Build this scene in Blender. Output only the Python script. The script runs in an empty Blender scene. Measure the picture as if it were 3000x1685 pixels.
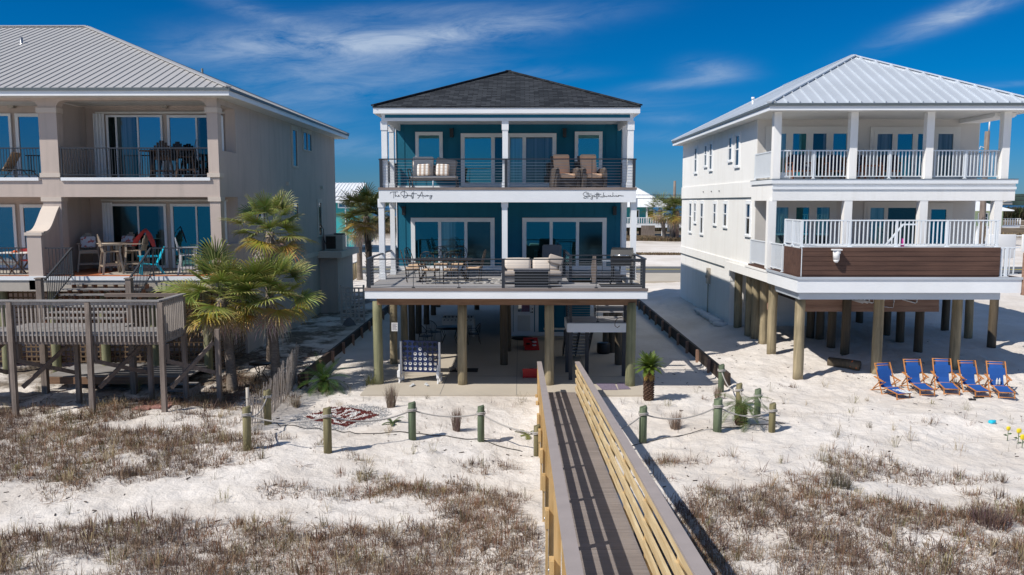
import bpy, math, random
import numpy as np
from mathutils import Vector, Matrix, Euler
random.seed(7); RNG = np.random.default_rng(11)
PI = math.pi; R = math.radians
S = bpy.context.scene; COL = S.collection
# ---------------------------------------------------------------- camera
CAMH = 6.0; FPX = 2400.0; PITCH = R(5.96); YAW = R(0.55)
cd = bpy.data.cameras.new('camera'); cam = bpy.data.objects.new('camera', cd); COL.objects.link(cam)
cd.sensor_width = 36; cd.lens = FPX/3000*36; cd.clip_start = 0.1; cd.clip_end = 12000
cam.location = (0, 0, CAMH); cam.rotation_euler = (R(90)-PITCH, 0, YAW); S.camera = cam
def ray(px, py):
    u = (px-1500)/FPX; v = -(py-842.5)/FPX
    y = math.cos(PITCH)+v*math.sin(PITCH); z = -math.sin(PITCH)+v*math.cos(PITCH)
    return u*math.cos(YAW)-y*math.sin(YAW), u*math.sin(YAW)+y*math.cos(YAW), z
def at(px, py, Y):                      # photo pixel + distance -> world x, z
    r = ray(px, py); t = Y/r[1]; return r[0]*t, CAMH+r[2]*t
def G(px, py, z=0.0):                   # photo pixel on a level -> world x, y
    r = ray(px, py); t = (z-CAMH)/r[2]; return r[0]*t, r[1]*t
# ---------------------------------------------------------------- light
SUNV = Vector((-1.06, -0.68, 1.38)).normalized()      # towards the sun
sl = bpy.data.lights.new('sun', 'SUN'); sl.energy = 5.0; sl.angle = R(0.53); sl.color = (1.0, 0.94, 0.85)
so = bpy.data.objects.new('sun', sl); COL.objects.link(so); so.location = (-30, -20, 40)
so.rotation_euler = (-SUNV).to_track_quat('-Z', 'Y').to_euler()
W = bpy.data.worlds.new('World'); S.world = W; W.use_nodes = True
wn = W.node_tree.nodes; wl = W.node_tree.links
for n in list(wn): wn.remove(n)
def N(tree, typ, **kw):
    n = tree.nodes.new(typ)
    for k, v in kw.items(): setattr(n, k, v)
    return n
def setin(n, **kw):
    for k, v in kw.items(): n.inputs[k.replace('_', ' ')].default_value = v
out = N(W.node_tree, 'ShaderNodeOutputWorld'); bg = N(W.node_tree, 'ShaderNodeBackground'); bg.inputs[1].default_value = 0.112
sky = N(W.node_tree, 'ShaderNodeTexSky', sky_type='NISHITA', sun_disc=False)
sky.sun_elevation = math.asin(SUNV.z); sky.sun_rotation = math.atan2(SUNV.x, SUNV.y)
sky.altitude = 0; sky.air_density = 1.0; sky.dust_density = 0.15; sky.ozone_density = 2.5
def math_node(t, op, a, b=None, c=None):
    m = N(t, 'ShaderNodeMath', operation=op)
    for i, v in enumerate((a, b, c)):
        if v is None: continue
        if isinstance(v, (int, float)): m.inputs[i].default_value = v
        else: t.links.new(v, m.inputs[i])
    return m.outputs[0]
T = W.node_tree
tint = N(T, 'ShaderNodeMix', data_type='RGBA', blend_type='MULTIPLY'); tint.inputs[0].default_value = 1
wl.new(sky.outputs[0], tint.inputs[6])
# sky tint by elevation: deeper blue low down, brightened overhead as added fill light
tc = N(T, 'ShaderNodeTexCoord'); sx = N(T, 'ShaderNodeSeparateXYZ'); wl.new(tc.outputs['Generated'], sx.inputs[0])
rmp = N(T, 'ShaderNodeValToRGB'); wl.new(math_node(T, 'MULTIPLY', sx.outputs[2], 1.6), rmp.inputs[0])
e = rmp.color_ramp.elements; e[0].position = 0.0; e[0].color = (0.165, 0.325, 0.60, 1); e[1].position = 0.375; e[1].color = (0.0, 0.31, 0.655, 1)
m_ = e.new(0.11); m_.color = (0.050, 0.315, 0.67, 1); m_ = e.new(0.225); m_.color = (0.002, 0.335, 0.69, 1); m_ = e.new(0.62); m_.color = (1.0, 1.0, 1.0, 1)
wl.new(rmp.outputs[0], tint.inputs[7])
# cirrus: masks by world azimuth / elevation, torn by stretched noise
az = math_node(T, 'DIVIDE', sx.outputs[0], math_node(T, 'MAXIMUM', math_node(T, 'ABSOLUTE', sx.outputs[1]), 0.05))
el = sx.outputs[2]
def blob(px, py, rx, ry, ang, amp):
    r = Vector(ray(px, py)).normalized(); a0 = r.x/r.y; e0 = r.z
    ca, sa = math.cos(R(ang)), math.sin(R(ang)); rx /= FPX; ry /= FPX
    da = math_node(T, 'SUBTRACT', az, a0); de = math_node(T, 'SUBTRACT', el, e0)
    p = math_node(T, 'ADD', math_node(T, 'MULTIPLY', da, ca/rx), math_node(T, 'MULTIPLY', de, sa/rx))
    q = math_node(T, 'ADD', math_node(T, 'MULTIPLY', da, -sa/ry), math_node(T, 'MULTIPLY', de, ca/ry))
    d = math_node(T, 'ADD', math_node(T, 'MULTIPLY', p, p), math_node(T, 'MULTIPLY', q, q))
    return math_node(T, 'MULTIPLY', math_node(T, 'EXPONENT', math_node(T, 'MULTIPLY', d, -1.0)), amp)
acc = None
for b in [(1000, 125, 330, 48, 2, 1.15), (1340, 98, 330, 34, 7, 1.25), (700, 150, 200, 40, 5, .8), (900, 215, 300, 26, 8, .7), (1180, 225, 240, 24, 8, .6),
          (760, 40, 150, 20, -10, .6), (1250, 30, 260, 20, 3, .5), (950, 285, 300, 30, 4, .5), (840, 350, 200, 25, 0, .45), (930, 430, 260, 30, 0, .5), (1560, 215, 160, 18, 0, .35),
          (2090, 205, 85, 26, -3, .85), (2000, 245, 130, 14, 4, .7), (1940, 340, 110, 20, -6, .5), (2770, 60, 190, 22, 14, .85), (2850, 20, 150, 22, 10, .8),
          (2920, 250, 130, 6, 0, .5), (1960, 400, 150, 16, 0, .3), (1880, 300, 200, 20, 0, .3)]:
    k = blob(*b); acc = k if acc is None else math_node(T, 'ADD', acc, k)
cb = N(T, 'ShaderNodeCombineXYZ')
wl.new(math_node(T, 'ADD', math_node(T, 'MULTIPLY', az, 5.0), math_node(T, 'MULTIPLY', el, 6.0)), cb.inputs[0])
wl.new(math_node(T, 'SUBTRACT', math_node(T, 'MULTIPLY', el, 26.0), math_node(T, 'MULTIPLY', az, 3.0)), cb.inputs[1])
nz = N(T, 'ShaderNodeTexNoise'); nz.inputs['Scale'].default_value = 1.55; nz.inputs['Detail'].default_value = 9; nz.inputs['Roughness'].default_value = .68
nz.inputs['Distortion'].default_value = .55; wl.new(cb.outputs[0], nz.inputs['Vector'])
mr = N(T, 'ShaderNodeMapRange'); mr.inputs[1].default_value = .28; mr.inputs[2].default_value = .74; wl.new(nz.outputs[0], mr.inputs[0])
cov = math_node(T, 'MULTIPLY', mr.outputs[0], acc)
cov = math_node(T, 'MINIMUM', math_node(T, 'MULTIPLY', cov, .60), .78)
cl = N(T, 'ShaderNodeMix', data_type='RGBA'); wl.new(cov, cl.inputs[0]); wl.new(tint.outputs[2], cl.inputs[6]); cl.inputs[7].default_value = (4.6, 5.5, 6.8, 1)
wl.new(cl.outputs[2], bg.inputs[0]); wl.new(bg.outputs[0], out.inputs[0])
S.view_settings.view_transform = 'Standard'; S.view_settings.look = 'None'; S.view_settings.exposure = 0.0; S.view_settings.gamma = 1.0
# ---------------------------------------------------------------- materials
def newmat(name):
    m = bpy.data.materials.new(name); m.use_nodes = True; t = m.node_tree
    return m, t, t.nodes['Principled BSDF']
def noise(t, scale, detail=4, rough=.5, vec=None, dist=0):
    n = N(t, 'ShaderNodeTexNoise'); n.inputs['Scale'].default_value = scale; n.inputs['Detail'].default_value = detail
    n.inputs['Roughness'].default_value = rough; n.inputs['Distortion'].default_value = dist
    if vec is not None: t.links.new(vec, n.inputs['Vector'])
    return n.outputs[0]
def ramp(t, fac, stops):
    r = N(t, 'ShaderNodeValToRGB'); t.links.new(fac, r.inputs[0]); el_ = r.color_ramp.elements
    el_[0].position, el_[0].color = stops[0][0], (*stops[0][1], 1); el_[1].position, el_[1].color = stops[-1][0], (*stops[-1][1], 1)
    for p, c in stops[1:-1]:
        k = el_.new(p); k.color = (*c, 1)
    return r.outputs[0]
def vec(t, sc=(1, 1, 1), kind='Object'):
    c = N(t, 'ShaderNodeTexCoord'); m = N(t, 'ShaderNodeMapping'); m.inputs['Scale'].default_value = sc
    t.links.new(c.outputs[kind], m.inputs['Vector']); return m.outputs[0]
def bump(t, bs, h, strength=.3, dist=.02):
    b = N(t, 'ShaderNodeBump'); b.inputs['Strength'].default_value = strength; b.inputs['Distance'].default_value = dist
    t.links.new(h, b.inputs['Height']); t.links.new(b.outputs[0], bs.inputs['Normal'])
def mul(c, k): return tuple(min(1, x*k) for x in c)
def paint(name, col, rough=.55, var=.1, scale=1.3, bs_=.15, metal=0, bscale=40, stain=None):
    m, t, b = newmat(name); v = vec(t)
    c = ramp(t, noise(t, scale, 6, .6, v), [(.3, mul(col, 1-var)), (.7, mul(col, 1+var*.6))])
    if stain:
        v2 = vec(t, (3, 3, .35)); f = ramp(t, noise(t, 1.0, 5, .6, v2), [(.5, (0, 0, 0)), (.75, (1, 1, 1))])
        mx = N(t, 'ShaderNodeMix', data_type='RGBA'); t.links.new(math_node(t, 'MULTIPLY', f, .55), mx.inputs[0]); t.links.new(c, mx.inputs[6]); mx.inputs[7].default_value = (*stain, 1); c = mx.outputs[2]
    t.links.new(c, b.inputs['Base Color']); b.inputs['Roughness'].default_value = rough; b.inputs['Metallic'].default_value = metal
    if bs_: bump(t, b, noise(t, bscale, 3, .5, v), bs_, .01)
    return m
def wood(name, c0, c1, axis='z', rough=.75, fine=1.0, knots=True):
    m, t, b = newmat(name); k = {'x': (.6, 9, 9), 'y': (9, .6, 9), 'z': (9, 9, .6)}[axis]
    v = vec(t, tuple(a*fine for a in k)); n1 = noise(t, 1.6, 6, .65, v, .6); n2 = noise(t, .9, 3, .5, vec(t, (1.1, 1.1, 1.1)))
    mixf = math_node(t, 'ADD', math_node(t, 'MULTIPLY', n1, .7), math_node(t, 'MULTIPLY', n2, .3))
    c = ramp(t, mixf, [(.32, c0), (.5, tuple((a+b_)/2 for a, b_ in zip(c0, c1))), (.66, c1)])
    t.links.new(c, b.inputs['Base Color']); b.inputs['Roughness'].default_value = rough
    bump(t, b, n1, .35, .012); return m
def glass(name, tint_, dark, fac=.42, rough=.02):
    m, t, b = newmat(name); t.nodes.remove(b)
    d = N(t, 'ShaderNodeBsdfDiffuse'); d.inputs[0].default_value = (*dark, 1)
    g = N(t, 'ShaderNodeBsdfGlossy'); g.inputs['Color'].default_value = (*tint_, 1); g.inputs['Roughness'].default_value = rough
    v = vec(t, (1, 1, 1)); bp = N(t, 'ShaderNodeBump'); bp.inputs['Strength'].default_value = .06; bp.inputs['Distance'].default_value = .02
    t.links.new(noise(t, 1.7, 2, .4, v), bp.inputs['Height']); t.links.new(bp.outputs[0], g.inputs['Normal'])
    mx = N(t, 'ShaderNodeMixShader'); mx.inputs[0].default_value = fac
    t.links.new(d.outputs[0], mx.inputs[1]); t.links.new(g.outputs[0], mx.inputs[2]); t.links.new(mx.outputs[0], t.nodes['Material Output'].inputs[0])
    return m
def attr_mat(name, rough=.7, trans=0.0):
    m, t, b = newmat(name); a = N(t, 'ShaderNodeAttribute', attribute_name='Col'); t.links.new(a.outputs['Color'], b.inputs['Base Color'])
    b.inputs['Roughness'].default_value = rough; b.inputs['Specular IOR Level'].default_value = .25
    if trans:
        tr = N(t, 'ShaderNodeBsdfTranslucent'); t.links.new(a.outputs['Color'], tr.inputs[0]); mx = N(t, 'ShaderNodeMixShader'); mx.inputs[0].default_value = trans
        t.links.new(b.outputs[0], mx.inputs[1]); t.links.new(tr.outputs[0], mx.inputs[2]); t.links.new(mx.outputs[0], t.nodes['Material Output'].inputs[0])
    return m
MT = {}
def glass_curtain(name, tint_, cur, fac):
    m = glass(name, tint_, (.01, .02, .02), fac); t = m.node_tree; d = [n for n in t.nodes if n.type == 'BSDF_DIFFUSE'][0]
    n = noise(t, 1.0, 2, .5, vec(t, (9, 9, .12))); k = noise(t, .9, 1, .3, vec(t, (1.2, 1.2, .02)))
    c = ramp(t, n, [(.35, mul(cur, .35)), (.62, cur)]); g = ramp(t, k, [(.47, (0, 0, 0)), (.50, (1, 1, 1))])
    mx = N(t, 'ShaderNodeMix', data_type='RGBA'); t.links.new(g, mx.inputs[0]); mx.inputs[6].default_value = (.004, .01, .012, 1); t.links.new(c, mx.inputs[7]); t.links.new(mx.outputs[2], d.inputs[0]); return m
MT['white'] = paint('white_paint', (.80, .82, .84), .5, .05, .8, .08)
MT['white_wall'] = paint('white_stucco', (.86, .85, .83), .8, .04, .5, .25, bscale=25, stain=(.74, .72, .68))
MT['offwhite'] = paint('offwhite_trim', (.66, .65, .62), .6, .06, .8, .1)
MT['stucco'] = paint('beige_stucco', (.52, .435, .385), .9, .07, .6, .4, bscale=30, stain=(.36, .31, .27))
MT['stucco_lt'] = paint('beige_trim', (.60, .52, .45), .85, .06, .7, .2)
MT['teal'] = paint('teal_siding', (.0, .130, .215), .8, .12, 1.2, .1)
MT['teal_lt'] = paint('turquoise_siding', (.03, .33, .34), .6, .08, .8, .1)
MT['green_wall'] = paint('pale_green_siding', (.45, .55, .33), .6, .08, .8, .1)
MT['metal_roof'] = paint('pale_metal_roof', (.50, .485, .47), .42, .06, .25, .05, metal=.25)
MT['metal_roof2'] = paint('silver_metal_roof', (.54, .585, .64), .40, .10, .35, .05, metal=.25)
MT['white_roof'] = paint('white_metal_roof', (.75, .77, .79), .4, .05, .3, .05)
MT['drip'] = paint('dark_drip_edge', (.10, .12, .13), .5, .1)
MT['dark'] = paint('charcoal_metal', (.035, .04, .05), .45, .15, 2, .05, metal=.2)
MT['black'] = paint('black_metal', (.012, .013, .015), .4, .2, 2, .05)
MT['bronze'] = paint('dark_bronze', (.045, .032, .025), .45, .2, 4, .1, metal=.4)
MT['cable'] = paint('steel_cable', (.45, .47, .5), .3, .05, metal=.8)
MT['alum'] = paint('white_aluminium', (.72, .76, .80), .35, .04)
MT['steel'] = paint('stainless_steel', (.55, .56, .58), .25, .08, metal=.9)
MT['composite'] = paint('grey_composite_deck', (.30, .29, .29), .7, .08, 3, .15)
MT['edge'] = wood('weathered_deck_edge', (.10, .09, .09), (.28, .22, .19), 'x', fine=.5)
MT['beam'] = wood('brown_beam', (.16, .085, .05), (.30, .18, .11), 'x')
MT['beam_y'] = wood('brown_beam_deep', (.16, .085, .05), (.30, .18, .11), 'y')
MT['cedar'] = wood('cedar_joist', (.22, .12, .08), (.40, .25, .18), 'x', fine=.6)
MT['cedar_y'] = wood('cedar_joist_deep', (.22, .12, .08), (.40, .25, .18), 'y', fine=.6)
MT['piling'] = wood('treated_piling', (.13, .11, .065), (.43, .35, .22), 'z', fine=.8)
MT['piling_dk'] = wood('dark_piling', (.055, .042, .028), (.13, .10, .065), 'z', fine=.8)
MT['piling_gn'] = wood('greenish_piling', (.11, .12, .065), (.31, .30, .17), 'z', fine=.8)
MT['post_gn'] = wood('green_rope_post', (.05, .072, .042), (.155, .195, .115), 'z', fine=1.2)
MT['post_ol'] = wood('olive_rope_post', (.09, .075, .035), (.25, .22, .11), 'z', fine=1.2)
MT['grey_z'] = wood('weathered_post', (.095, .072, .058), (.29, .235, .20), 'z', fine=.9)
MT['grey_x'] = wood('weathered_board', (.12, .11, .10), (.33, .32, .32), 'x', fine=.9)
MT['grey_y'] = wood('weathered_board_deep', (.12, .11, .10), (.33, .32, .32), 'y', fine=.9)
MT['greybrown_x'] = wood('weathered_beam', (.09, .07, .06), (.22, .17, .14), 'x', fine=.7)
MT['riser'] = wood('orange_stringer', (.25, .10, .05), (.42, .19, .10), 'z')
MT['pine_z'] = wood('new_pine_post', (.34, .21, .075), (.66, .47, .24), 'z', fine=.7)
MT['pine_y'] = wood('new_pine_board', (.42, .28, .12), (.76, .62, .38), 'y', fine=.7)
MT['capdeck'] = paint('taupe_composite', (.33, .285, .27), .65, .08, 3, .2, bscale=60)
MT['walkdeck'] = wood('taupe_walkway_board', (.17, .145, .135), (.27, .235, .22), 'x', fine=.8)
MT['porch_shade_wall'] = paint('shaded_porch_stucco', (.60, .575, .54), .85, .06, .7, .2)  # darker copy of the white stucco, eave shade put into the colour
MT['brownclad'] = wood('brown_composite_cladding', (.055, .026, .018), (.12, .062, .043), 'x', fine=.5)
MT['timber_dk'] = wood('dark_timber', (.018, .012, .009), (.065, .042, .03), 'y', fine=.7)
MT['slat'] = wood('sun_bleached_slat', (.20, .17, .15), (.42, .37, .33), 'z', fine=1.5)
MT['lattice'] = paint('brown_lattice', (.14, .09, .05), .8, .15)
MT['lattice_g'] = paint('grey_lattice', (.46, .43, .40), .8, .15)
MT['rope'] = paint('grey_rope', (.36, .34, .32), .9, .15, 30, .4, bscale=90)
MT['rope_dk'] = paint('dark_cord', (.06, .055, .05), .9, .15, 30)
MT['terra'] = paint('terracotta_tile', (.42, .13, .05), .6, .12, 3, .1)
MT['tile_lt'] = paint('light_tile', (.42, .38, .33), .6, .1, 3, .1)
MT['paver'] = paint('pink_paver', (.38, .19, .16), .8, .12, 3, .2)
MT['taupe_pl'] = paint('taupe_plastic_wood', (.36, .29, .22), .55, .06, 3, .08)
MT['turq_pl'] = paint('turquoise_plastic', (.01, .50, .68), .35, .04, 3, 0)
MT['green_pl'] = paint('sea_green_plastic', (.10, .26, .24), .4, .04, 3, 0)
MT['white_pl'] = paint('white_plastic', (.78, .78, .78), .35, .03, 3, 0)
MT['red_pl'] = paint('red_paint', (.50, .008, .010), .4, .06, 3, .03)
MT['darkwood'] = wood('dark_chair_wood', (.05, .03, .022), (.13, .08, .055), 'z')
MT['redwood'] = wood('reddish_teak', (.20, .06, .03), (.36, .13, .06), 'x')
MT['chairwood'] = wood('orange_varnished_wood', (.36, .13, .035), (.62, .27, .08), 'z', rough=.45)
MT['blue_cv'] = paint('blue_canvas', (.006, .075, .31), .8, .12, 2.5, .2)
MT['cush'] = paint('beige_cushion', (.37, .32, .28), .9, .06, 2, .15)
MT['cush_lt'] = paint('cream_cushion', (.68, .60, .52), .9, .06, 2, .15)
MT['cush_or'] = paint('tan_cushion', (.78, .50, .32), .9, .06, 2, .15)
MT['cush_gd'] = paint('golden_seat_pad', (.55, .38, .24), .9, .08, 2, .15)
MT['cush_gy'] = paint('grey_cushion', (.13, .13, .14), .9, .08, 2, .1)
MT['navy'] = paint('navy_cushion', (.012, .02, .05), .9, .1)
MT['wicker'] = paint('brown_wicker', (.085, .068, .06), .7, .35, 45, .6, bscale=80)
MT['blue_pl'] = paint('navy_plastic', (.008, .02, .085), .35, .08, 3, 0)
MT['concrete'] = paint('concrete_slab', (.46, .41, .34), .8, .10, .35, .12, bscale=12)
MT['asphalt'] = paint('asphalt', (.11, .115, .12), .9, .08, .4, .2)
MT['coral'] = paint('coral_towel', (.60, .075, .075), .95, .1, 4, .2)
MT['yellow'] = paint('yellow_petal', (.80, .62, .02), .7, .1, 5)
MT['leafgn'] = paint('green_leaf', (.05, .12, .03), .6, .15, 5)
MT['purple'] = paint('purple_mat', (.19, .155, .22), .9, .45, 40, .5)
MT['rug_bk'] = paint('black_rug', (.012, .012, .014), .95, .2, 5)
MT['tan_mail'] = paint('tan_metal_box', (.40, .36, .30), .5, .1)
MT['sandbag'] = paint('white_sandbag', (.60, .62, .64), .85, .1, 4, .3)
MT['orange'] = paint('orange_strap', (.75, .16, .03), .6, .1)
MT['magenta'] = paint('magenta_cup', (.45, .02, .22), .5, .1)
MT['curtain'] = paint('pale_curtain', (.52, .50, .46), .9, .08, 6, .2)
MT['glass_u'] = glass('tinted_glass_upper', (.30, .70, .72), (.004, .016, .022), .50)
MT['glass_l'] = glass('tinted_glass_lower', (.15, .46, .52), (.003, .010, .013), .42)
MT['glass_s'] = glass('window_screen_glass', (.25, .45, .5), (.003, .005, .006), .22, .12)
MT['glass_b'] = glass('clear_blue_glass', (.60, .66, .72), (.010, .012, .015), .44)
MT['glass_t'] = glass('teal_house_glass', (.14, .55, .66), (.003, .03, .038), .46)
MT['glass_c'] = glass_curtain('curtained_glass', (.22, .55, .62), (.20, .28, .28), .36)
MT['glass_d'] = glass_curtain('curtained_dark_glass', (.15, .36, .42), (.15, .16, .16), .26)
MT['trunk'] = wood('palm_trunk_bark', (.10, .075, .055), (.30, .25, .21), 'x', fine=1.6)
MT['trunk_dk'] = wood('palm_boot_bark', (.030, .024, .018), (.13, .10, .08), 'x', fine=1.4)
MT['sago_trunk'] = paint('sago_trunk', (.10, .055, .035), .95, .5, 22, .9, bscale=30)
MT['leaf'] = attr_mat('palm_leaf', .5, .22); MT['grass'] = attr_mat('dry_grass', .85, .12); MT['pebble'] = attr_mat('pebble', .85)
def sand_mat():
    m, t, b = newmat('white_sand'); v = vec(t)
    n1 = noise(t, .35, 5, .6, v); n2 = noise(t, 5.0, 6, .65, v); n3 = noise(t, 38, 3, .6, v)
    c = ramp(t, n1, [(.3, (.58, .525, .47)), (.52, (.67, .625, .58)), (.7, (.74, .70, .665))])
    f = ramp(t, n2, [(.55, (0, 0, 0)), (.78, (1, 1, 1))])
    mx = N(t, 'ShaderNodeMix', data_type='RGBA'); t.links.new(math_node(t, 'MULTIPLY', f, .30), mx.inputs[0]); t.links.new(c, mx.inputs[6]); mx.inputs[7].default_value = (.44, .37, .31, 1)
    # far marsh / scrub ground north of the road is brown, patchy
    g = N(t, 'ShaderNodeNewGeometry'); s = N(t, 'ShaderNodeSeparateXYZ'); t.links.new(g.outputs['Position'], s.inputs[0])
    mr = N(t, 'ShaderNodeMapRange'); mr.inputs[1].default_value = 105; mr.inputs[2].default_value = 150; t.links.new(s.outputs[1], mr.inputs[0])
    pn = ramp(t, noise(t, .06, 5, .6, v), [(.33, (0, 0, 0)), (.45, (1, 1, 1))])
    mx2 = N(t, 'ShaderNodeMix', data_type='RGBA'); t.links.new(math_node(t, 'MULTIPLY', mr.outputs[0], pn), mx2.inputs[0]); t.links.new(mx.outputs[2], mx2.inputs[6])
    t.links.new(ramp(t, noise(t, .3, 5, .6, v), [(.35, (.07, .055, .035)), (.65, (.20, .15, .10))]), mx2.inputs[7])
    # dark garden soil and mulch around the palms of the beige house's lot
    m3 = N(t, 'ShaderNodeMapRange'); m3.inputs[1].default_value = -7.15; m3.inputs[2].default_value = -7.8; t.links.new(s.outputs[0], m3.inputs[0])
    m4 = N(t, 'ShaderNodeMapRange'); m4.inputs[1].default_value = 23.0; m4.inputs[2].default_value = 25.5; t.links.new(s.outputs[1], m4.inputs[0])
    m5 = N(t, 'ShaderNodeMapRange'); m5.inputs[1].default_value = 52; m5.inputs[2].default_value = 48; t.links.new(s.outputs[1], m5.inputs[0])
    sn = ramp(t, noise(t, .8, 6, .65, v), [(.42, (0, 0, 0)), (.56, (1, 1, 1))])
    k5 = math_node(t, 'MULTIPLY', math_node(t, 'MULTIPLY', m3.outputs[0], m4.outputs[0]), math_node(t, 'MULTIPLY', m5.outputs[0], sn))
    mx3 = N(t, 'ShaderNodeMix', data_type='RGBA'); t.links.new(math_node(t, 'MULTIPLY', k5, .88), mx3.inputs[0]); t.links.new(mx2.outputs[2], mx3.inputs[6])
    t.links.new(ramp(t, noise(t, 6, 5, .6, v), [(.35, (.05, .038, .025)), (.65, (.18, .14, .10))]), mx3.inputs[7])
    t.links.new(mx3.outputs[2], b.inputs['Base Color']); b.inputs['Roughness'].default_value = .95; b.inputs['Specular IOR Level'].default_value = .15
    h = math_node(t, 'ADD', math_node(t, 'MULTIPLY', n2, 1.0), math_node(t, 'MULTIPLY', n3, .25))
    wv = noise(t, 2.2, 3, .5, vec(t, (1, 1.5, 1)), .6)
    h = math_node(t, 'ADD', h, math_node(t, 'MULTIPLY', wv, .7)); bump(t, b, h, .62, .11); return m
def shingle_mat():
    m, t, b = newmat('asphalt_shingles'); g = N(t, 'ShaderNodeNewGeometry'); s = N(t, 'ShaderNodeSeparateXYZ'); t.links.new(g.outputs['Position'], s.inputs[0])
    nn = N(t, 'ShaderNodeSeparateXYZ'); t.links.new(g.outputs['True Normal'], nn.inputs[0])
    f = math_node(t, 'GREATER_THAN', math_node(t, 'ABSOLUTE', nn.outputs[0]), math_node(t, 'ABSOLUTE', nn.outputs[1]))
    mx = N(t, 'ShaderNodeMix', data_type='FLOAT'); t.links.new(f, mx.inputs[0]); t.links.new(s.outputs[0], mx.inputs[2]); t.links.new(s.outputs[1], mx.inputs[3])
    c = N(t, 'ShaderNodeCombineXYZ'); t.links.new(mx.outputs[0], c.inputs[0]); t.links.new(math_node(t, 'MULTIPLY', s.outputs[2], 2.5), c.inputs[1])
    br = N(t, 'ShaderNodeTexBrick'); t.links.new(c.outputs[0], br.inputs['Vector'])
    br.inputs['Color1'].default_value = (.014, .017, .022, 1); br.inputs['Color2'].default_value = (.046, .052, .061, 1); br.inputs['Mortar'].default_value = (.012, .012, .014, 1)
    br.inputs['Scale'].default_value = 1; br.inputs['Brick Width'].default_value = .33; br.inputs['Row Height'].default_value = .15; br.inputs['Mortar Size'].default_value = .012; br.inputs['Bias'].default_value = 0
    t.links.new(br.outputs[0], b.inputs['Base Color']); b.inputs['Roughness'].default_value = .9; b.inputs['Specular IOR Level'].default_value = .2
    bump(t, b, br.outputs['Fac'], -.6, .02); return m
def water_mat(name, c0, scale, rough=.08):
    m, t, b = newmat(name); v = vec(t); b.inputs['Base Color'].default_value = (*c0, 1); b.inputs['Roughness'].default_value = rough
    h = math_node(t, 'ADD', noise(t, scale, 5, .6, v, .5), math_node(t, 'MULTIPLY', noise(t, scale*.17, 4, .6, v), 2.0))
    bump(t, b, h, .6, .35); return m
def stripes_mat(name, axis, w, cols):
    m, t, b = newmat(name); s = N(t, 'ShaderNodeSeparateXYZ'); c = N(t, 'ShaderNodeTexCoord'); t.links.new(c.outputs['Object'], s.inputs[0])
    f = math_node(t, 'FRACT', math_node(t, 'ADD', math_node(t, 'DIVIDE', s.outputs[axis], w), .5))
    r = ramp(t, f, [(0, cols[0]), (1, cols[-1])]); rn = r.node; rn.color_ramp.interpolation = 'CONSTANT'
    k = len(cols)
    for i in range(1, k-1): q = rn.color_ramp.elements.new(i/k); q.color = (*cols[i], 1)
    rn.color_ramp.elements[-1].position = (k-1)/k
    t.links.new(r, b.inputs['Base Color']); b.inputs['Roughness'].default_value = .9; return m
def blotch_mat(name, base, spot, scale, lo=.55, hi=.6):
    m, t, b = newmat(name); r = ramp(t, noise(t, scale, 2, .4, vec(t)), [(lo, base), (hi, spot)]); t.links.new(r, b.inputs['Base Color']); b.inputs['Roughness'].default_value = .9; return m
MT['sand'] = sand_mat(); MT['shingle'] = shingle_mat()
MT['bay'] = water_mat('bay_water', (.010, .075, .16), .12, .25); MT['sea'] = water_mat('gulf_water', (.004, .085, .085), .25, .15)
MT['stripe'] = stripes_mat('striped_pillow', 0, .30, [(.42, .32, .25), (.75, .73, .70), (.42, .32, .25), (.75, .73, .70)])
MT['floral'] = blotch_mat('floral_cushion', (.66, .64, .66), (.55, .16, .13), 9)
MT['rug'] = blotch_mat('patterned_rug', (.50, .48, .45), (.03, .03, .035), 7, .48, .52)
MT['boardtread'] = MT['grey_x']
MT['far_green'] = paint('far_trees', (.030, .055, .045), .95, .35, .05, 0)
MT['scrub'] = attr_mat('scrub', .9)
MT['skin'] = paint('skin', (.55, .33, .24), .6, .04)
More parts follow.
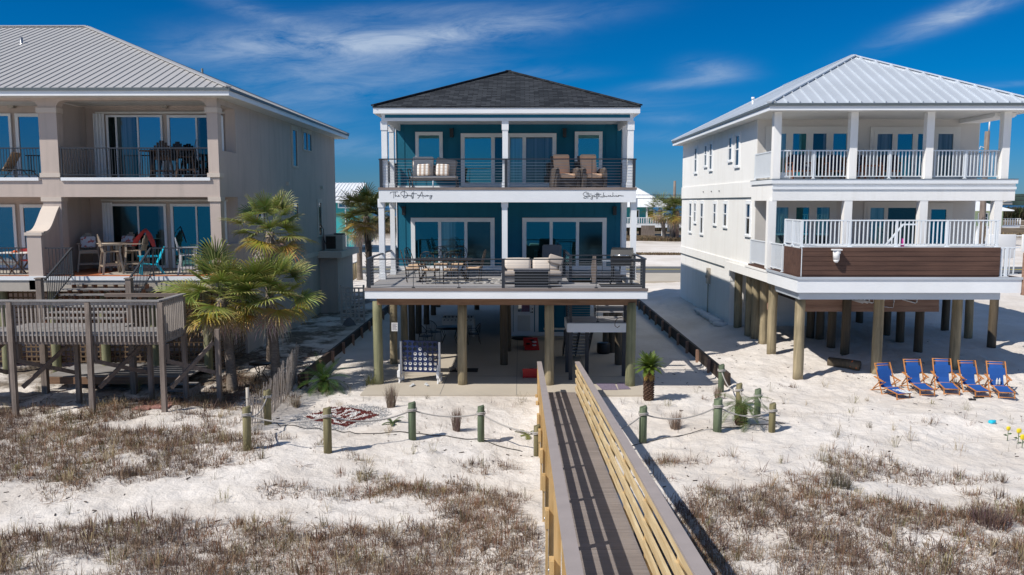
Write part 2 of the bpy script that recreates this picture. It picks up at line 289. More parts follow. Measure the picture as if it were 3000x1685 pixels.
# ---------------------------------------------------------------- mesh builder
class MB:
    def __init__(s): s.v = []; s.f = []; s.smooth = []
    def add(s, vs, fs, sm=False):
        o = len(s.v); s.v += [tuple(p) for p in vs]; s.f += [tuple(i+o for i in f) for f in fs]; s.smooth += [sm]*len(fs); return s
    def box(s, x0, x1, y0, y1, z0, z1):
        x0, x1 = sorted((x0, x1)); y0, y1 = sorted((y0, y1)); z0, z1 = sorted((z0, z1))
        return s.add([(x0, y0, z0), (x1, y0, z0), (x1, y1, z0), (x0, y1, z0), (x0, y0, z1), (x1, y0, z1), (x1, y1, z1), (x0, y1, z1)],
                     [(0, 3, 2, 1), (4, 5, 6, 7), (0, 1, 5, 4), (1, 2, 6, 5), (2, 3, 7, 6), (3, 0, 4, 7)])
    def cbox(s, c, d, rx=0, ry=0, rz=0):
        m = Euler((rx, ry, rz)).to_matrix(); c = Vector(c); vs = []
        for k in (-1, 1):
            for a, b in ((-1, -1), (1, -1), (1, 1), (-1, 1)): vs.append(c+m@Vector((a*d[0]/2, b*d[1]/2, k*d[2]/2)))
        return s.add(vs, [(0, 3, 2, 1), (4, 5, 6, 7), (0, 1, 5, 4), (1, 2, 6, 5), (2, 3, 7, 6), (3, 0, 4, 7)])
    def soft(s, c, d, r=.05, rx=0, ry=0, rz=0, n=3, puff=0.0):      # cushion: rounded box
        m = Euler((rx, ry, rz)).to_matrix(); c = Vector(c); hx, hy, hz = [max(q/2-r, .001) for q in d]
        vs = []; fs = []; L = 8; rows = 6
        K = 16
        def ringpt(th, ph):
            cx, cy, cz = math.cos(th)*math.cos(ph), math.sin(th)*math.cos(ph), math.sin(ph)
            sg = lambda q: 0 if abs(q) < 1e-6 else (1 if q > 0 else -1)
            return Vector((sg(cx)*hx+cx*r, sg(cy)*hy+cy*r, sg(cz)*hz+cz*r*(1+puff)))
        phs = [-PI/2, -1.0, -.5, -.001, .001, .5, 1.0, PI/2]; ths = []
        for q in range(4): ths += [q*PI/2+.02, q*PI/2+PI/4, (q+1)*PI/2-.02]
        for ph in phs:
            for th in ths: vs.append(c+m@ringpt(th, ph))
        k = len(ths)
        for i in range(len(phs)-1):
            for j in range(k): a = i*k+j; b2 = i*k+(j+1) % k; fs.append((a, b2, b2+k, a+k))
        fs.append(tuple(range(k-1, -1, -1))); fs.append(tuple((len(phs)-1)*k+j for j in range(k)))
        return s.add(vs, fs, True)
    def bar(s, p, q, w, h=None, up=(0, 0, 1)):
        h = w if h is None else h; p = Vector(p); q = Vector(q); d = (q-p).normalized(); u = Vector(up)
        if abs(d.dot(u)) > .98: u = Vector((0, 1, 0))
        a = d.cross(u).normalized(); b = a.cross(d).normalized(); vs = []
        for e in (p, q):
            for i, j in ((-1, -1), (1, -1), (1, 1), (-1, 1)): vs.append(e+a*i*w/2+b*j*h/2)
        return s.add(vs, [(0, 3, 2, 1), (4, 5, 6, 7), (0, 1, 5, 4), (1, 2, 6, 5), (2, 3, 7, 6), (3, 0, 4, 7)])
    def cyl(s, p, q, r0, r1=None, n=10, caps=True):
        r1 = r0 if r1 is None else r1; return s.tube([p, q], [r0, r1], n, caps)
    def tube(s, pts, r, n=6, caps=True, closed=False):
        pts = [Vector(p) for p in pts]; k = len(pts); rs = r if isinstance(r, (list, tuple)) else [r]*k; vs = []; prev = None
        for i, p in enumerate(pts):
            d = (pts[min(i+1, k-1)]-pts[max(i-1, 0)])
            d = d.normalized() if d.length > 1e-9 else Vector((0, 0, 1))
            if prev is None:
                u = Vector((0, 0, 1)) if abs(d.z) < .9 else Vector((1, 0, 0)); a = d.cross(u).normalized()
            else:
                a = prev-d*prev.dot(d); a = a.normalized() if a.length > 1e-6 else d.orthogonal().normalized()
            prev = a; b = d.cross(a)
            for j in range(n): t = 2*PI*j/n; vs.append(p+(a*math.cos(t)+b*math.sin(t))*rs[i])
        fs = []
        for i in range(k-1):
            for j in range(n): a0 = i*n+j; b0 = i*n+(j+1) % n; fs.append((a0, b0, b0+n, a0+n))
        if caps: fs.append(tuple(range(n-1, -1, -1))); fs.append(tuple((k-1)*n+j for j in range(n)))
        return s.add(vs, fs, n > 5)
    def lathe(s, c, prof, n=16):
        vs = []; fs = []
        for r, z in prof:
            for j in range(n): t = 2*PI*j/n; vs.append((c[0]+r*math.cos(t), c[1]+r*math.sin(t), c[2]+z))
        for i in range(len(prof)-1):
            for j in range(n): a0 = i*n+j; b0 = i*n+(j+1) % n; fs.append((a0, b0, b0+n, a0+n))
        fs.append(tuple(range(n-1, -1, -1))); fs.append(tuple((len(prof)-1)*n+j for j in range(n)))
        return s.add(vs, fs, True)
    def prism(s, poly, fn, t0, t1):          # poly in 2D, fn(a, b, t) -> 3D
        k = len(poly); vs = [fn(a, b, t0) for a, b in poly]+[fn(a, b, t1) for a, b in poly]
        fs = [tuple(range(k-1, -1, -1)), tuple(range(k, 2*k))]+[(i, (i+1) % k, (i+1) % k+k, i+k) for i in range(k)]
        return s.add(vs, fs)
    def quad(s, *p): return s.add(p, [tuple(range(len(p)))])
def mesh_from(name, mb, mat, off=(0, 0, 0)):
    me = bpy.data.meshes.new(name); ox, oy, oz = off
    me.from_pydata([(x-ox, y-oy, z-oz) for x, y, z in mb.v], [], mb.f)
    me.polygons.foreach_set('use_smooth', mb.smooth); me.materials.append(mat)
    import bmesh
    bm = bmesh.new(); bm.from_mesh(me); bmesh.ops.recalc_face_normals(bm, faces=bm.faces[:]); bm.to_mesh(me); bm.free()
    me.update(); return me
def tag(o, label=None, cat=None, group=None, kind=None):
    if label: o['label'] = label
    if cat: o['category'] = cat
    if group: o['group'] = group
    if kind: o['kind'] = kind
    return o
class Thing:                                  # an Empty at the thing's base that parents its parts
    def __init__(s, name, label, cat, loc=(0, 0, 0), rz=0, group=None, local=True):
        s.o = bpy.data.objects.new(name, None); COL.objects.link(s.o); s.o.empty_display_size = .2
        s.loc = loc; s.local = local; s.o.location = loc; s.o.rotation_euler = (0, 0, rz); tag(s.o, label, cat, group)
    def part(s, name, mb, mat, parent=None, label=None):
        m = MT[mat] if isinstance(mat, str) else mat
        o = bpy.data.objects.new(name, mesh_from(name, mb, m, (0, 0, 0) if s.local else s.loc)); COL.objects.link(o)
        o.parent = parent or s.o
        if label: o['label'] = label
        return o
def single(name, mb, mat, label, cat, loc=(0, 0, 0), rz=0, group=None, kind=None, local=False):
    m = MT[mat] if isinstance(mat, str) else mat
    o = bpy.data.objects.new(name, mesh_from(name, mb, m, (0, 0, 0) if local else loc)); COL.objects.link(o)
    o.location = loc; o.rotation_euler = (0, 0, rz); return tag(o, label, cat, group, kind)
def dup(root, loc, rz=0, label=None, scale=None):
    r = root.copy(); COL.objects.link(r); r.location = loc; r.rotation_euler = (0, 0, rz)
    if scale: r.scale = (scale,)*3
    if label: r['label'] = label
    for ch in list(root.children):
        c = ch.copy(); COL.objects.link(c); c.parent = r
        for g in list(ch.children):
            d = g.copy(); COL.objects.link(d); d.parent = c
    return r
# ---------------------------------------------------------------- terrain
_P = RNG.random((64, 64))
def vnoise(x, y):
    x = np.asarray(x, float); y = np.asarray(y, float); xi = np.floor(x).astype(int); yi = np.floor(y).astype(int); fx = x-xi; fy = y-yi
    fx = fx*fx*(3-2*fx); fy = fy*fy*(3-2*fy); g = lambda a, b: _P[a % 64, b % 64]
    return (g(xi, yi)*(1-fx)+g(xi+1, yi)*fx)*(1-fy)+(g(xi, yi+1)*(1-fx)+g(xi+1, yi+1)*fx)*fy
def fbm(x, y, o=4):
    x = np.asarray(x, float); y = np.asarray(y, float); s = 0; a = .5; c, q = .8, .6
    for i in range(o): s = s+a*vnoise(x+i*13.7, y+i*7.3); x, y = (x*c-y*q)*2.03, (x*q+y*c)*2.03; a *= .5
    return s/(1-.5**o)
def sm(a, b, x): t = np.clip((np.asarray(x, float)-a)/(b-a), 0, 1); return t*t*(3-2*t)
def ground_z(x, y):
    x = np.asarray(x, float); y = np.asarray(y, float)
    lot = sm(-7.25, -6.95, x)*(1-sm(6.72, 6.95, x))
    raised = sm(24.5, 30, y)*.34+sm(7.6, 9.2, x)*sm(27, 35, y)*.28*(1-sm(50, 56, y))
    z = raised*(1-lot*(1-sm(50, 53, y)))
    dune = (sm(3, 8, y)*(1-sm(22.5, 25, y)))
    z = z+dune*((vnoise(x*.35, y*.35)-.5)*.22+(vnoise(x*.9+7, y*.9)-.5)*.14)
    z = z+(1-sm(24.6, 25.2, y)*lot)*((vnoise(x*2.1, y*2.1)-.5)*.06+(vnoise(x*4.3, y*4.3+9)-.5)*.07)*(1-sm(45, 70, y))
    z = z-lot*sm(24.6, 25.1, y)*.05
    z = z+(1-sm(58, 66, y)*(1-sm(71, 76, y)))*sm(50, 60, y)*((vnoise(x*.13, y*.13)-.4)*.5)*(1-sm(300, 330, y))
    z = z-sm(335, 380, y)*3-(1-sm(-45, -25, y))*3.2
    return z
def gz(x, y): return float(ground_z(x, y))
xs = np.concatenate([np.linspace(-1500, -60, 14), np.linspace(-50, -20, 16), np.arange(-19, 20, .11), np.linspace(21, 50, 16), np.linspace(60, 1500, 14)])
ys = np.concatenate([np.linspace(-80, 0, 14), np.linspace(1, 6, 8), np.arange(6.3, 30, .115), np.arange(30, 56, .3), np.linspace(56.5, 130, 60), np.linspace(140, 420, 20)])
X_, Y_ = np.meshgrid(xs, ys); Z_ = ground_z(X_, Y_)
me = bpy.data.meshes.new('ground'); nx, ny = len(xs), len(ys)
co = np.stack([X_, Y_, Z_], -1).reshape(-1, 3); me.vertices.add(nx*ny); me.vertices.foreach_set('co', co.ravel())
i, j = np.meshgrid(np.arange(nx-1), np.arange(ny-1)); a = (j*nx+i).ravel(); q = np.stack([a, a+1, a+1+nx, a+nx], -1)
me.loops.add(q.size); me.loops.foreach_set('vertex_index', q.ravel()); me.polygons.add(len(q)); me.polygons.foreach_set('loop_start', np.arange(len(q))*4)
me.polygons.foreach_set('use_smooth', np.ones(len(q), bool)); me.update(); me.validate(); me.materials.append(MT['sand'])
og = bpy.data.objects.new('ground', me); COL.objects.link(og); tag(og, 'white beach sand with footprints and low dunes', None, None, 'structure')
def struct(name, mb, mat, label): return single(name, mb, mat, label, None, kind='structure')
b = MB(); b.quad((-5000, 330, -1.6), (5000, 330, -1.6), (5000, 3600, -1.6), (-5000, 3600, -1.6)); struct('bay_water', b, 'bay', 'blue bay water beyond the marsh')
b = MB(); b.quad((-5000, -8000, -1.4), (5000, -8000, -1.4), (5000, -30, -1.4), (-5000, -30, -1.4)); struct('sea_water', b, 'sea', 'green gulf water on the seaward side')
# road with pale shoulder
b = MB(); b.box(-400, 400, 64.8, 71.0, .1, .44); struct('road', b, 'asphalt', 'two lane asphalt road behind the houses')
b = MB(); b.box(-400, 400, 67.86, 67.94, .444, .448); b.box(-400, 400, 68.06, 68.14, .444, .448); struct('road_marking', b, MT['yellow'], 'double yellow line on the road')
b = MB(); b.box(4.7, 16, 58.0, 64.79, .1, .41); struct('driveway', b, 'concrete', 'pale concrete driveway joining the road')
# far shore
def far_mass(name, x0, x1, y, h0, h1, mat, label, step=18, seed=3):
    rr = random.Random(seed); b = MB(); x = x0; top = []
    while x < x1: top.append((x, h0+(h1-h0)*(.5+.5*math.sin(x*.004+seed))*rr.uniform(.7, 1.1)+rr.uniform(-1, 1.2))); x += step*rr.uniform(.5, 1.3)
    for k in range(len(top)-1):
        (xa, ha), (xb, hb) = top[k], top[k+1]
        b.add([(xa, y, -2), (xb, y, -2), (xb, y+4, hb*.6), (xa, y+4, ha*.6), (xb, y+16, hb), (xa, y+16, ha), (xb, y+120, hb), (xa, y+120, ha)], [(0, 1, 2, 3), (3, 2, 4, 5), (5, 4, 6, 7)], True)
    return single(name, b, mat, label, None, kind='stuff')
far_mass('far_wood', -1600, 1900, 1900, 12, 24, 'far_green', 'dark green wooded shore across the bay')
# ================================================================ building helpers
def wframe(o, u, n):
    o = Vector(o); u = Vector(u).normalized(); n = Vector(n).normalized()
    return lambda a, b, c: tuple(o+u*a+Vector((0, 0, 1))*b+n*c)
def fbox(mb, F, a0, a1, b0, b1, c0, c1):
    vs = [F(a, b, c) for c in (c0, c1) for a, b in ((a0, b0), (a1, b0), (a1, b1), (a0, b1))]
    mb.add(vs, [(0, 3, 2, 1), (4, 5, 6, 7), (0, 1, 5, 4), (1, 2, 6, 5), (2, 3, 7, 6), (3, 0, 4, 7)])
def window(th, o, u, n, w, h, fw=.1, cols=(1,), sash=False, frame='white', pane='glass_u', trim=0, trimmat=None, name='window', panes=None, mull=.06, proud=.05, sill=False, grid=None):
    """window/door: frame part with one pane child per glazed leaf; (a, b) measured from lower left corner"""
    F = wframe(o, u, n); fm = MB()
    if trim:
        for a0, a1, b0, b1 in ((-trim, 0, 0, h+trim), (w, w+trim, 0, h+trim), (0, w, h, h+trim)): fbox(fm, F, a0, a1, b0, b1, 0, proud-.012)
        if sill: fbox(fm, F, -trim, w+trim, -trim*.8, 0, 0, proud+.03)
    for a0, a1, b0, b1 in ((0, fw, 0, h), (w-fw, w, 0, h), (fw, w-fw, h-fw, h), (fw, w-fw, 0, fw)): fbox(fm, F, a0, a1, b0, b1, 0, proud)
    tot = sum(cols); a = fw; inner = w-2*fw-mull*(len(cols)-1); spans = []
    for k, c in enumerate(cols):
        aw = inner*c/tot; spans.append((a, a+aw)); a += aw
        if k < len(cols)-1: fbox(fm, F, a, a+mull, fw, h-fw, 0, proud-.006); a += mull
    if sash: fbox(fm, F, fw, w-fw, h*.52, h*.52+.05, 0, proud-.01)
    if grid:
        for (a0, a1) in spans:
            for g in range(1, grid): z_ = fw+(h-2*fw)*g/grid; fbox(fm, F, a0, a1, z_-.012, z_+.012, .014, .028)
    f = th.part(name, fm, frame)
    for k, (a0, a1) in enumerate(spans):
        p = MB(); fbox(p, F, a0, a1, fw, h-fw, -.02, .012); th.part('pane', p, (panes[k] if panes else pane), f)
    return f
def hip_roof(th, x0, x1, y0, y1, z, pitch, mat, rib=.4, ribh=.035, ribmat=None, ribw=.035):
    b = MB(); hw = min(x1-x0, y1-y0)/2; top = z+hw*pitch
    if (x1-x0) <= (y1-y0): r0, r1 = ((x0+x1)/2, y0+hw, top), ((x0+x1)/2, y1-hw, top)
    else: r0, r1 = (x0+hw, (y0+y1)/2, top), (x1-hw, (y0+y1)/2, top)
    A, B, C_, D = (x0, y0, z), (x1, y0, z), (x1, y1, z), (x0, y1, z)
    if (x1-x0) <= (y1-y0): b.add([A, B, C_, D, r0, r1], [(0, 1, 4), (1, 2, 5, 4), (2, 3, 5), (3, 0, 4, 5)])
    else: b.add([A, B, C_, D, r0, r1], [(0, 1, 5, 4), (1, 2, 5), (2, 3, 4, 5), (3, 0, 4)])
    e = .05; b.add([(x0, y0, z), (x1, y0, z), (x1, y1, z), (x0, y1, z), (x0, y0, z-e), (x1, y0, z-e), (x1, y1, z-e), (x0, y1, z-e)], [(0, 1, 5, 4), (1, 2, 6, 5), (2, 3, 7, 6), (3, 0, 4, 7), (4, 5, 6, 7)])
    if rib:
        x = x0+rib*.5
        while x < x1:
            run = min(x-x0, x1-x, hw)
            if run > .05:
                b.bar((x, y0, z+ribh*.4), (x, y0+run, z+run*pitch+ribh*.4), ribw, ribh*2)
                b.bar((x, y1, z+ribh*.4), (x, y1-run, z+run*pitch+ribh*.4), ribw, ribh*2)
            x += rib
        y = y0+rib*.5
        while y < y1:
            run = min(y-y0, y1-y, hw)
            if run > .05:
                b.bar((x0, y, z+ribh*.4), (x0+run, y, z+run*pitch+ribh*.4), ribw, ribh*2)
                b.bar((x1, y, z+ribh*.4), (x1-run, y, z+run*pitch+ribh*.4), ribw, ribh*2)
            y += rib
    roof = th.part('roof', b, mat); rc = MB()
    for c, r in ((A, r0), (B, r0 if (x1-x0) <= (y1-y0) else r1), (C_, r1), (D, r1 if (x1-x0) <= (y1-y0) else r0)):
        rc.bar((c[0], c[1], c[2]+.03), (r[0], r[1], r[2]+.03), .2 if rib else .16, .05)
    rc.bar((r0[0], r0[1], r0[2]+.035), (r1[0], r1[1], r1[2]+.035), .22, .05)
    th.part('ridge_cap', rc, ribmat or mat, roof); return roof
def eaves(th, x0, x1, y0, y1, z, drop, overs, fmat, smat):
    """fascia ring and soffit sheet under a hip roof"""
    b = MB(); t = .04
    b.box(x0, x1, y0, y0+t, z-drop, z-.055); b.box(x0, x1, y1-t, y1, z-drop, z-.055); b.box(x0, x0+t, y0+t, y1-t, z-drop, z-.055); b.box(x1-t, x1, y0+t, y1-t, z-drop, z-.055)
    th.part('fascia', b, fmat)
    s = MB(); s.box(x0+t, x1-t, y0+t, y1-t, z-drop+.01, z-drop+.03); th.part('soffit', s, smat)
def picket(th, p0, p1, h, sp=.11, mat='alum', bw=.018, posts=(0, 1), pw=.05, z0=.08, toph=.04, parent=None):
    """picket railing from p0 to p1 (points on the floor), balusters inside the railing mesh, posts as children"""
    p0 = Vector(p0); p1 = Vector(p1); b = MB(); up = Vector((0, 0, 1)); L = (p1-p0).length
    b.bar(p0+up*(h-toph/2), p1+up*(h-toph/2), .05, toph); b.bar(p0+up*z0, p1+up*z0, .03, .03)
    n = int(L/sp)
    for i in range(1, n):
        p = p0.lerp(p1, i/n); b.bar(p+up*z0, p+up*(h-toph), bw, bw)
    r = th.part('railing', b, mat, parent)
    if parent is None:
        for t in posts: q = MB(); p = p0.lerp(p1, t); q.bar(p, p+up*(h-.005), pw, pw); q.bar(p, p+up*.02, pw*1.8, pw*1.8); th.part('post', q, mat, r)
    return r
def cablerail(th, p0, p1, h, posts, nc=9, thin=(), zb=.08):
    p0 = Vector(p0); p1 = Vector(p1); up = Vector((0, 0, 1)); b = MB()
    b.bar(p0+up*(h-.02), p1+up*(h-.02), .09, .035); r = th.part('railing', b, 'dark'); c = MB()
    for i in range(nc): z = zb+(h-.14-zb)*i/(nc-1); c.cyl(p0+up*z, p1+up*z, .0045, n=5)
    th.part('cable', c, 'cable', r)
    for t in posts: q = MB(); p = p0.lerp(p1, t); q.bar(p, p+up*(h-.04), .095, .095); th.part('post', q, 'dark', r)
    for t in thin: q = MB(); p = p0.lerp(p1, t); q.bar(p, p+up*(h-.04), .018, .018); q.box(p.x-.05, p.x+.05, p.y-.03, p.y+.03, p.z, p.z+.03); th.part('picket', q, 'dark', r)
    return r
def piling(th, x, y, z1, r=.155, mat='piling', z0=None, name='piling', notch=False):
    b = MB(); zb = gz(x, y)-.12 if z0 is None else z0; L = z1-zb; rr = random.Random(int(x*97+y*31)); k = 9; a = rr.uniform(0, 6)
    b.tube([(x+.006*math.sin(a+i*.7), y+.006*math.cos(a*2+i*.7), zb+L*i/(k-1)) for i in range(k)], [r*(1.03-.05*i/k+rr.uniform(-.015, .015)) for i in range(k)], 16)
    return th.part(name, b, mat)
def boxcol(th, x, y, z0, z1, w=.2, mat='white', name='column', cap=.3):
    b = MB(); b.box(x-w/2, x+w/2, y-w/2, y+w/2, z0, z1); c = w/2+.02
    b.box(x-c, x+c, y-c, y+c, z1-cap, z1-.004)
    b.box(x-c, x+c, y-c, y+c, z0+.003, z0+.2); return th.part(name, b, mat)
# ================================================================ BLUE HOUSE
def blue_house():
    t = Thing('beach_house', 'dark blue two storey beach house on pilings with white trim and a black shingle roof', 'house', (-.45, 34, 0), local=False)
    X0, X1 = -4.769, 3.914; YF = 31.92; YB = 46.075; DZ = 3.34; BZ = 6.475; FY = 28.025
    # body
    b = MB(); b.box(X0, X1, YF, YB, 3.103, 8.974)
    x = X0+.3
    while x < X1-.1:
        b.box(x-.022, x+.022, YF-.02, YF, DZ+.01, 8.964); x += .41
    y = YF+.3
    while y < YB:
        for xx, s in ((X0, -1), (X1, 1)): b.box(xx, xx+s*.02, y-.022, y+.022, 3.15, 8.802)
        y += .41
    t.part('wall', b, 'teal')
    b = MB()
    for xx, s in ((X0, -1), (X1, 1)):
        b.box(xx-.03*(s < 0), xx+.03*(s > 0), YF-.035, YF+.14, 3.34, 8.964)
    b.box(X0+.01, X1-.01, YF-.03, YF-.003, DZ+.005, DZ+.16); b.box(X0+.01, X1-.01, YF-.03, YF-.003, BZ+.005, BZ+.14)
    t.part('corner_trim', b, 'white')
    # upper balcony slab, fascia
    b = MB(); b.box(X0-.02, X1+.02, FY+.03, YF-.04, 6.399, 6.475); t.part('balcony_floor', b, 'composite')
    b = MB(); b.box(X0-.05, X1+.05, FY-.05, FY+.03, 6.409, 6.494); b.box(X0-.05, X0-.02, FY+.03, YF-.04, 6.418, 6.489); b.box(X1+.02, X1+.05, FY+.03, YF-.04, 6.418, 6.489); t.part('deck_edge', b, 'edge')
    b = MB(); b.box(X0-.03, X1+.03, FY-.03, FY+.01, 5.99, 6.409); b.box(X0-.03, X0+.01, FY+.01, YF-.05, 6, 6.399); b.box(X1-.01, X1+.03, FY+.01, YF-.05, 6, 6.399)
    fas = t.part('fascia', b, 'white', label='white balcony fascia with two black script signs')
    script_sign(t, fas, FY-.032)
    b = MB(); b.box(X0+.02, X1-.02, FY+.02, YF-.04, 5.99, 6.019); t.part('balcony_ceiling', b, 'white')
    # columns
    for xx in (X0+.17, -.50, X1-.17):
        boxcol(t, xx, FY+.13 if abs(xx) > 1 else FY+.12, 6.475, 8.717, .19)
    for xx in (X0+.02, -.52, X1-.02): boxcol(t, xx, FY+.2, 3.34, 6.114, .19)
    for xx in (X0+.12, X1-.12): boxcol(t, xx, 30.02, 3.34, 6, .17, cap=.2); boxcol(t, xx, 30.02, 6.475, 8.717, .17, cap=.2)
    # frieze under roof
    b = MB(); b.box(X0+.1, X1-.1, FY-.02, FY+.05, 8.717, 9.021); b.box(X0+.1, X0+.17, FY+.05, YF, 8.717, 9.021); b.box(X1-.17, X1-.1, FY+.05, YF, 8.717, 9.021); fr = t.part('frieze', b, 'white')
    b = MB(); b.box(X0+.22, X1-.22, FY-.035, FY-.022, 8.817, 8.921); t.part('blue_band', b, 'teal', fr)
    b = MB(); b.box(X0+.18, X1-.18, FY+.06, YF-.04, 8.983, 9.011); t.part('porch_ceiling', b, 'white')
    hip_roof(t, X0-.17, X1+.12, 27.835, 46.645, 9.192, .405, 'shingle', rib=0)
    eaves(t, X0-.15, X1+.1, 27.863, 46.597, 9.192, .24, 0, 'white', 'white')
    vx, vz = at(1341, 247, 30.97); v = MB(); v.cyl((vx, 30.97, vz-.6), (vx, 30.97, vz), .04); t.part('vent_pipe', v, 'alum')
    # upper doors / windows
    def fw(px0, px1, pyt, pyb, **k):
        x0, zt = at(px0, pyt, YF); x1, _ = at(px1, pyt, YF); _, zb = at(px0, pyb, YF); zb = max(zb, k.pop('zmin', 0))
        return window(t, (x0, YF-.02, zb), (1, 0, 0), (0, -1, 0), x1-x0, zt-zb, **k)
    fw(1217, 1297, 387, 500, fw=.13)
    fw(1684, 1765, 386, 500, fw=.13)
    fw(1350, 1630, 391, 548, fw=.15, cols=(1.05, .45, .5, 1.05), mull=.14, name='sliding_door', zmin=6.475, panes=['glass_u', 'glass_d', 'glass_c', 'glass_d'])
    fw(1204, 1449, 638, 790, fw=.16, cols=(1, 1, 1), mull=.12, name='sliding_door', zmin=3.34, panes=['glass_l', 'glass_c', 'glass_s'], frame='white')
    fw(1530, 1777, 638, 790, fw=.16, cols=(1, 1, 1), mull=.12, name='sliding_door', zmin=3.34, panes=['glass_l', 'glass_l', 'glass_s'], frame='white')
    for px, py in ((1323, 390), (1654, 390), (1183, 618), (1801, 618)):
        x, z = at(px, py, YF-.1); q = MB(); q.box(x-.065, x+.065, YF-.17, YF-.02, z-.16, z+.16); q.box(x-.075, x+.075, YF-.18, YF-.02, z+.12, z+.17); t.part('wall_lamp', q, 'black')
    # upper railing
    cablerail(t, (X0-.0, FY+.0, 6.484), (X1+.0, FY+.0, 6.484), .98, (0.006, .495, .994), thin=(.13, .3, .67, .83))
    cablerail(t, (X0, FY+.1, 6.484), (X0, YF-.1, 6.484), .98, (.1, .5, .98)); cablerail(t, (X1, FY+.1, 6.484), (X1, YF-.1, 6.484), .98, (.1, .5, .98))
    # lower deck with stair opening
    DY = 25.24; SX0, SX1, SY = 1.64, X1-.2, 27.17
    b = MB(); k = 0; y = DY
    while y < YF-.05:
        y1 = min(y+.138, YF-.04); xr = X1
        if y1 > SY and y < 30.0: b.box(X0, SX0, y, y1, 3.273, 3.34)
        else: b.box(X0, xr, y, y1, 3.273, 3.34)
        y += .143
    b.box(X0+.05, SX0-.05, DY+.1, YF-.05, 3.15, 3.264); b.box(SX0-.05, X1-.05, DY+.1, SY-.05, 3.15, 3.264); b.box(SX0-.05, X1-.05, 30.685, YF-.05, 3.15, 3.264)
    t.part('deck', b, 'composite')
    b = MB(); b.box(X0-.06, X1+.05, DY-.06, DY-.002, 3.255, 3.345); b.box(X0-.06, X0-.005, DY, YF, 3.264, 3.34); t.part('deck_edge', b, 'edge')
    b = MB(); b.box(X0-.04, X1+.03, DY-.04, DY-.003, 3.017, 3.255); b.box(X0-.04, X0-.004, DY, YF, 3.027, 3.264); b.box(X1, X1+.03, DY, YF, 3.027, 3.264); t.part('deck_fascia', b, 'white')
    b = MB(); b.box(X0+.12, X1-.12, 26.40, 26.52, 2.67, 3.0)
    t.part('front_beam', b, 'beam')
    b = MB()
    for yy in (28.6, 30.59, 34.1, 38, 42, 45.5): b.box(X0+.12, X1-.12, yy-.06, yy+.06, 2.84, 3.084)
    t.part('cross_beam', b, 'piling_dk')
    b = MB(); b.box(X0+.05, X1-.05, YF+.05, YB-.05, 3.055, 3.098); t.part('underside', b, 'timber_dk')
    cablerail(t, (X0+.03, DY+.05, 3.34), (X1-.03, DY+.05, 3.34), .92, (.006, .49, .994), thin=(.166, .33, .657, .824))
    cablerail(t, (X0+.03, DY+.12, 3.34), (X0+.03, YF-.2, 3.34), .92, (.12, .5, .97)); cablerail(t, (X1-.03, DY+.12, 3.34), (X1-.03, YF-.2, 3.34), .92, (.1, .4, .97))
    cablerail(t, (SX0, SY, 3.34), (X1-.08, SY, 3.34), .92, (.02,), thin=(.5,)); cablerail(t, (SX0, SY, 3.34), (SX0, 30.305, 3.34), .92, (.98,))
    # pilings
    for px, py, m in ((1107, 1127, 'piling_gn'), (1354, 1129, 'piling'), (1609, 1130, 'piling'), (1848, 1133, 'piling_gn')):
        x, y = G(px, py); piling(t, x, y+.16, 2.75, .155, m)
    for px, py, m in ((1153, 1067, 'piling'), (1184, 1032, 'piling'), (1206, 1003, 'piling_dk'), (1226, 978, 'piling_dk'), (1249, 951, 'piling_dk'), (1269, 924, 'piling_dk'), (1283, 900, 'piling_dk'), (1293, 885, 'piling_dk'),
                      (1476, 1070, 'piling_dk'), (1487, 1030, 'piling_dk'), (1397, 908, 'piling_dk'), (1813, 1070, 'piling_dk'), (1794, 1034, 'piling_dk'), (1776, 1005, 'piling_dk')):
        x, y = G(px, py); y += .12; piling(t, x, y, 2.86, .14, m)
    # ground floor room with white door
    b = MB(); b.box(-.42, 3.15, 36.4, 45.9, 0, 3.05)
    x = .8
    while x < 3.1: b.box(x-.02, x+.02, 36.38, 36.4, .02, 2.88); x += .41
    en = t.part('storage_room', b, 'teal')
    b = MB(); b.box(-.44, 3.17, 36.37, 36.395, .02, .2); b.box(-.45, -.3, 36.36, 36.399, .2, 2.85); b.box(.68, .84, 36.36, 36.399, .2, 2.85); t.part('trim', b, 'white', en)
    d = MB(); d.box(-.28, .64, 36.33, 36.39, .06, 2.12); dr = t.part('door', d, 'white')
    q = MB(); q.box(-.07, .44, 36.31, 36.328, 1.12, 2.0); t.part('pane', q, 'glass_b', dr)
    q = MB(); q.box(-.1, .47, 36.318, 36.332, .25, .95); q.box(-.06, .43, 36.31, 36.318, .3, .9); t.part('door_panel', q, 'offwhite', dr)
    q = MB(); q.cyl((.56, 36.33, 1.1), (.56, 36.27, 1.1), .03); q.cyl((.56, 36.33, 1.25), (.56, 36.29, 1.25), .03); q.bar((.56, 36.27, 1.1), (.46, 36.27, 1.1), .02); t.part('handle', q, 'black', dr)
    # staircase: ground -> landing -> deck
    LZ = 1.98; LX0, LX1, LY0, LY1 = 1.62, 3.62, 27.25, 28.75
    b = MB(); b.box(LX0, LX1, LY0, LY1, LZ-.05, LZ); st = t.part('stair_landing', b, 'composite')
    b = MB(); b.box(LX0-.02, LX1+.02, LY0-.04, LY0-.003, LZ-.33, LZ-.03); b.box(LX0-.04, LX0-.003, LY0, LY1, LZ-.33, LZ-.03); t.part('landing_fascia', b, 'white', st)
    for xx, yy in ((LX0+.1, LY0+.1), (2.35, 28.3), (LX1-.02, 28.0), (LX0+.05, 28.6)):
        q = MB(); q.box(xx-.06, xx+.06, yy-.06, yy+.06, 0, LZ-.055); t.part('support_post', q, 'dark', st)
    b = MB(); n = 11; y0s, y1s = 31.6, LY1
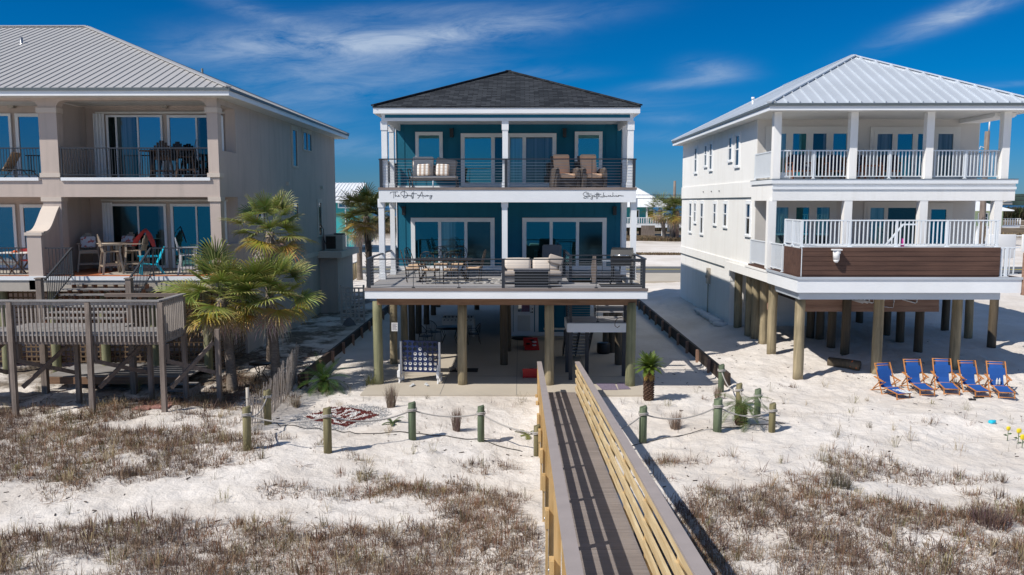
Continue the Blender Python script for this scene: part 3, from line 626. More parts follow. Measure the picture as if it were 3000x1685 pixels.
    for i in range(n): f = (i+.5)/n; z = LZ*(i+1)/(n+1); y = y0s+(y1s-y0s)*f; b.box(1.72, 2.62, y-.14, y+.14, z-.035, z)
    s1 = t.part('stair_flight', b, 'composite')
    b = MB()
    for xx in (1.69, 2.18, 2.65): b.bar((xx, y0s+.1, .12), (xx, y1s-.02, LZ-.12), .045, .26)
    t.part('stringer', b, 'black', s1)
    b = MB(); n = 7
    for i in range(n): z = LZ+(3.30-LZ)*(i+1)/(n+1); y = LY1+.05+(30.5-LY1)*(i+.5)/n; b.box(2.72, 3.75, y-.2, y+.2, z-.04, z); b.box(2.72, 3.75, y+.17, y+.19, z, z+.13)
    s2 = t.part('stair_flight', b, 'composite')
    b = MB()
    for xx in (2.69, 3.78): b.bar((xx, LY1, LZ-.1), (xx, 30.62, 3.2), .045, .24)
    t.part('stringer', b, 'dark', s2)
    cablerail(t, (LX0+.05, LY0+.06, LZ), (LX1-.05, LY0+.06, LZ), .9, (.02, .98), thin=(.5,)); cablerail(t, (LX0+.05, LY0+.1, LZ), (LX0+.05, LY1, LZ), .9, (.98,))
    s = MB(); x, z = at(1159, 955, 28.6); s.box(x-.11, x+.11, 28.36, 28.375, z-.15, z+.15); sg = t.part('notice', s, 'white_pl')
    s = MB()
    for k in range(5): s.box(x-.08, x+.08-.04*(k % 2), 28.354, 28.358, z+.10-.045*k, z+.112-.045*k)
    t.part('notice_line', s, 'purple', sg)
    return t
def script_sign(t, fas, Y):
    # monoline script traced as strokes: (x, y) in sign pixels
    def strokes(name, pts_list, ox, oy, sc):
        b = MB()
        for pts in pts_list:
            P = []
            k = len(pts)
            for i in range(k-1):
                p0 = pts[max(i-1, 0)]; p1 = pts[i]; p2 = pts[i+1]; p3 = pts[min(i+2, k-1)]
                for s_ in range(4):
                    u = s_/4; P.append(tuple(.5*((2*p1[q])+(-p0[q]+p2[q])*u+(2*p0[q]-5*p1[q]+4*p2[q]-p3[q])*u*u+(-p0[q]+3*p1[q]-3*p2[q]+p3[q])*u**3) for q in (0, 1)))
            P.append(pts[-1]); w = []
            for x, y in P: X, Z = at(ox+x/sc, oy+y/sc, Y); w.append((X, Y, Z))
            b.tube(w, .007, 5)
        t.part(name, b, 'black', fas)
    strokes('lettering', [
        [(332, 325), (330, 290), (360, 262), (430, 250), (500, 245), (655, 245)], [(487, 240), (482, 380), (475, 515)],
        [(550, 250), (545, 350), (545, 440), (565, 410), (600, 400), (610, 430), (640, 440), (680, 410), (700, 385), (675, 385), (665, 420), (700, 442), (750, 410)],
        [(925, 195), (920, 320), (905, 460)], [(870, 400), (810, 385), (775, 330), (785, 265), (850, 235), (940, 240), (1020, 290), (1055, 370), (1035, 440), (960, 490), (895, 490), (870, 455), (920, 415), (1000, 400), (1060, 395), (1090, 420), (1105, 385), (1140, 400), (1150, 425), (1180, 390), (1190, 425), (1225, 405)],
        [(1225, 410), (1250, 330), (1265, 260)], [(1240, 300), (1235, 420), (1240, 510), (1262, 535), (1275, 490), (1262, 430), (1235, 420)], [(1310, 245), (1305, 400), (1300, 515)], [(1225, 318), (1330, 322), (1450, 322)],
        [(1490, 520), (1560, 430), (1620, 320), (1660, 245), (1680, 330), (1715, 510)], [(1600, 400), (1530, 400), (1465, 385), (1480, 375), (1560, 400), (1700, 412), (1740, 390), (1760, 435), (1800, 400), (1815, 435), (1850, 400), (1900, 385), (1870, 400), (1870, 430), (1920, 415), (1940, 395), (1960, 425), (2010, 400), (2050, 390), (2070, 400), (2060, 480), (2030, 545), (1990, 535), (1995, 490), (2050, 430), (2105, 405)]], 1120, 545, 14.31)
    strokes('lettering', [
        [(440, 380), (480, 345), (475, 295), (420, 282), (350, 310), (295, 370), (310, 430), (390, 470), (465, 510), (450, 560), (370, 590), (318, 560), (345, 520), (440, 480), (500, 470)],
        [(538, 300), (525, 440), (520, 600)], [(440, 378), (560, 375), (695, 378)], [(530, 480), (570, 450), (600, 455), (560, 490), (600, 490), (620, 455), (640, 490), (690, 460), (740, 440), (745, 500), (735, 580), (700, 632), (655, 610), (680, 550), (745, 490), (800, 450), (840, 460), (800, 490), (850, 510), (880, 480), (920, 470)],
        [(935, 310), (925, 450), (922, 610)], [(985, 310), (978, 450), (970, 610)], [(845, 395), (950, 390), (1145, 393)], [(1035, 330), (1025, 440), (1025, 515), (1045, 470), (1085, 470), (1095, 505), (1140, 515), (1180, 480), (1200, 465), (1175, 490), (1200, 525), (1240, 505)],
        [(1262, 315), (1250, 420), (1255, 510), (1300, 500), (1310, 460), (1275, 455), (1340, 490), (1385, 460), (1370, 490), (1410, 505), (1460, 470), (1520, 445), (1490, 485), (1530, 490), (1560, 460), (1600, 440), (1580, 480), (1620, 500), (1680, 480)],
        [(1700, 305), (1695, 400), (1695, 495), (1720, 460), (1760, 465), (1770, 490), (1830, 460), (1870, 440), (1840, 470), (1860, 495), (1920, 485), (1950, 445), (1985, 450), (1960, 490), (1930, 480), (2000, 450), (2030, 440), (2035, 475), (2060, 445), (2090, 450), (2100, 480), (2130, 450), (2160, 480), (2205, 460)]], 1690, 545, 16.1)
BH = blue_house()
b = MB()
pts = [(-5.3, 25.15), (4.3, 25.1), (4.3, 50), (-5.3, 50)]
b.box(-5.0, 4.15, 25.12, 50, -.15, .0); cs = struct('patio_slab', b, 'concrete', 'pale concrete slab under the blue house')
b = MB()
for xx in (-2.5, -.1, 2.35): b.box(xx-.006, xx+.006, 25.13, 36, -.02, .0035)
b.box(-5, 4.15, 27.9, 27.912, -.02, .0037); struct('pavement_joint', b, 'asphalt', 'thin saw cut joints in the concrete slab')
# ================================================================ BEIGE HOUSE (left)
def beige_house():
    t = Thing('stucco_house', 'large beige stucco duplex with a pale grey ribbed metal hip roof and arched balconies', 'house', (-18, 36, 0), local=False)
    XR = -10.22; XL = -28; FY = 28.0; YW = 30.3; YB = 45.6; PZ = 3.54; BZ = 6.82
    b = MB(); b.box(XL, XR, YW, YB, .15, 9.5); main = t.part('wall', b, 'stucco')
    # slab band between storeys + upper beam with arched corners + columns
    b = MB(); b.box(XL, XR, FY, YW-.003, 6.17, 6.72); t.part('balcony_band', b, 'stucco')
    b = MB()
    for x0, x1 in ((-28, -16.38), (-15.62, -10.52)): b.box(x0, x1, FY-.06, FY+.12, 6.722, 6.83)
    t.part('balcony_sill', b, 'white')
    b = MB(); b.box(XL, XR-.02, FY+.121, YW-.004, 6.724, 6.8); t.part('balcony_floor', b, 'tile_lt')
    cols = [(-16.3, -15.68), (-10.58, XR)]
    b = MB()
    for (a, c) in cols:
        for z0, z1 in ((6.721, 9.02), (3.55, 6.168)): b = MB(); b.box(a, c, FY, FY+.36, z0, z1); t.part('column', b, 'stucco')
    b = MB()
    b.box(XR-.36, XR, FY+.36, YW-.003, 6.721, 7.75)            # side parapet
    b.box(XR-.36, XR, FY+1.75, YW-.003, 7.75, 9.3); t.part('side_wall', b, 'stucco'); b = MB(); b.box(XR-.36, XR, FY+1.75, YW-.003, 3.2, 6.168); b.box(XR-.36, XR, FY+.36, FY+1.75, 3.2, 4.5)
    t.part('side_wall', b, 'stucco')
    for (a, c) in cols:
        for o_, z0, z1 in ((.05, 9.0, 9.17), (.04, 6.84, 6.98), (.05, 6.02, 6.169), (.04, 3.55, 3.68)): tr = MB(); tr.box(a-o_, c+.03, FY-.04, FY+.4, z0, z1); t.part('column_trim', tr, 'stucco_lt')
    # beam over the upper openings with rounded corners
    b = MB(); b.box(XL, XR, FY, FY+.36, 9.42, 9.56)
    def haunch(xc, s):
        P = [(0, 9.42), (0, 9.172)]+[(.30*(1-math.cos(q)), 9.172+.248*math.sin(q)) for q in [PI/2*k/6 for k in range(1, 7)]]
        b.prism([(xc+s*a if s > 0 else xc-a, z) for a, z in P], lambda x, z, y: (x, y, z), FY+.004, FY+.356)
    for (a, c) in cols:
        b.box(a, c, FY+.002, FY+.358, 9.172, 9.43); haunch(a, -1)
        if c < XR-.1: haunch(c, 1)
    b.box(XR-.36, XR, FY+.36, YW-.003, 9.3, 9.56)
    t.part('arched_beam', b, 'stucco')
    b = MB(); b.box(XL, XR-.37, FY+.3, YW, 9.5, 9.54); t.part('balcony_ceiling', b, 'stucco')
    b = MB(); b.box(-16.1, -15.9, FY+.36, YW, 3.55, 6.17); b.box(-16.1, -15.9, FY+.36, YW, 6.82, 9.4); t.part('party_wall', b, 'stucco')
    # roof
    hip_roof(t, -36, -9.55, 27.3, 46.2, 9.74, .412, 'metal_roof', rib=.30, ribh=.022, ribw=.035)
    eaves(t, -36, -9.56, 27.32, 46.18, 9.70, .22, 0, 'white', 'offwhite')
    b = MB(); b.box(-36, -9.52, 27.27, 27.30, 9.64, 9.735); b.box(-9.55, -9.52, 27.3, 46.2, 9.64, 9.735); t.part('drip_edge', b, 'drip')
    x, z = at(63, 128, 33.6)
    v = MB(); v.cyl((x, 33.6, z-.9), (x, 33.6, z+.25), .06); v.cyl((x, 33.6, z-.15), (x, 33.6, z-.45), .1, .16); t.part('vent_pipe', v, 'steel')
    vx, vz = at(592, 201, 41.6); v = MB(); v.cyl((vx, 41.6, vz-1.2), (vx, 41.6, vz), .055); t.part('vent_pipe', v, 'drip')
    # doors
    def fw(px0, px1, pyt, zb, Y=YW, **k):
        x0, zt = at(px0, pyt, Y); x1, _ = at(px1, pyt, Y)
        return window(t, (x0, Y-.02, zb), (1, 0, 0), (0, -1, 0), x1-x0, zt-zb, **k)
    k = dict(name='sliding_door', frame='white')
    fw(312, 476, 338, 6.83, cols=(.35, 1, 1.1), panes=['glass_s', 'glass_d', 'glass_b'], fw=.07, **k)
    fw(490, 652, 338, 6.83, cols=(1.25, 1.1), panes=['glass_b', 'glass_d'], fw=.09, **k)
    fw(-20, 33, 333, 6.83, cols=(1,), pane='glass_b', fw=.09, **k); fw(45, 126, 333, 6.83, cols=(1,), pane='glass_b', fw=.12, **k)
    fw(323, 487, 597, 3.56, cols=(1, 1), panes=['glass_s', 'glass_d'], fw=.09, **k)
    fw(500, 628, 597, 3.56, cols=(1.4, .9), panes=['glass_l', 'glass_l'], fw=.1, **k)
    fw(-20, 46, 599, 3.56, cols=(1,), pane='glass_b', fw=.1, **k); fw(60, 136, 599, 3.56, cols=(1,), pane='glass_b', fw=.12, **k)
    b = MB()
    for (a, c, z0, z1) in ((283, 311, 6.83, 9.2), (296, 322, 3.56, 5.98)):
        x0 = at(a, 400, YW)[0]; x1 = at(c, 400, YW)[0]; n = 6
        for i in range(n): b.cbox((x0+(x1-x0)*(i+.5)/n, YW-.11, (z0+z1)/2), (.07, .012, z1-z0), rz=.9*(1 if i % 2 else -1))
        b.box(x0-.02, x0+.01, YW-.17, YW-.022, z0, z1)
    t.part('storm_shutter', b, 'white')
    b = MB(); b.box(at(283, 330, YW)[0], XR-.37, YW-.12, YW-.022, 9.2, 9.27); t.part('shutter_track', b, 'offwhite'); b = MB(); b.box(at(300, 590, YW)[0], XR-.37, YW-.12, YW-.022, 6.02, 6.09); t.part('shutter_track', b, 'offwhite')
    b = MB()
    for q in range(3): b.cbox((XR-.30, FY+1.05+q*.12, 8.35 if 1 else 0), (.012, .1, 1.35), rz=.3*(1 if q % 2 else -1))
    for q in range(3): b.cbox((XR-.30, FY+1.05+q*.12, 5.3), (.012, .1, 1.5), rz=.3*(1 if q % 2 else -1))
    t.part('storm_shutter', b, 'white')
    for px, py in ((482, 306), (34, 306)):
        x, z = at(px, py, YW-.1); q = MB(); q.box(x-.1, x+.1, YW-.2, YW-.02, z-.13, z+.13); t.part('wall_lamp', q, 'tile_lt')
    # railings on the balcony
    picket(t, (-15.6, FY+.03, 6.84), (-10.62, FY+.03, 6.84), 1.0, .1, 'dark', .016, (.0, .333, .667), .045)
    picket(t, (-19.5, FY+.03, 6.84), (-16.36, FY+.03, 6.84), 1.0, .1, 'dark', .016, (.2,), .045)
    # patio
    b = MB(); b.box(XL, XR, 26.93, YW-.004, 3.42, 3.54); t.part('patio_floor', b, 'terra')
    b = MB(); b.box(-14.3, -11.0, 27.55, 30.1, 3.5, 3.545); b.box(-22, -16.6, 27.4, 30.1, 3.5, 3.545); t.part('tile_inset', b, 'tile_lt')
    b = MB(); b.box(XL, XR, 26.86, 26.925, 3.42, 3.55); t.part('patio_edge', b, 'white')
    b = MB(); b.box(XL, XR, 26.90, 26.94, 3.05, 3.418); b.box(XR-.03, XR, 26.941, 30, 3.05, 3.418)
    t.part('patio_fascia', b, MT['tile_lt'])
    for x in (-19.2, -17.5, -15.8, -14.1, -12.4, -10.6):
        piling(t, x, 27.4, 3.4, .14, 'piling_gn')
    b = MB(); lattice(b, XL+8, XR-.1, 27.6, .5, 3.05, 'x'); t.part('lattice_skirt', b, 'lattice')
    b = MB(); lattice(b, 27.6, 30.2, XR-.06, .3, 3.2, 'y'); t.part('lattice_skirt', b, 'lattice')
    # scroll wall
    P = [(26.9, 3.1), (26.9, 4.93)]+[(27.0+1.4*k/10, 4.93+.95*(k/10-math.sin(2*PI*k/10)/(2*PI))) for k in range(11)]+[(28.45, 3.1)]
    b = MB(); b.prism(P, lambda y, z, x: (x, y, z), -16.28, -15.80); sw = t.part('scroll_wall', b, 'stucco')
    b = MB(); b.box(-16.33, -15.75, 26.86, 27.06, 4.90, 5.0)
    top = [(27.0+1.4*k/12, 4.935+.95*(k/12-math.sin(2*PI*k/12)/(2*PI))) for k in range(13)]
    P2 = [(y, z+.003) for y, z in top]+[(y, z+.10) for y, z in reversed(top)]
    b.prism(P2, lambda y, z, x: (x, y, z), -16.33, -15.75); t.part('scroll_cap', b, 'stucco_lt', sw)
    # patio railings
    picket(t, (-20, 27.0, 3.55), (-16.4, 27.0, 3.55), .95, .11, 'dark', .018, (.4,), .045)
    picket(t, (-15.74, 27.0, 3.55), (-14.82, 27.0, 3.55), .95, .11, 'dark', .018, (.95,), .045)
    picket(t, (-12.2, 27.0, 3.55), (-10.3, 27.0, 3.55), .95, .11, 'dark', .018, (.02, .98), .045)
    # side wall windows (wall faces +x): u = +y, n = +x
    def sw_(px0, px1, pyt, pyb, **k):
        def sx(px, py):
            r = ray(px, py); tt = XR/r[0]; return r[1]*tt, CAMH+r[2]*tt
        y0, zt = sx(px0, pyt); y1, _ = sx(px1, pyt); _, zb = sx(px0, pyb)
        return window(t, (XR, y0, zb), (0, 1, 0), (1, 0, 0), y1-y0, zt-zb, trim=.12, trimmat=None, frame='stucco_lt', **k)
    sw_(853, 868, 375, 490, fw=.08, pane='glass_b'); sw_(886, 910, 384, 440, fw=.05, cols=(1, 1), pane='glass_b')
    sw_(930, 940, 590, 695, fw=.08, pane='glass_b'); sw_(750, 775, 592, 672, fw=.07, pane='glass_b'); sw_(857, 872, 592, 650, fw=.08, pane='glass_b')
    b = MB(); b.box(XR-.0, XR+.035, YW, YB, 3.3, 3.5); t.part('wall_band', b, 'stucco_lt')
    for px, py in ((840, 538), (940, 550)):
        r = ray(px, py); tt = XR/r[0]; q = MB(); q.box(XR, XR+.12, r[1]*tt-.08, r[1]*tt+.08, CAMH+r[2]*tt-.08, CAMH+r[2]*tt+.08); t.part('vent_hood', q, 'stucco_lt')
    b = MB(); b.box(XR-.01, XR+.9, 41.7, YB-.1, .25, 3.15); t.part('side_closet', b, 'stucco')
    b = MB(); b.box(XR, XR+1.2, 41.3, YB+.2, 3.18, 3.5); t.part('equipment_shelf', b, 'stucco_lt')
    return t
def lattice(b, a0, a1, fixed, z0, z1, axis, sp=.17, w=.05):
    s = a0
    while s < a1:
        if axis == 'x': b.box(s-w/2, s+w/2, fixed-.008, fixed, z0, z1)
        else: b.box(fixed-.008, fixed, s-w/2, s+w/2, z0, z1)
        s += sp
    z = z0+.05
    while z < z1:
        if axis == 'x': b.box(a0, a1, fixed-.017, fixed-.009, z-w/2, z+w/2)
        else: b.box(fixed+.001, fixed+.009, a0, a1, z-w/2, z+w/2)
        z += sp
beige_house()
# air conditioner on the shelf
ac = Thing('air_conditioner', 'boxy outdoor air conditioner on the concrete shelf of the beige house', 'air conditioner', (-9.6, 42.6, 3.5))
b = MB(); b.box(-.45, .45, -.4, .4, .03, .82); b.box(-.5, -.3, -.45, .45, 0, .05); b.box(.3, .5, -.45, .45, 0, .05); ac.part('casing', b, 'tile_lt')
b = MB(); b.box(-.40, .10, -.415, -.402, .1, .74)
for i in range(9): b.box(-.40, .10, -.43, -.416, .12+.07*i, .145+.07*i)
ac.part('grille', b, 'bronze')
b = MB(); b.cyl((.2, 0, .82), (.2, 0, .88), .3, .28, 16); ac.part('fan_guard', b, 'black')
b = MB(); b.tube([(-10.2, 41.9, 4.9), (-10.05, 41.9, 4.6), (-10.1, 42.0, 4.1), (-9.95, 42.3, 3.7)], .02); single('conduit', b, 'black', 'black cable running down to the air conditioner', 'cable')
# ================================================================ weathered deck with stairs (left)
def old_deck():
    t = Thing('wooden_deck', 'weathered grey raised wooden deck with railing and stairs before the beige house', 'deck', (-13, 23.5, 0), local=False)
    X0, X1, Y0, Y1, Z = -20, -10.12, 22.75, 24.15, 2.28
    b = MB(); x = X0
    while x < X1: b.box(x, min(x+.135, X1+.03), Y0-.06, Y1, Z-.035, Z+random.uniform(-.003, .003)); x += .142
    t.part('deck_board', b, 'grey_y')
    b = MB(); b.box(-15.2, -11.9, Y1+.003, 24.95, Z-.06, Z-.002); b.box(-15.2, -11.9, 24.9, 24.95, Z-.28, Z-.061); t.part('stair_landing', b, 'grey_x')
    b = MB(); b.box(X0, X1, Y0-.03, Y0+.02, Z-.28, Z-.04); b.box(X0, X1-.03, Y1-.08, Y1-.02, Z-.28, Z-.04); t.part('rim_beam', b, 'greybrown_x')
    b = MB(); b.box(X1-.05, X1, Y0+.03, Y1+.2, Z-.28, Z-.04); t.part('side_beam', b, 'grey_y')
    for x in (-18.5, -16.3, -14.3, -12.1, -10.05):
        b = MB(); g = gz(x, 22.6); b.bar((x-.02, Y0-.1, g-.3), (x, Y0-.1, Z+.93), .13, .13); p = t.part('post', b, 'grey_z')
        b = MB(); b.box(x-.075, x+.1, Y0-.015, Y0+.12, Z-.75, Z-.28)
        t.part('bracket', b, 'grey_z', p)
        b = MB(); b.bar((x+.06, Y0-.02, Z-.75), (x+.95, Y1-.05, .9), .05, .12); t.part('brace', b, 'greybrown_x')
        b = MB(); b.bar((x+.15, Y0+.02, .75), (x+.9, Y1-.1, Z-.45), .05, .12); t.part('brace', b, 'greybrown_x')
        b = MB(); b.bar((x+1.02, Y1-.05, gz(x+1, Y1)-.2), (x+1.02, Y1-.05, Z-.05), .13, .13); t.part('post', b, 'grey_z')
    b = MB(); b.bar((X1, Y1+.15, gz(X1, Y1)-.2), (X1, Y1+.15, Z+.9), .13, .13); t.part('post', b, 'grey_z')
    # railing: cap + balusters
    zc = Z+.95
    b = MB(); b.box(X0, X1+.06, Y0-.17, Y0+.0, zc, zc+.04); rl = t.part('cap_rail', b, 'grey_x')
    b = MB(); b.box(X1-.08, X1+.08, Y0+.003, Y1+.25, zc-.002, zc+.038); t.part('cap_rail', b, 'grey_y')
    b = MB(); b.box(-12.4, X1-.083, Y1+.02, Y1+.2, zc-.05, zc+.05); t.part('cap_rail', b, 'greybrown_x')
    b = MB(); x = X0
    b.box(X0, X1, Y0-.12, Y0-.08, zc-.1, zc-.003)
    while x < X1-.05: b.box(x, x+.037, Y0-.075, Y0-.038, Z-.2, zc-.005); x += .118
    y = Y0+.1
    while y < Y1+.2: b.box(X1+.012, X1+.05, y, y+.037, Z-.2, zc-.005); y += .125
    b.box(X1-.03, X1+.01, Y0, Y1+.2, zc-.1, zc-.003)
    t.part('baluster', b, 'slat')
    # stairs up to patio
    n = 7; ya, yb = 24.95, 26.85; za, zb = Z, 3.5
    b = MB()
    for i in range(n):
        f = (i+.5)/n; z = za+(zb-za)*(i+1)/(n+1); y = ya+(yb-ya)*f; xr = -12.25 if i >= 2 else -11.9; xl = -14.9-.0*i
        b.box(-14.75-.02*i, -12.3, y-.16, y+.12, z-.04, z)
    st = t.part('stair_tread', b, 'grey_x')
    for k in range(8):
        x = -14.7+k*.345; b = MB()
        for i in range(n): f = (i+.5)/n; z = za+(zb-za)*(i+1)/(n+1); y = ya+(yb-ya)*f; b.box(x-.022, x+.022, y-.08, y+.13, z-.185, z-.042)
        t.part('stair_stringer', b, 'riser')
    for x in (-14.95, -12.15):
        b = MB(); b.box(x-.085, x+.085, 25.15, 25.32, gz(x, 25.2)-.2, 3.62); b.box(x-.11, x+.11, 25.125, 25.345, 3.62, 3.66); t.part('newel_post', b, 'grey_z')
    for x in (-14.85, -12.22):
        b = MB(); p0 = Vector((x, 25.36, Z+.35+.95)); p1 = Vector((x, 26.98, 3.55+.93)); b.bar(p0, p1, .055, .045); q0 = p0-Vector((0, 0, .86)); q1 = p1-Vector((0, 0, .86)); b.bar(q0, q1, .03, .03)
        for i in range(1, 16): b.bar(q0.lerp(q1, i/16), p0.lerp(p1, i/16), .018, .018)
        t.part('stair_railing', b, 'dark')
    # lower platform, small steps
    b = MB(); y = 25.6
    while y < 28: b.box(-15.2, -10.6, y, y+.138, .42, .46); y += .143
    t.part('platform', b, 'grey_x')
    b = MB(); b.box(-15.2, -10.6, 25.55, 25.595, .22, .44); t.part('platform_edge', b, 'beam')
    b = MB()
    for i in range(3): b.box(-10.9, -10.1, 24.35+.32*i, 24.62+.32*i, .06+.13*i, .1+.13*i)
    for xx in (-10.93, -10.1): b.box(xx, xx+.03, 24.3, 25.3, -.05, .3)
    t.part('low_step', b, 'grey_x')
    return t
old_deck()
b = MB(); b.box(-12.5, -12.15, 24.35, 24.6, 2.29, 2.5)
b2 = Thing('cooler', 'small white cooler box on the weathered deck', 'cooler', (-10.6, 24.2, 2.285)); b = MB(); b.soft((0, 0, .13), (.42, .3, .26), .04); b2.part('body', b, 'white_pl'); b = MB(); b.soft((0, 0, .28), (.45, .33, .07), .03); b2.part('lid', b, 'sandbag')
for k, (px, py, rz) in enumerate(((450, 1188, .05), (420, 1203, -.03), (475, 1203, .04), (486, 1188, .1))):
    x, y = G(px, py); b = MB(); b.box(-.24, .24, -.19, .19, -.02, .03)
    single('paver', b, 'paver', ['pink square paver nearest the small steps', 'pink square paver at the left of the front row', 'pink square paver at the right end of the front row', 'pink square paver half hidden behind the deck post'][k], 'paver', (x, y, gz(x, y)+.02), rz, 'pink pavers at the foot of the deck steps', local=True)
x, y = G(385, 1190); b = MB(); b.bar((0, 0, .03), (1.15, .55, .05), .14, .05); single('driftwood_board', b, 'grey_x', 'loose weathered board lying on the sand under the deck', 'board', (x-.4, y-.2, gz(x, y)), 0, local=True)
# ================================================================ WHITE HOUSE (right)
def y_first(py): return py > 1050
def white_house():
    t = Thing('stucco_house', 'white stucco two storey house with wide white balconies and a silver ribbed hip roof', 'house', (14, 38, 0), local=False)
    XL = 9.12; XR = 17.62; YW = 32.015; YB = 46.455; FY = 29.45; UZ = 6.827; DZ = 3.625; EZ = 9.382
    b = MB(); b.box(XL, XR, YW, YB, 3.15, 9.325); t.part('wall', b, 'white_wall')
    b = MB(); b.box(XL+.01, 12.54, 35.53, YB-.01, .0, 3.145); b.box(XL+.01, 12.54, 35.511, 35.529, 2.6, 3.145); t.part('ground_room', b, 'white_wall')
    b = MB(); b.box(XL-.02, XL+.008, 35.53, YB, .2, .6); t.part('footing', b, 'concrete')
    b = MB(); b.box(XL-.035, XL, YW, YB, 6.19, 6.807); b.box(XL-.03, XL, YW, YB, 3.15, 3.53); t.part('belt_course', b, 'white_wall')
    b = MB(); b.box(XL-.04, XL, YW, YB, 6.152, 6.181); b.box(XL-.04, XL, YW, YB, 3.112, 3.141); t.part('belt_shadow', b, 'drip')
    hip_roof(t, 8.55, 17.955, 28.69, 46.645, EZ, .505, 'metal_roof2', rib=.42, ribh=.04, ribmat='metal_roof2')
    eaves(t, 8.569, 17.936, 28.709, 46.626, EZ-.03, .22, 0, 'white', 'offwhite')
    b = MB(); b.box(8.521, 17.983, 28.662, 28.69, EZ-.1, EZ-.01); b.box(8.521, 8.55, 28.69, 46.645, EZ-.1, EZ-.01); t.part('drip_edge', b, 'drip')
    vx, vz = at(2206, 285, 36.48); v = MB(); v.cyl((vx, 36.48, vz-.5), (vx, 36.48, vz-.1), .045); v.cyl((vx, 36.48, vz-.1), (vx, 36.48, vz), .07); t.part('vent_pipe', v, 'white')
    # balcony slab (upper), mouldings
    XA, XB = 8.949, 17.499
    b = MB(); b.box(XA, XB, FY-.14, YW-.04, 6.684, UZ-.02); t.part('balcony_slab', b, 'white_wall')
    b = MB(); b.box(XA-.05, XB+.05, FY-.2, FY-.143, 6.646, UZ-.03); b.box(XA-.02, XB+.02, FY-.18, FY-.143, 6.446, 6.532); b.box(XA-.05, XA-.002, FY-.143, YW-.04, 6.646, UZ-.03); t.part('moulding', b, 'white')
    b = MB(); b.box(XA-.06, XB+.06, FY-.22, FY-.1, UZ-.028, UZ-.012); b.box(XA-.06, XA, FY-.1, YW-.05, UZ-.028, UZ-.012); t.part('drip_flashing', b, 'drip')
    b = MB(); b.box(XA, XB, FY-.14, FY+.14, 6.047, 6.679); b.box(XA, XA+.28, FY+.14, YW-.04, 6.047, 6.679); b.box(XB-.28, XB, FY+.14, YW-.04, 6.047, 6.679); t.part('beam', b, 'white_wall')
    b = MB(); b.box(XA+.28, XB-.28, FY+.14, YW-.03, 6.646, 6.675); t.part('porch_ceiling', b, 'offwhite')
    cx = [at(p, 430, FY)[0] for p in (2274, 2497, 2719, 2942)]
    for i, x in enumerate(cx):
        b = MB(); b.box(x-.13, x+.13, FY-.13, FY+.13, UZ-.01, 9.154); t.part('column', b, 'white_wall')
        b = MB(); x2 = x-.1 if i < 3 else x-.15; b.box(x2-.14, x2+.14, FY-.13, FY+.13, DZ, 6.047); t.part('column', b, 'white_wall')
    b = MB(); b.box(16.815, 17.575, FY+.3, YW, 8.992, 9.135); b.box(16.815, 17.575, FY+.2, FY+.3, 9.021, 9.135); t.part('corner_soffit', b, 'white_wall')
    # upper railing sections
    for i in range(3): picket(t, (cx[i]+.14, FY, UZ), (cx[i+1]-.14, FY, UZ), 1.0, .125, 'alum', .028, (.5,), .06)
    picket(t, (cx[0], FY+.14, UZ), (cx[0], YW, UZ), 1.0, .125, 'alum', .028, (.97,), .06); picket(t, (cx[3], FY+.14, UZ), (cx[3], YW, UZ), 1.0, .125, 'alum', .028, (.97,), .06)
    b = MB(); b.box(XL+.02, XR-.02, YW-.012, YW-.001, UZ+.01, 9.2); t.part('porch_shade_wall', b, 'porch_shade_wall'); b = MB(); b.box(XL+.02, XR-.02, YW-.012, YW-.001, DZ, 6.64); t.part('porch_shade_wall', b, 'porch_shade_wall')  # thin sheets over the facade that carry the painted porch shade
    # doors on facade
    def fw(px0, px1, pyt, zb, **k):
        x0, zt = at(px0, pyt, YW); x1, _ = at(px1, pyt, YW)
        return window(t, (x0, YW-.02, zb), (1, 0, 0), (0, -1, 0), x1-x0, zt-zb, name='sliding_door', frame='offwhite', **k)
    fw(2254, 2490, 382, UZ+.02, cols=(1, 1, 1, 1), panes=['glass_c', 'glass_t', 'glass_d', 'glass_t'], mull=.26, fw=.13, trim=.14)
    fw(2560, 2802, 383, UZ+.02, cols=(1, 1, 1, 1), panes=['glass_d', 'glass_t', 'glass_c', 'glass_d'], mull=.2, fw=.13, trim=.14)
    fw(2262, 2440, 598, DZ+.02, cols=(1, 1, 1), panes=['glass_c', 'glass_t', 'glass_c'], mull=.3, fw=.13, trim=.12)
    fw(2540, 2692, 600, DZ+.02, cols=(1, 2), panes=['glass_c', 'glass_s'], mull=.14, fw=.12, trim=.12)
    fw(2716, 2782, 603, DZ+.02, cols=(1,), panes=['glass_t'], fw=.14, trim=.1)
    # west wall windows: u = -y, n = -x
    def sw(px0, px1, pyt, pyb):
        def sx(px, py):
            r = ray(px, py); tt = XL/r[0]; return r[1]*tt, CAMH+r[2]*tt
        y0, zt = sx(px0, pyt); y1, _ = sx(px1, pyt); _, zb = sx(px1, pyb)
        window(t, (XL, y0, zb), (0, -1, 0), (-1, 0, 0), y0-y1, sx(px1, pyt)[1]-zb, fw=.05, cols=(1,), sash=True, pane='glass_b', trim=.09, sill=True, frame='white', proud=.045)
    for q in ((2037, 2044, 432, 505), (2066, 2073, 424, 486), (2081, 2089, 418, 497), (2137, 2147, 400, 470), (2157, 2169, 393, 486),
              (2021, 2028, 594, 680), (2035, 2041, 594, 652), (2054, 2062, 594, 686), (2092, 2100, 595, 658), (2122, 2132, 595, 665), (2188, 2201, 595, 690)): sw(*q)
    for y in (40.85, 39.14, 37.62): q = MB(); q.cyl((XL, y, 6.5), (XL-.08, y, 6.5), .03); t.part('weep_pipe', q, 'drip')
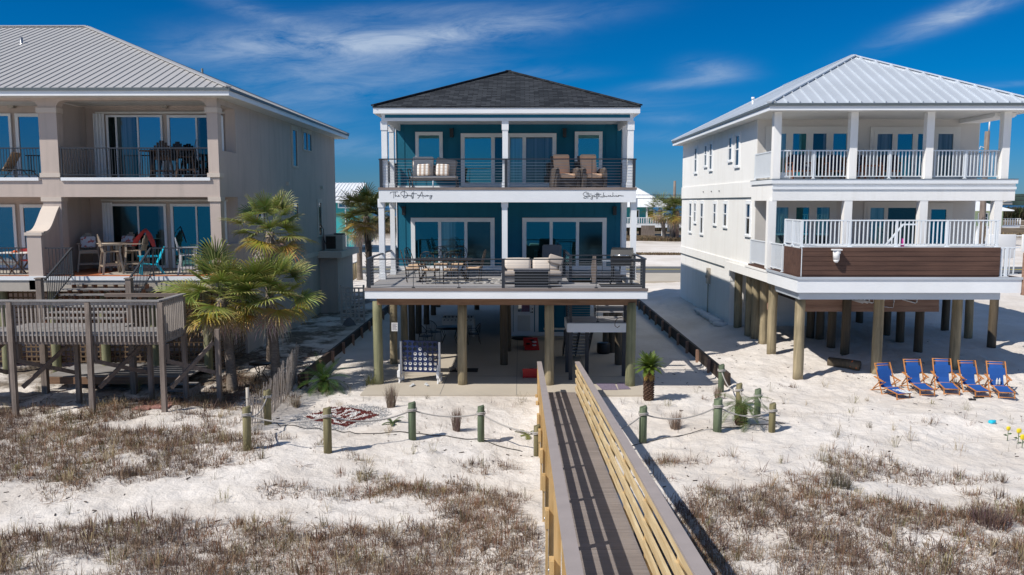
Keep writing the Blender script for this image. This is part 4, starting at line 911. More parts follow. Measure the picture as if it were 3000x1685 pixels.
    q = MB(); q.box(XL-.14, XL, 39.14, 39.425, 2.1, 3.1-.25); q.cyl((XL-.07, 39.282, 2.1), (XL-.07, 39.282, .4), .03); q.cyl((XL-.07, 39.282, 2.45), (XL-.2, 39.282, 2.45), .08); t.part('meter_box', q, 'tan_mail')
    # lower deck
    DX = 8.911; DY = 26.125
    b = MB(); b.box(DX, 15.92, DY, YW-.03, 3.492, DZ-.004); t.part('deck_slab', b, 'brownclad')
    b = MB(); b.box(DX-.06, 15.95, DY-.06, DY, 3.122, 3.549); b.box(DX-.06, DX, DY, 29.26, 3.122, 3.549); t.part('deck_fascia', b, 'white')
    b = MB(); b.box(DX-.1, 15.99, DY-.10, DY-.063, 3.549, 3.625); b.box(DX-.1, DX-.063, DY-.063, 29.355, 3.549, 3.625); t.part('deck_flashing', b, 'metal_roof2')
    b = MB(); b.box(DX+.05, 15.40, DY+.12, DY+.2, 2.884, 3.12); b.box(DX+.08, DX+.16, DY+.2, 28.69, 2.884, 3.12); b.box(DX+.1, 15.40, 28.785, 28.88, 2.913, 3.12); t.part('steel_beam', b, 'metal_roof2')
    b = MB(); b.box(DX-.03, DX, 29.26, 35.53, 3.122, 3.464); b.box(DX-.05, DX+.02, 29.26, 32.3, 3.473, 3.549); t.part('side_fascia', b, 'white_wall')
    # brown clad pool surround with railing on top
    BX0, BX1 = 8.968, 15.28; BT = 4.527; BY1 = 27.883
    b = MB(); b.box(BX0, BX1, DY+.03, DY+.08, 3.635, BT); b.box(BX0, BX0+.05, DY+.081, BY1, 3.635, BT); b.box(BX1-.05, BX1, DY+.081, BY1, 3.635, BT)
    for k in range(6):
        z = 3.682+k*.15; b.box(BX0+.01, BX1-.01, DY+.018, DY+.0299, z, z+.135)
    t.part('pool_surround', b, 'brownclad')
    b = MB(); b.box(BX0-.005, BX0+.02, DY+.01, DY+.017, 3.625, BT); b.box(BX0, BX1, DY+.02, BY1, BT-.0, BT+.05); t.part('pool_coping', b, 'alum')
    picket(t, (BX0+.02, DY+.1, BT+.05), (BX1-.05, DY+.1, BT+.05), .86, .13, 'alum', .03, (0, .243, .48, .737, .99), .065)
    picket(t, (BX0+.02, DY+.14, BT+.05), (BX0+.02, BY1, BT+.05), .86, .13, 'alum', .03, (.5, .99), .065)
    picket(t, (DX+.05, BY1+.05, DZ), (DX+.05, 29.308, DZ), .95, .12, 'alum', .028, (.03,), .06); picket(t, (DX+.05, 29.592, DZ), (DX+.05, 31.92, DZ), .95, .12, 'alum', .028, (.97,), .06)
    picket(t, (BX1+.05, DY+.1, DZ), (15.9, DY+.1, DZ), .95, .12, 'alum', .03, (.02, .3), .08)
    # inner stair rail to the pool
    p0 = Vector((12.35, 28.12, 4.338)); p1 = Vector((13.062, 28.12, 5.24)); b = MB(); b.bar(p0, p1, .05, .05); b.bar(p1, p1+Vector((.5, 0, 0)), .05, .05)
    for k in range(8): q = p0.lerp(p1, k/8); b.bar(q, (q.x, q.y, q.z-.75), .025, .025)
    t.part('stair_railing', b, 'alum')
    # pump on the cladding
    x, z = at(2447, 745, DY); b = MB(); b.box(x-.14, x+.14, DY-.22, DY+.0, z+.13, z+.17); b.cyl((x, DY-.1, z-.17), (x, DY-.1, z+.13), .1, .11, 14); b.cyl((x, DY-.1, z-.26), (x, DY-.1, z-.17), .05, .1, 12); b.cyl((x-.1, DY-.1, z+.06), (x+.12, DY-.1, z+.06), .05)
    t.part('pool_skimmer', b, 'white_pl')
    # pilings
    for px, py in ((2341, 1116), (2571, 1105), (2800, 1094), (2262, 1064), (2237, 1036), (2213, 1024), (2195, 1016), (2162, 992)):
        x, y = G(px, py, .1 if y_first(py) else .15); y += .15; piling(t, x, y, 3.1 if y > 27.5 else 2.9, .165, 'piling')
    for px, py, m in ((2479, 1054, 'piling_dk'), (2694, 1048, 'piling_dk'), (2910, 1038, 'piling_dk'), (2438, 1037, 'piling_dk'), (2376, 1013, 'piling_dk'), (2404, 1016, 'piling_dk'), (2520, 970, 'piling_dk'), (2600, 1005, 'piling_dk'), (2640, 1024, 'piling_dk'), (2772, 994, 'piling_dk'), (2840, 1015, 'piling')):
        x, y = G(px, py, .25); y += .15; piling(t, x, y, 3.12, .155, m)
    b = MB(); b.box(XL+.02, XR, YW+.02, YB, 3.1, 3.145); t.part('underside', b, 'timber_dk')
    # cedar joist platform under the deck
    b = MB(); b.box(10.15, 15.35, 29.9, 29.98, 2.0, 2.2); b.box(10.15, 15.35, 29.92, 30.0, 2.2, 2.45); b.box(9.25, 9.5, 30.4, 30.5, 2.0, 2.25); pj = t.part('joist_band', b, 'cedar')
    b = MB(); b.box(10.2, 15.3, 30.0, 33.5, 2.36, 2.44); t.part('hanging_platform', b, 'timber_dk')
    for z, a in ((2.52, 12.3), (2.52, 14.2)):
        for k in range(3 if a < 13 else 1):
            b = MB(); x = a+.3+k*.17; b.tube([(x, 29.86, 2.7), (x, 29.85, 2.36), (x-.06, 29.85, 2.33), (x-.5, 29.9, 2.45)], .025, 8); t.part('drain_pipe', b, 'white_pl')
    b = MB(); b.tube([(13.35, 29.8, 2.7), (13.3, 29.8, 2.45), (13.25, 29.8, 2.2), (13.62, 29.8, 2.16), (13.65, 29.8, 2.4), (13.6, 29.8, 2.7)], .018, 7); t.part('hose', b, 'steel')
    # outside stair going down on the right and newel at the frame edge
    b = MB(); b.box(15.97, 16.12, DY-.15, DY, 3.05, 4.4); b.box(16.13, 16.9, DY-.15, DY-.1, 3.1, 3.4); b.bar((16.14, DY-.12, 4.3), (17.2, DY-.12, 3.3), .06, .14); t.part('stair_newel', b, 'cedar_y')
    return t
white_house()
# ================================================================ BOARDWALK
def boardwalk():
    t = Thing('boardwalk', 'sloping boardwalk with taupe decking and new yellow pine railings leading to the blue house', 'boardwalk', (1.1, 14, 0), local=False)
    ye, ys_ = 25.25, 2.5; sl_ = .0966; zw = lambda y: .06+(ye-y)*sl_
    xl = lambda y: .43+.0072*y; xr = lambda y: 1.50+.0120*y
    b = MB(); y = ye
    while y > ys_:
        y2 = y-.138; b.add([(xl(y)+.06, y, zw(y)), (xr(y)-.06, y, zw(y)), (xr(y2)-.06, y2, zw(y2)), (xl(y2)+.06, y2, zw(y2)), (xl(y)+.06, y, zw(y)-.03), (xr(y)-.06, y, zw(y)-.03), (xr(y2)-.06, y2, zw(y2)-.03), (xl(y2)+.06, y2, zw(y2)-.03)],
                             [(0, 1, 2, 3), (4, 7, 6, 5), (0, 4, 5, 1), (1, 5, 6, 2), (2, 6, 7, 3), (3, 7, 4, 0)]); y -= .143
    t.part('walkway', b, 'walkdeck')
    for f in (xl, xr):
        b = MB(); o = .08 if f is xl else -.08; b.bar((f(ye)+o, ye-.02, zw(ye)-.13), (f(ys_)+o, ys_, zw(ys_)-.13), .04, .19); t.part('joist', b, 'pine_y')
    for f, s in ((xl, 1), (xr, -1)):
        # boards on the walkway side, posts outside
        r = MB(); r.bar((f(ye+.1), ye+.1, zw(ye+.1)+.955), (f(ys_), ys_, zw(ys_)+.955), .145, .035); cap = t.part('cap_rail', r, 'capdeck')
        for h, w in ((.14, .12), (.39, .125), (.65, .125), (.88, .10)):
            r = MB(); o = s*.045; r.bar((f(ye)+o, ye, zw(ye)+h), (f(ys_)+o, ys_, zw(ys_)+h), .036, w); t.part('rail_board', r, 'pine_y')
        y = 25.1
        while y > 3:
            x = f(y)-s*.02; g = gz(x, y)-.25; b = MB(); b.box(x-.045, x+.045, y-.045, y+.045, g, zw(y)+.93)
            p = t.part('post', b, 'pine_z')
            b = MB(); xx = x-s*.075; b.box(xx-.02, xx+.02, y-.11, y+.02, g, zw(y)-.05); b.box(xx-.03, xx+.03, y-.13, y+.04, zw(y)-.34, zw(y)-.051); t.part('support_block', b, 'pine_z', p)
            if y < 14:
                b = MB(); b.cyl((xx-s*.02, y-.05, zw(y)-.2), (xx-s*.045, y-.05, zw(y)-.2), .022, n=8); t.part('bolt', b, 'steel', p)
            y -= 2.27 if y < 24 else 1.4
    return t
boardwalk()
# ================================================================ rope fences
def rope_fence(name_label, posts, order, mats):
    c = posts[0]; t = Thing('rope_fence', name_label, 'rope fence', (c[0], c[1], 0), local=False); tops = []
    for (x, y, h, r), m in zip(posts, mats):
        g = gz(x, y); b = MB(); b.tube([(x, y, g-.3), (x, y, g+h*.5), (x+.005, y, g+h-.01), (x, y, g+h)], [r, r*.99, r*.985, r*.9], 14); p = t.part('post', b, m)
        zr = g+h-.19; w = MB(); k = 18
        for q in (0, .035): w.tube([(x+(r+.012)*math.cos(a*2*PI/k), y+(r+.012)*math.sin(a*2*PI/k), zr+q+.01*math.sin(a)) for a in range(k+1)], .017, 6)
        w.soft((x+r, y-.04, zr+.02), (.07, .07, .07), .03); t.part('rope_knot', w, 'rope', p); tops.append(Vector((x, y, zr+.02)))
    for i, j, sag in order:
        a, b_ = (tops[i] if isinstance(i, int) else Vector(i)), (tops[j] if isinstance(j, int) else Vector(j)); d = (b_-a).normalized()
        pts = []
        for k in range(19): f = k/18; p = a.lerp(b_, f); p.z -= sag*4*f*(1-f)+.02; pts.append(p)
        m = MB(); m.tube(pts, .019, 7); t.part('rope', m, 'rope')
    return t
def gp(px, py, h, r): x, y = G(px, py); return (x, y, h, r)
rope_fence('rope fence with five thick wooden posts left of the boardwalk', [gp(785, 1240, .95, .10), gp(726, 1332, 1.07, .098), gp(961, 1338, 1.08, .098), gp(1208, 1294, .93, .098), gp(1409, 1290, .90, .09), gp(1573, 1323, .76, .085)],
           [(0, 1, .22), (1, 2, .17), (2, 3, .2), (3, 4, .12), (4, 5, .10)], ['post_ol', 'post_ol', 'post_ol', 'post_gn', 'post_gn', 'post_ol'])
rope_fence('rope fence with green posts around a small sago palm right of the boardwalk', [gp(1883, 1286, .92, .10), gp(2101, 1271, .86, .112), gp(2112, 1144, .88, .095), gp(2164, 1190, .66, .09), gp(2218, 1225, .76, .09), gp(2261, 1266, .76, .088)],
           [((1.95, 19.6, .35), 0, .12), (0, 1, .22), (1, 5, .20), (2, 3, .25), (3, 4, .28), (4, 5, .08), (3, 4, .12)], ['post_gn', 'post_gn', 'post_gn', 'post_ol', 'post_gn', 'post_ol'])
# cords lying on the sand
def cord(pts, r, mat, label, name='cord'):
    P = []
    for px, py in pts: x, y = G(px, py); P.append(Vector((x, y, gz(x, y)+r)))
    Q = []
    for i in range(len(P)-1):
        for k in range(6):
            p = P[i].lerp(P[i+1], k/6); Q.append((p.x, p.y, gz(p.x, p.y)+r*1.3))
    Q.append(tuple(P[-1])); b = MB(); b.tube(Q, r, 5); single(name, b, mat, label, 'cord')
cord([(800, 1228), (822, 1246), (870, 1249), (920, 1254), (955, 1262), (1010, 1270), (1100, 1280), (1205, 1283), (1400, 1284), (1440, 1292), (1530, 1309)], .012, 'rope_dk', 'dark cord lying on the sand along the left rope fence')
cord([(1640, 1315), (1880, 1290), (2090, 1263), (2180, 1257), (2300, 1240), (2215, 1232), (2150, 1222)], .01, 'rope_dk', 'thin dark cord on the sand in front of the right rope fence')
# ================================================================ retaining walls
def ret_wall(label, x, y0, y1, side):
    t = Thing('retaining_wall', label, 'retaining wall', (x, (y0+y1)/2, 0), local=False)
    for k in range(3):
        b = MB(); y = y0
        while y < y1: L = min(2.4, y1-y); b.box(x-.05, x+.05, y, y+L-.012, -.15+.2*k, .045+.2*k); y += 2.4
        t.part('timber_course', b, 'timber_dk')
    y = y0+.5
    while y < y1: b = MB(); b.box(x-side*.05, x-side*.15, y, y+.1, -.3, .44); t.part('stake', b, 'cedar_y'); y += 1.9
    return t
ret_wall('dark timber retaining wall between the blue house and the white house', 6.82, 26.3, 51, 1)
ret_wall('dark timber retaining wall between the blue house and the beige house', -7.12, 25.9, 51, -1)
# leaning slat sand fence
def sand_fence():
    t = Thing('slat_fence', 'leaning bleached slat sand fence beside the sago palm', 'fence', (-6.9, 23.5, 0), local=False); b = MB(); w = MB(); wp = []
    P = [G(722, 1262), G(765, 1235), G(800, 1205), G(840, 1165), G(868, 1125)]; n = 0; tops = []
    for i in range(len(P)-1):
        a, c = Vector(P[i]), Vector(P[i+1]); L = (c-a).length; k = int(L/.075)
        for j in range(k):
            p = a.lerp(c, j/k); g = gz(p.x, p.y); h = .95+.35*sm(21, 25, p.y)+random.uniform(-.09, .07); ln = .10+random.uniform(-.05, .07)
            b.bar((p.x, p.y, g-.05), (p.x+ln, p.y-.05, g+h), .034, .01, up=(1, 0, 0)); tops.append((p.x+ln*.8, p.y-.04, g+h*.8)); wp.append((p.x+ln*.25, p.y-.01, g+h*.25))
    s = t.part('slat', b, 'slat'); s['kind'] = 'stuff'
    w.tube(tops, .006, 4); w.tube(wp, .006, 4); t.part('wire', w, 'rope_dk')
    x, y = G(728, 1240); b = MB(); g = gz(x, y); b.cyl((x, y, g-.2), (x, y, g+1.0), .045, n=10); b.cyl((x, y, g+.7), (x, y, g+.73), .05, n=10); t.part('pipe_post', b, 'tile_lt')
sand_fence()
b = MB(); X0, X1 = at(1000, 800, 38)[0], at(1062, 800, 38)[0]; t_ = Thing('lattice_fence', 'grey lattice screen standing between the beige house and the palm', 'fence', ((X0+X1)/2, 38, .3), local=False)
lattice(b, X0, X1, 38, .35, 2.0, 'x', .2, .07); t_.part('lattice', b, 'lattice_g'); b = MB(); b.box(X1, X1+.08, 37.96, 38.04, .2, 2.15); t_.part('post', b, 'lattice_g'); b = MB(); b.box(X0-.08, X0, 37.96, 38.04, .2, 2.15); t_.part('post', b, 'lattice_g')
# ================================================================ colour-attribute meshes (leaves, grass)
def attr_mesh(name, V, Fq, Ft, C, mat, off=(0, 0, 0)):
    """V: (n,3); Fq quads (k,4); Ft tris (m,3); C per-vertex colour (n,3)"""
    V = np.asarray(V, np.float32)-np.asarray(off, np.float32); me = bpy.data.meshes.new(name)
    me.vertices.add(len(V)); me.vertices.foreach_set('co', V.ravel())
    Fq = np.asarray(Fq, int).reshape(-1, 4); Ft = np.asarray(Ft, int).reshape(-1, 3)
    li = np.concatenate([Fq.ravel(), Ft.ravel()]); me.loops.add(len(li)); me.loops.foreach_set('vertex_index', li)
    st = np.concatenate([np.arange(len(Fq))*4, len(Fq)*4+np.arange(len(Ft))*3]); me.polygons.add(len(st)); me.polygons.foreach_set('loop_start', st)
    me.update(); me.validate(); a = me.color_attributes.new('Col', 'FLOAT_COLOR', 'POINT')
    C = np.concatenate([np.asarray(C, np.float32), np.ones((len(V), 1), np.float32)], 1); a.data.foreach_set('color', C.ravel()); me.materials.append(MT[mat] if isinstance(mat, str) else mat); return me
class Blades:
    def __init__(s): s.V = []; s.Q = []; s.Tn = []; s.C = []; s.n = 0
    def strip(s, pts, ws, side, col, tipcol=None):
        """tapered ribbon through pts"""
        k = len(pts); side = Vector(side).normalized(); tipcol = tipcol or col
        for i, (p, w) in enumerate(zip(pts, ws)):
            p = Vector(p); s.V += [tuple(p-side*w/2), tuple(p+side*w/2)]; f = (i/(k-1))**1.6; c = tuple(a*(1-f)+b_*f for a, b_ in zip(col, tipcol)); s.C += [c, c]
        for i in range(k-1): a = s.n+2*i; s.Q.append((a, a+1, a+3, a+2))
        s.n += 2*k
    def obj(s, name, mat, parent, off): me = attr_mesh(name, s.V, s.Q, [], s.C, mat, off); o = bpy.data.objects.new(name, me); COL.objects.link(o); o.parent = parent; return o
def rnd(a, b_): return random.uniform(a, b_)
def fan_leaf(B, base, direction, petiole, fan, nl, col, tip, droop=.5, rr=random):
    d = Vector(direction).normalized(); up = Vector((0, 0, 1)); side = d.cross(up)
    side = side.normalized() if side.length > .05 else Vector((1, 0, 0)); nrm = side.cross(d).normalized(); base = Vector(base)
    # petiole curves down
    hub = base+d*petiole-up*petiole*.12*droop; mid = base.lerp(hub, .5)+up*petiole*.06
    B.strip([base, mid, hub], [.035, .025, .02], side, tuple(c*.9+.03 for c in col))
    rd = (d-up*.25*droop).normalized(); nr2 = side.cross(rd).normalized(); roll = rr.uniform(-.5, .5)
    s2 = side*math.cos(roll)+nr2*math.sin(roll); n2 = s2.cross(rd)
    for i in range(nl):
        a = (i/(nl-1)-.5)*2*R(118)*.88; L = fan*(1-.28*abs(a/R(118))**2)*rr.uniform(.88, 1.08)
        v = (rd*math.cos(a)+s2*math.sin(a)); v = v-n2*(.0); fold = n2*(.22*math.cos(a))
        p1 = hub+v*L*.45+fold*L*.12; p2 = hub+v*L*.8-up*L*.07*droop+fold*L*.06; p3 = hub+v*L*.98-up*L*(.20*droop+.05)*rr.uniform(.6, 1.5)
        perp = (v.cross(n2)).normalized(); w = fan*.058; tw = (perp+n2*rr.uniform(-.5, .5)).normalized()
        c = tuple(q*rr.uniform(.75, 1.2) for q in col); tc_ = tuple(q*rr.uniform(.8, 1.2) for q in tip)
        B.strip([hub+v*.02, p1, p2, p3], [w*.35, w, w*.62, w*.08], tw, c, tc_)
def sabal(label, x, y, height, crown=1.35, lean=(0, 0), seed=1, dead=14, nleaf=26, trunkr=.14, boots=False, tmat='trunk', cat='palm tree', shade=1.0, fan=.62, nl=22, vert=(-.62, 1.35), group='sabal palms'):
    rr = random.Random(seed); g = gz(x, y); t = Thing('palm_tree', label, cat, (x, y, g), group=group); b = MB(); k = 14; pts = []; rs = []
    for i in range(k):
        f = i/(k-1); pts.append((lean[0]*f*f, lean[1]*f*f, -.2+(height+.2)*f)); rs.append(trunkr*(1.25-.35*min(1, f*4) if f < .25 else .92)*rr.uniform(.96, 1.04))
    b.tube(pts, rs, 14)
    for i in range(int(height/.075)):
        f = i/(height/.075); z = height*f; r_ = trunkr*(1.0 if f < .2 else .95)
        b.tube([(lean[0]*f*f+(r_+.004)*math.cos(a*PI/5), lean[1]*f*f+(r_+.004)*math.sin(a*PI/5), z+.01*math.sin(a*2+i)) for a in range(11)], .008, 4, False)
    t.part('trunk', b, tmat)
    if boots:
        B = Blades()
        for i in range(70):
            f = .12+.85*i/70; a = i*2.4; z = height*f; v = Vector((math.cos(a), math.sin(a), 0)); p = Vector((lean[0]*f*f, lean[1]*f*f, z))+v*trunkr
            B.strip([p, p+v*.06+Vector((0, 0, .12)), p+v*.16+Vector((0, 0, .2))], [.09, .07, .05], v.cross(Vector((0, 0, 1))), (.10, .08, .06), (.05, .04, .03))
        B.obj('boot', 'leaf', t.o, (0, 0, 0))
    top = Vector((lean[0], lean[1], height)); B = Blades(); D = Blades()
    for i in range(nleaf):
        a = i*2.399+rr.uniform(-.3, .3); f = i/nleaf; elv = vert[1]-(vert[1]-vert[0])*(f**.85)+rr.uniform(-.12, .12)
        d = (math.cos(a)*math.cos(elv), math.sin(a)*math.cos(elv), math.sin(elv)); droop = .12+max(0, -elv)*.8+.1*f
        q = rr.random(); old = f > .72
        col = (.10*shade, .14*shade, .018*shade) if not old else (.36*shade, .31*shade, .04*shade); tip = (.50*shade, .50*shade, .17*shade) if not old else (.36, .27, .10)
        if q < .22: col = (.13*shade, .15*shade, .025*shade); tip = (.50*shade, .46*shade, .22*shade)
        if f > .88: col = (.38, .26, .045); tip = (.35, .25, .14)
        fan_leaf(B, top+Vector((0, 0, rr.uniform(-.12, .08))), d, crown*rr.uniform(.42, .82), fan*crown/1.3*rr.uniform(.75, 1.0), nl, col, tip, droop, rr)
    B.obj('crown', 'leaf', t.o, (0, 0, 0))
    for i in range(dead):
        a = i*2.399+rr.uniform(-.4, .4); elv = rr.uniform(-1.35, -.55)
        d = (math.cos(a)*math.cos(elv), math.sin(a)*math.cos(elv), math.sin(elv)); k_ = rr.uniform(.8, 1.2)
        fan_leaf(D, top+Vector((0, 0, -.1)), d, crown*rr.uniform(.25, .5), fan*crown/1.3*rr.uniform(.5, .75), max(10, nl-8), (.42*k_, .33*k_, .24*k_), (.66*k_, .58*k_, .50*k_), 1.3, rr)
    if dead: D.obj('dead_frond', 'leaf', t.o, (0, 0, 0))
    return t
sabal('tall sabal palm behind the other two, beside the beige house', -8.65, 28.0, 4.75, 1.3, (.1, 0), 3, 16, 28, .15, fan=.85, nl=24)
sabal('left sabal palm with hanging yellow fronds beside the weathered deck', -9.18, 25.6, 2.95, 1.5, (-.28, 0), 5, 15, 34, .16, fan=.84, nl=24)
sabal('right sabal palm of the group, nearest the slat fence', -7.95, 26.2, 2.9, 1.45, (-.1, -.1), 9, 13, 34, .16, fan=.84, nl=24)
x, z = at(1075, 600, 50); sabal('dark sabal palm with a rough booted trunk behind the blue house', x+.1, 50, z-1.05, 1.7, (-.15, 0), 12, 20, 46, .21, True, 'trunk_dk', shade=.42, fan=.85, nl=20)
x, z = at(1052, 680, 58); sabal('sabal palm with a smooth tan trunk beyond the lattice screen', x, 58, z-.2, 1.6, (0, 0), 15, 16, 30, .2, False, 'trunk', shade=.8, fan=.8, nl=16)
for k, (px, py, h, s) in enumerate(((1948, 618, 4.9, 21), (1968, 630, 4.2, 22), (1985, 620, 5.2, 23))):
    x, z = at(px, py, 118); sabal(['palm with a dark crown nearest the teal house', 'palm in the middle of the three by the teal house', 'palm with an orange trunk furthest from the teal house'][k], x, 118, z-.3, 2.3, (-.8 if k < 1 else (.3 if k == 1 else 0), 0), s, 14, 30, .3, False, 'trunk' if k < 2 else 'cedar', shade=.75, nl=12, fan=.95)
def sago(label, x, y, h, nf, L, seed, r=.15, dead=0, name='sago_palm', up=.9, droop=1.0, low=.15, green=(.06, .13, .025)):
    rr = random.Random(seed); g = gz(x, y); t = Thing(name, label, 'sago palm', (x, y, g)); b = MB()
    if h > .05:
        b.tube([(0, 0, -.1), (0, 0, h*.5), (.02, 0, h)], [r*1.05, r, r*.9], 12)
        for i in range(int(h*160)):
            a = i*2.4; z = h*i/(h*160); b.cbox(((r+.005)*math.cos(a), (r+.005)*math.sin(a), z), (.05, .05, .03), ry=-.5, rz=a)
        t.part('trunk', b, 'sago_trunk')
    def frond(B, d, Lf, col, tip, droop):
        d = Vector(d).normalized(); k = 9; p = Vector((0, 0, h)); pts = [p.copy()]; v = d.copy()
        for i in range(k): v = (v-Vector((0, 0, droop*.16))).normalized(); p = p+v*Lf/k; pts.append(p.copy())
        side = d.cross(Vector((0, 0, 1))); side = side.normalized() if side.length > .05 else Vector((1, 0, 0))
        B.strip(pts[::3]+[pts[-1]], [.02, .016, .012, .006, .004][:len(pts[::3])+1], side, (.16, .17, .05))
        m = 40
        for i in range(2, m):
            f = i/m*k; a = int(f); q = pts[a].lerp(pts[min(a+1, k)], f-a); tang = (pts[min(a+1, k)]-pts[a]).normalized() if a < k else v
            ll = Lf*.21*math.sin(PI*min(1, (i/m)*.85+.16))
            for s in (-1, 1):
                e = (side*s+tang*.55+Vector((0, 0, .22))).normalized(); c = tuple(u*rr.uniform(.75, 1.25) for u in col)
                B.strip([q, q+e*ll*.6, q+e*ll-Vector((0, 0, ll*.12))], [.012, .010, .002], tang, c, tip)
    B = Blades()
    for i in range(nf):
        a = i*2.399; f = i/nf; elv = up-(up+low)*f+rr.uniform(-.1, .1); d = (math.cos(a)*math.cos(elv), math.sin(a)*math.cos(elv), math.sin(elv)); frond(B, d, L*rr.uniform(.85, 1.1), green, (.14, .19, .05), droop)
    B.obj('crown', 'leaf', t.o, (0, 0, 0))
    if dead:
        D = Blades()
        for i in range(dead): a = i*1.1+2.6; frond(D, (math.cos(a)*.5, math.sin(a)*.5-.1, -.55), L*.8, (.45, .28, .07), (.40, .22, .08), .8)
        D.obj('dead_frond', 'leaf', t.o, (0, 0, 0))
    return t
def sg(px, py, *a, **k): x, y = G(px, py); return lambda lab, h, nf, L, seed, **kk: sago(lab, x, y, h, nf, L, seed, **kk)
sg(948, 1142)('bright green sago palm beside the slat fence', .32, 34, 1.0, 3, green=(.06, .15, .03), up=1.3, droop=.75)
sg(1900, 1172)('tall sago palm with a thick trunk and hanging orange fronds by the house corner', .98, 64, .56, 4, r=.14, dead=12, green=(.11, .17, .02), up=1.35, droop=.55, low=0)
sg(2170, 1250)('small sago palm with a shaggy trunk inside the right rope fence', .52, 16, .95, 5, r=.14, green=(.07, .11, .03), up=.75, droop=.9)
sg(1150, 1252)('tiny stiff sago palm beside the pebble bed', .0, 10, .40, 6, green=(.07, .10, .05), up=1.0)
sg(1543, 1268)('thin palm seedling beside the boardwalk posts', .0, 5, .45, 7, green=(.16, .17, .05), up=.9)
# ================================================================ dry grass
def clump_arrays(cx, cy, nbl, L, w, spread, lean, cols, rng, curl=0.0):
    """vectorised blades: returns V, Q, C"""
    n = len(cx); tot = int(nbl.sum()); idx = np.repeat(np.arange(n), nbl)
    a = rng.uniform(0, 2*PI, tot); r_ = rng.uniform(0, 1, tot)**.5*np.repeat(spread, nbl)
    bx = cx[idx]+r_*np.cos(a); by = cy[idx]+r_*np.sin(a); bz = ground_z(bx, by)-.01
    L_ = L[idx]*rng.uniform(.5, 1.15, tot); th = np.abs(rng.normal(0, 1, tot))*lean[idx]; th = np.minimum(th, 1.5); az_ = a+rng.normal(0, .7, tot)
    dx = np.cos(az_)*np.sin(th); dy = np.sin(az_)*np.sin(th); dz = np.cos(th)
    m = np.stack([bx+dx*L_*.5, by+dy*L_*.5, bz+dz*L_*.55], -1); tp = np.stack([bx+dx*L_*1.05, by+dy*L_*1.05, bz+dz*L_*.85], -1)
    if curl:
        q = curl*rng.uniform(.2, 1.2, tot); tp[:, 2] -= L_*q*.6; tp[:, :2] += np.stack([np.cos(az_), np.sin(az_)], -1)*(L_*q*.25)[:, None]; m[:, 2] += L_*q*.12
    tp[:, 2] = np.maximum(tp[:, 2], bz+.01)
    sa = az_+PI/2+rng.normal(0, .5, tot); s = np.stack([np.cos(sa), np.sin(sa), np.zeros(tot)], -1); W_ = (w[idx]*rng.uniform(.6, 1.3, tot))[:, None]
    b0 = np.stack([bx, by, bz], -1); V = np.stack([b0-s*W_/2, b0+s*W_/2, m-s*W_*.4, m+s*W_*.4, tp-s*W_*.08, tp+s*W_*.08], 1).reshape(-1, 3)
    o = np.arange(tot)*6; Q = np.concatenate([np.stack([o, o+1, o+3, o+2], -1), np.stack([o+2, o+3, o+5, o+4], -1)])
    ci = cols[idx] if cols.ndim == 2 else cols[idx]; C = ci*rng.uniform(.7, 1.3, (tot, 1))+rng.normal(0, .008, (tot, 3)); C = np.clip(C, .01, 1)
    return V, Q, np.repeat(C, 6, 0)
PAL = np.array([(.205, .135, .095), (.135, .09, .07), (.26, .185, .125), (.235, .13, .08), (.145, .12, .06), (.085, .062, .05)])
def density(x, y):
    """cover of dead dune grass, 0..1, in world metres"""
    n = (fbm(x*.62+y*.3+3, y*.75-x*.2+1)-.5)*2.3+.5
    d = np.zeros_like(x)
    def B_(px, py, rx, ry, amp):
        gx, gy = G(px, py); return amp*np.exp(-(((x-gx)/rx)**2+((y-gy)/ry)**2))
    d += (1-sm(13.8, 16.4, y))*1.5*(1-np.exp(-((x-1.1)/1.0)**2)*.8)
    for q in ((90, 1290, 2.4, 2.1, 1.3), (400, 1300, 2.3, 1.6, 1.25), (600, 1320, 1.2, 1.3, .95), (100, 1400, 2.6, .8, .85), (480, 1390, 1.6, .6, .75), (300, 1200, 2.8, 1.5, .8), (60, 1130, 2.5, 1.5, .5), (640, 1110, 1.2, 1.0, .6), (1180, 1350, 1.5, .6, .5), (1360, 1400, 1.2, .7, .5), (1020, 1330, 1.3, .45, .35), (1150, 1440, 1.6, .6, .62), (1400, 1470, 1.0, .8, .55), (850, 1450, 1.2, .35, .65), (640, 1440, .8, .4, .6), (180, 1470, .9, .3, .5), (1050, 1400, .9, .4, .5), (880, 1380, .5, .4, .4),
              (800, 1280, .7, .6, .3), (2280, 1430, 1.5, 1.1, .66), (2560, 1380, 1.5, .9, .58), (2190, 1340, .9, .4, .45), (2450, 1330, 1.0, .35, .3), (2800, 1500, 2.2, .9, .7), (1940, 1350, .7, .4, .45), (2600, 1520, 3.5, .9, .85), (2150, 1500, 1.3, .9, .8), (2850, 1400, 1.4, .5, .4),
              (660, 1190, 1.2, 1.6, .95), (720, 1130, 1.0, 1.6, .8), (880, 1165, .8, .9, .7), (560, 1180, 1.5, .8, .6), (1010, 1100, .9, 1.4, .35), (20, 1220, 2.5, 1.4, .7), (1500, 1350, .6, .6, .3)): d += B_(*q)
    d *= 1-.93*np.exp(-(((x-G(250, 1480)[0])/2.6)**2+((y-G(250, 1480)[1])/.62)**2)); d *= 1-.9*np.exp(-(((x-G(800, 1390)[0])/1.5)**2+((y-G(800, 1390)[1])/.6)**2))
    return np.clip(np.minimum(d, 1.5)*1.3-(1-n)*1.15, 0, 1)*sm(.38, .75, n+d*.28)
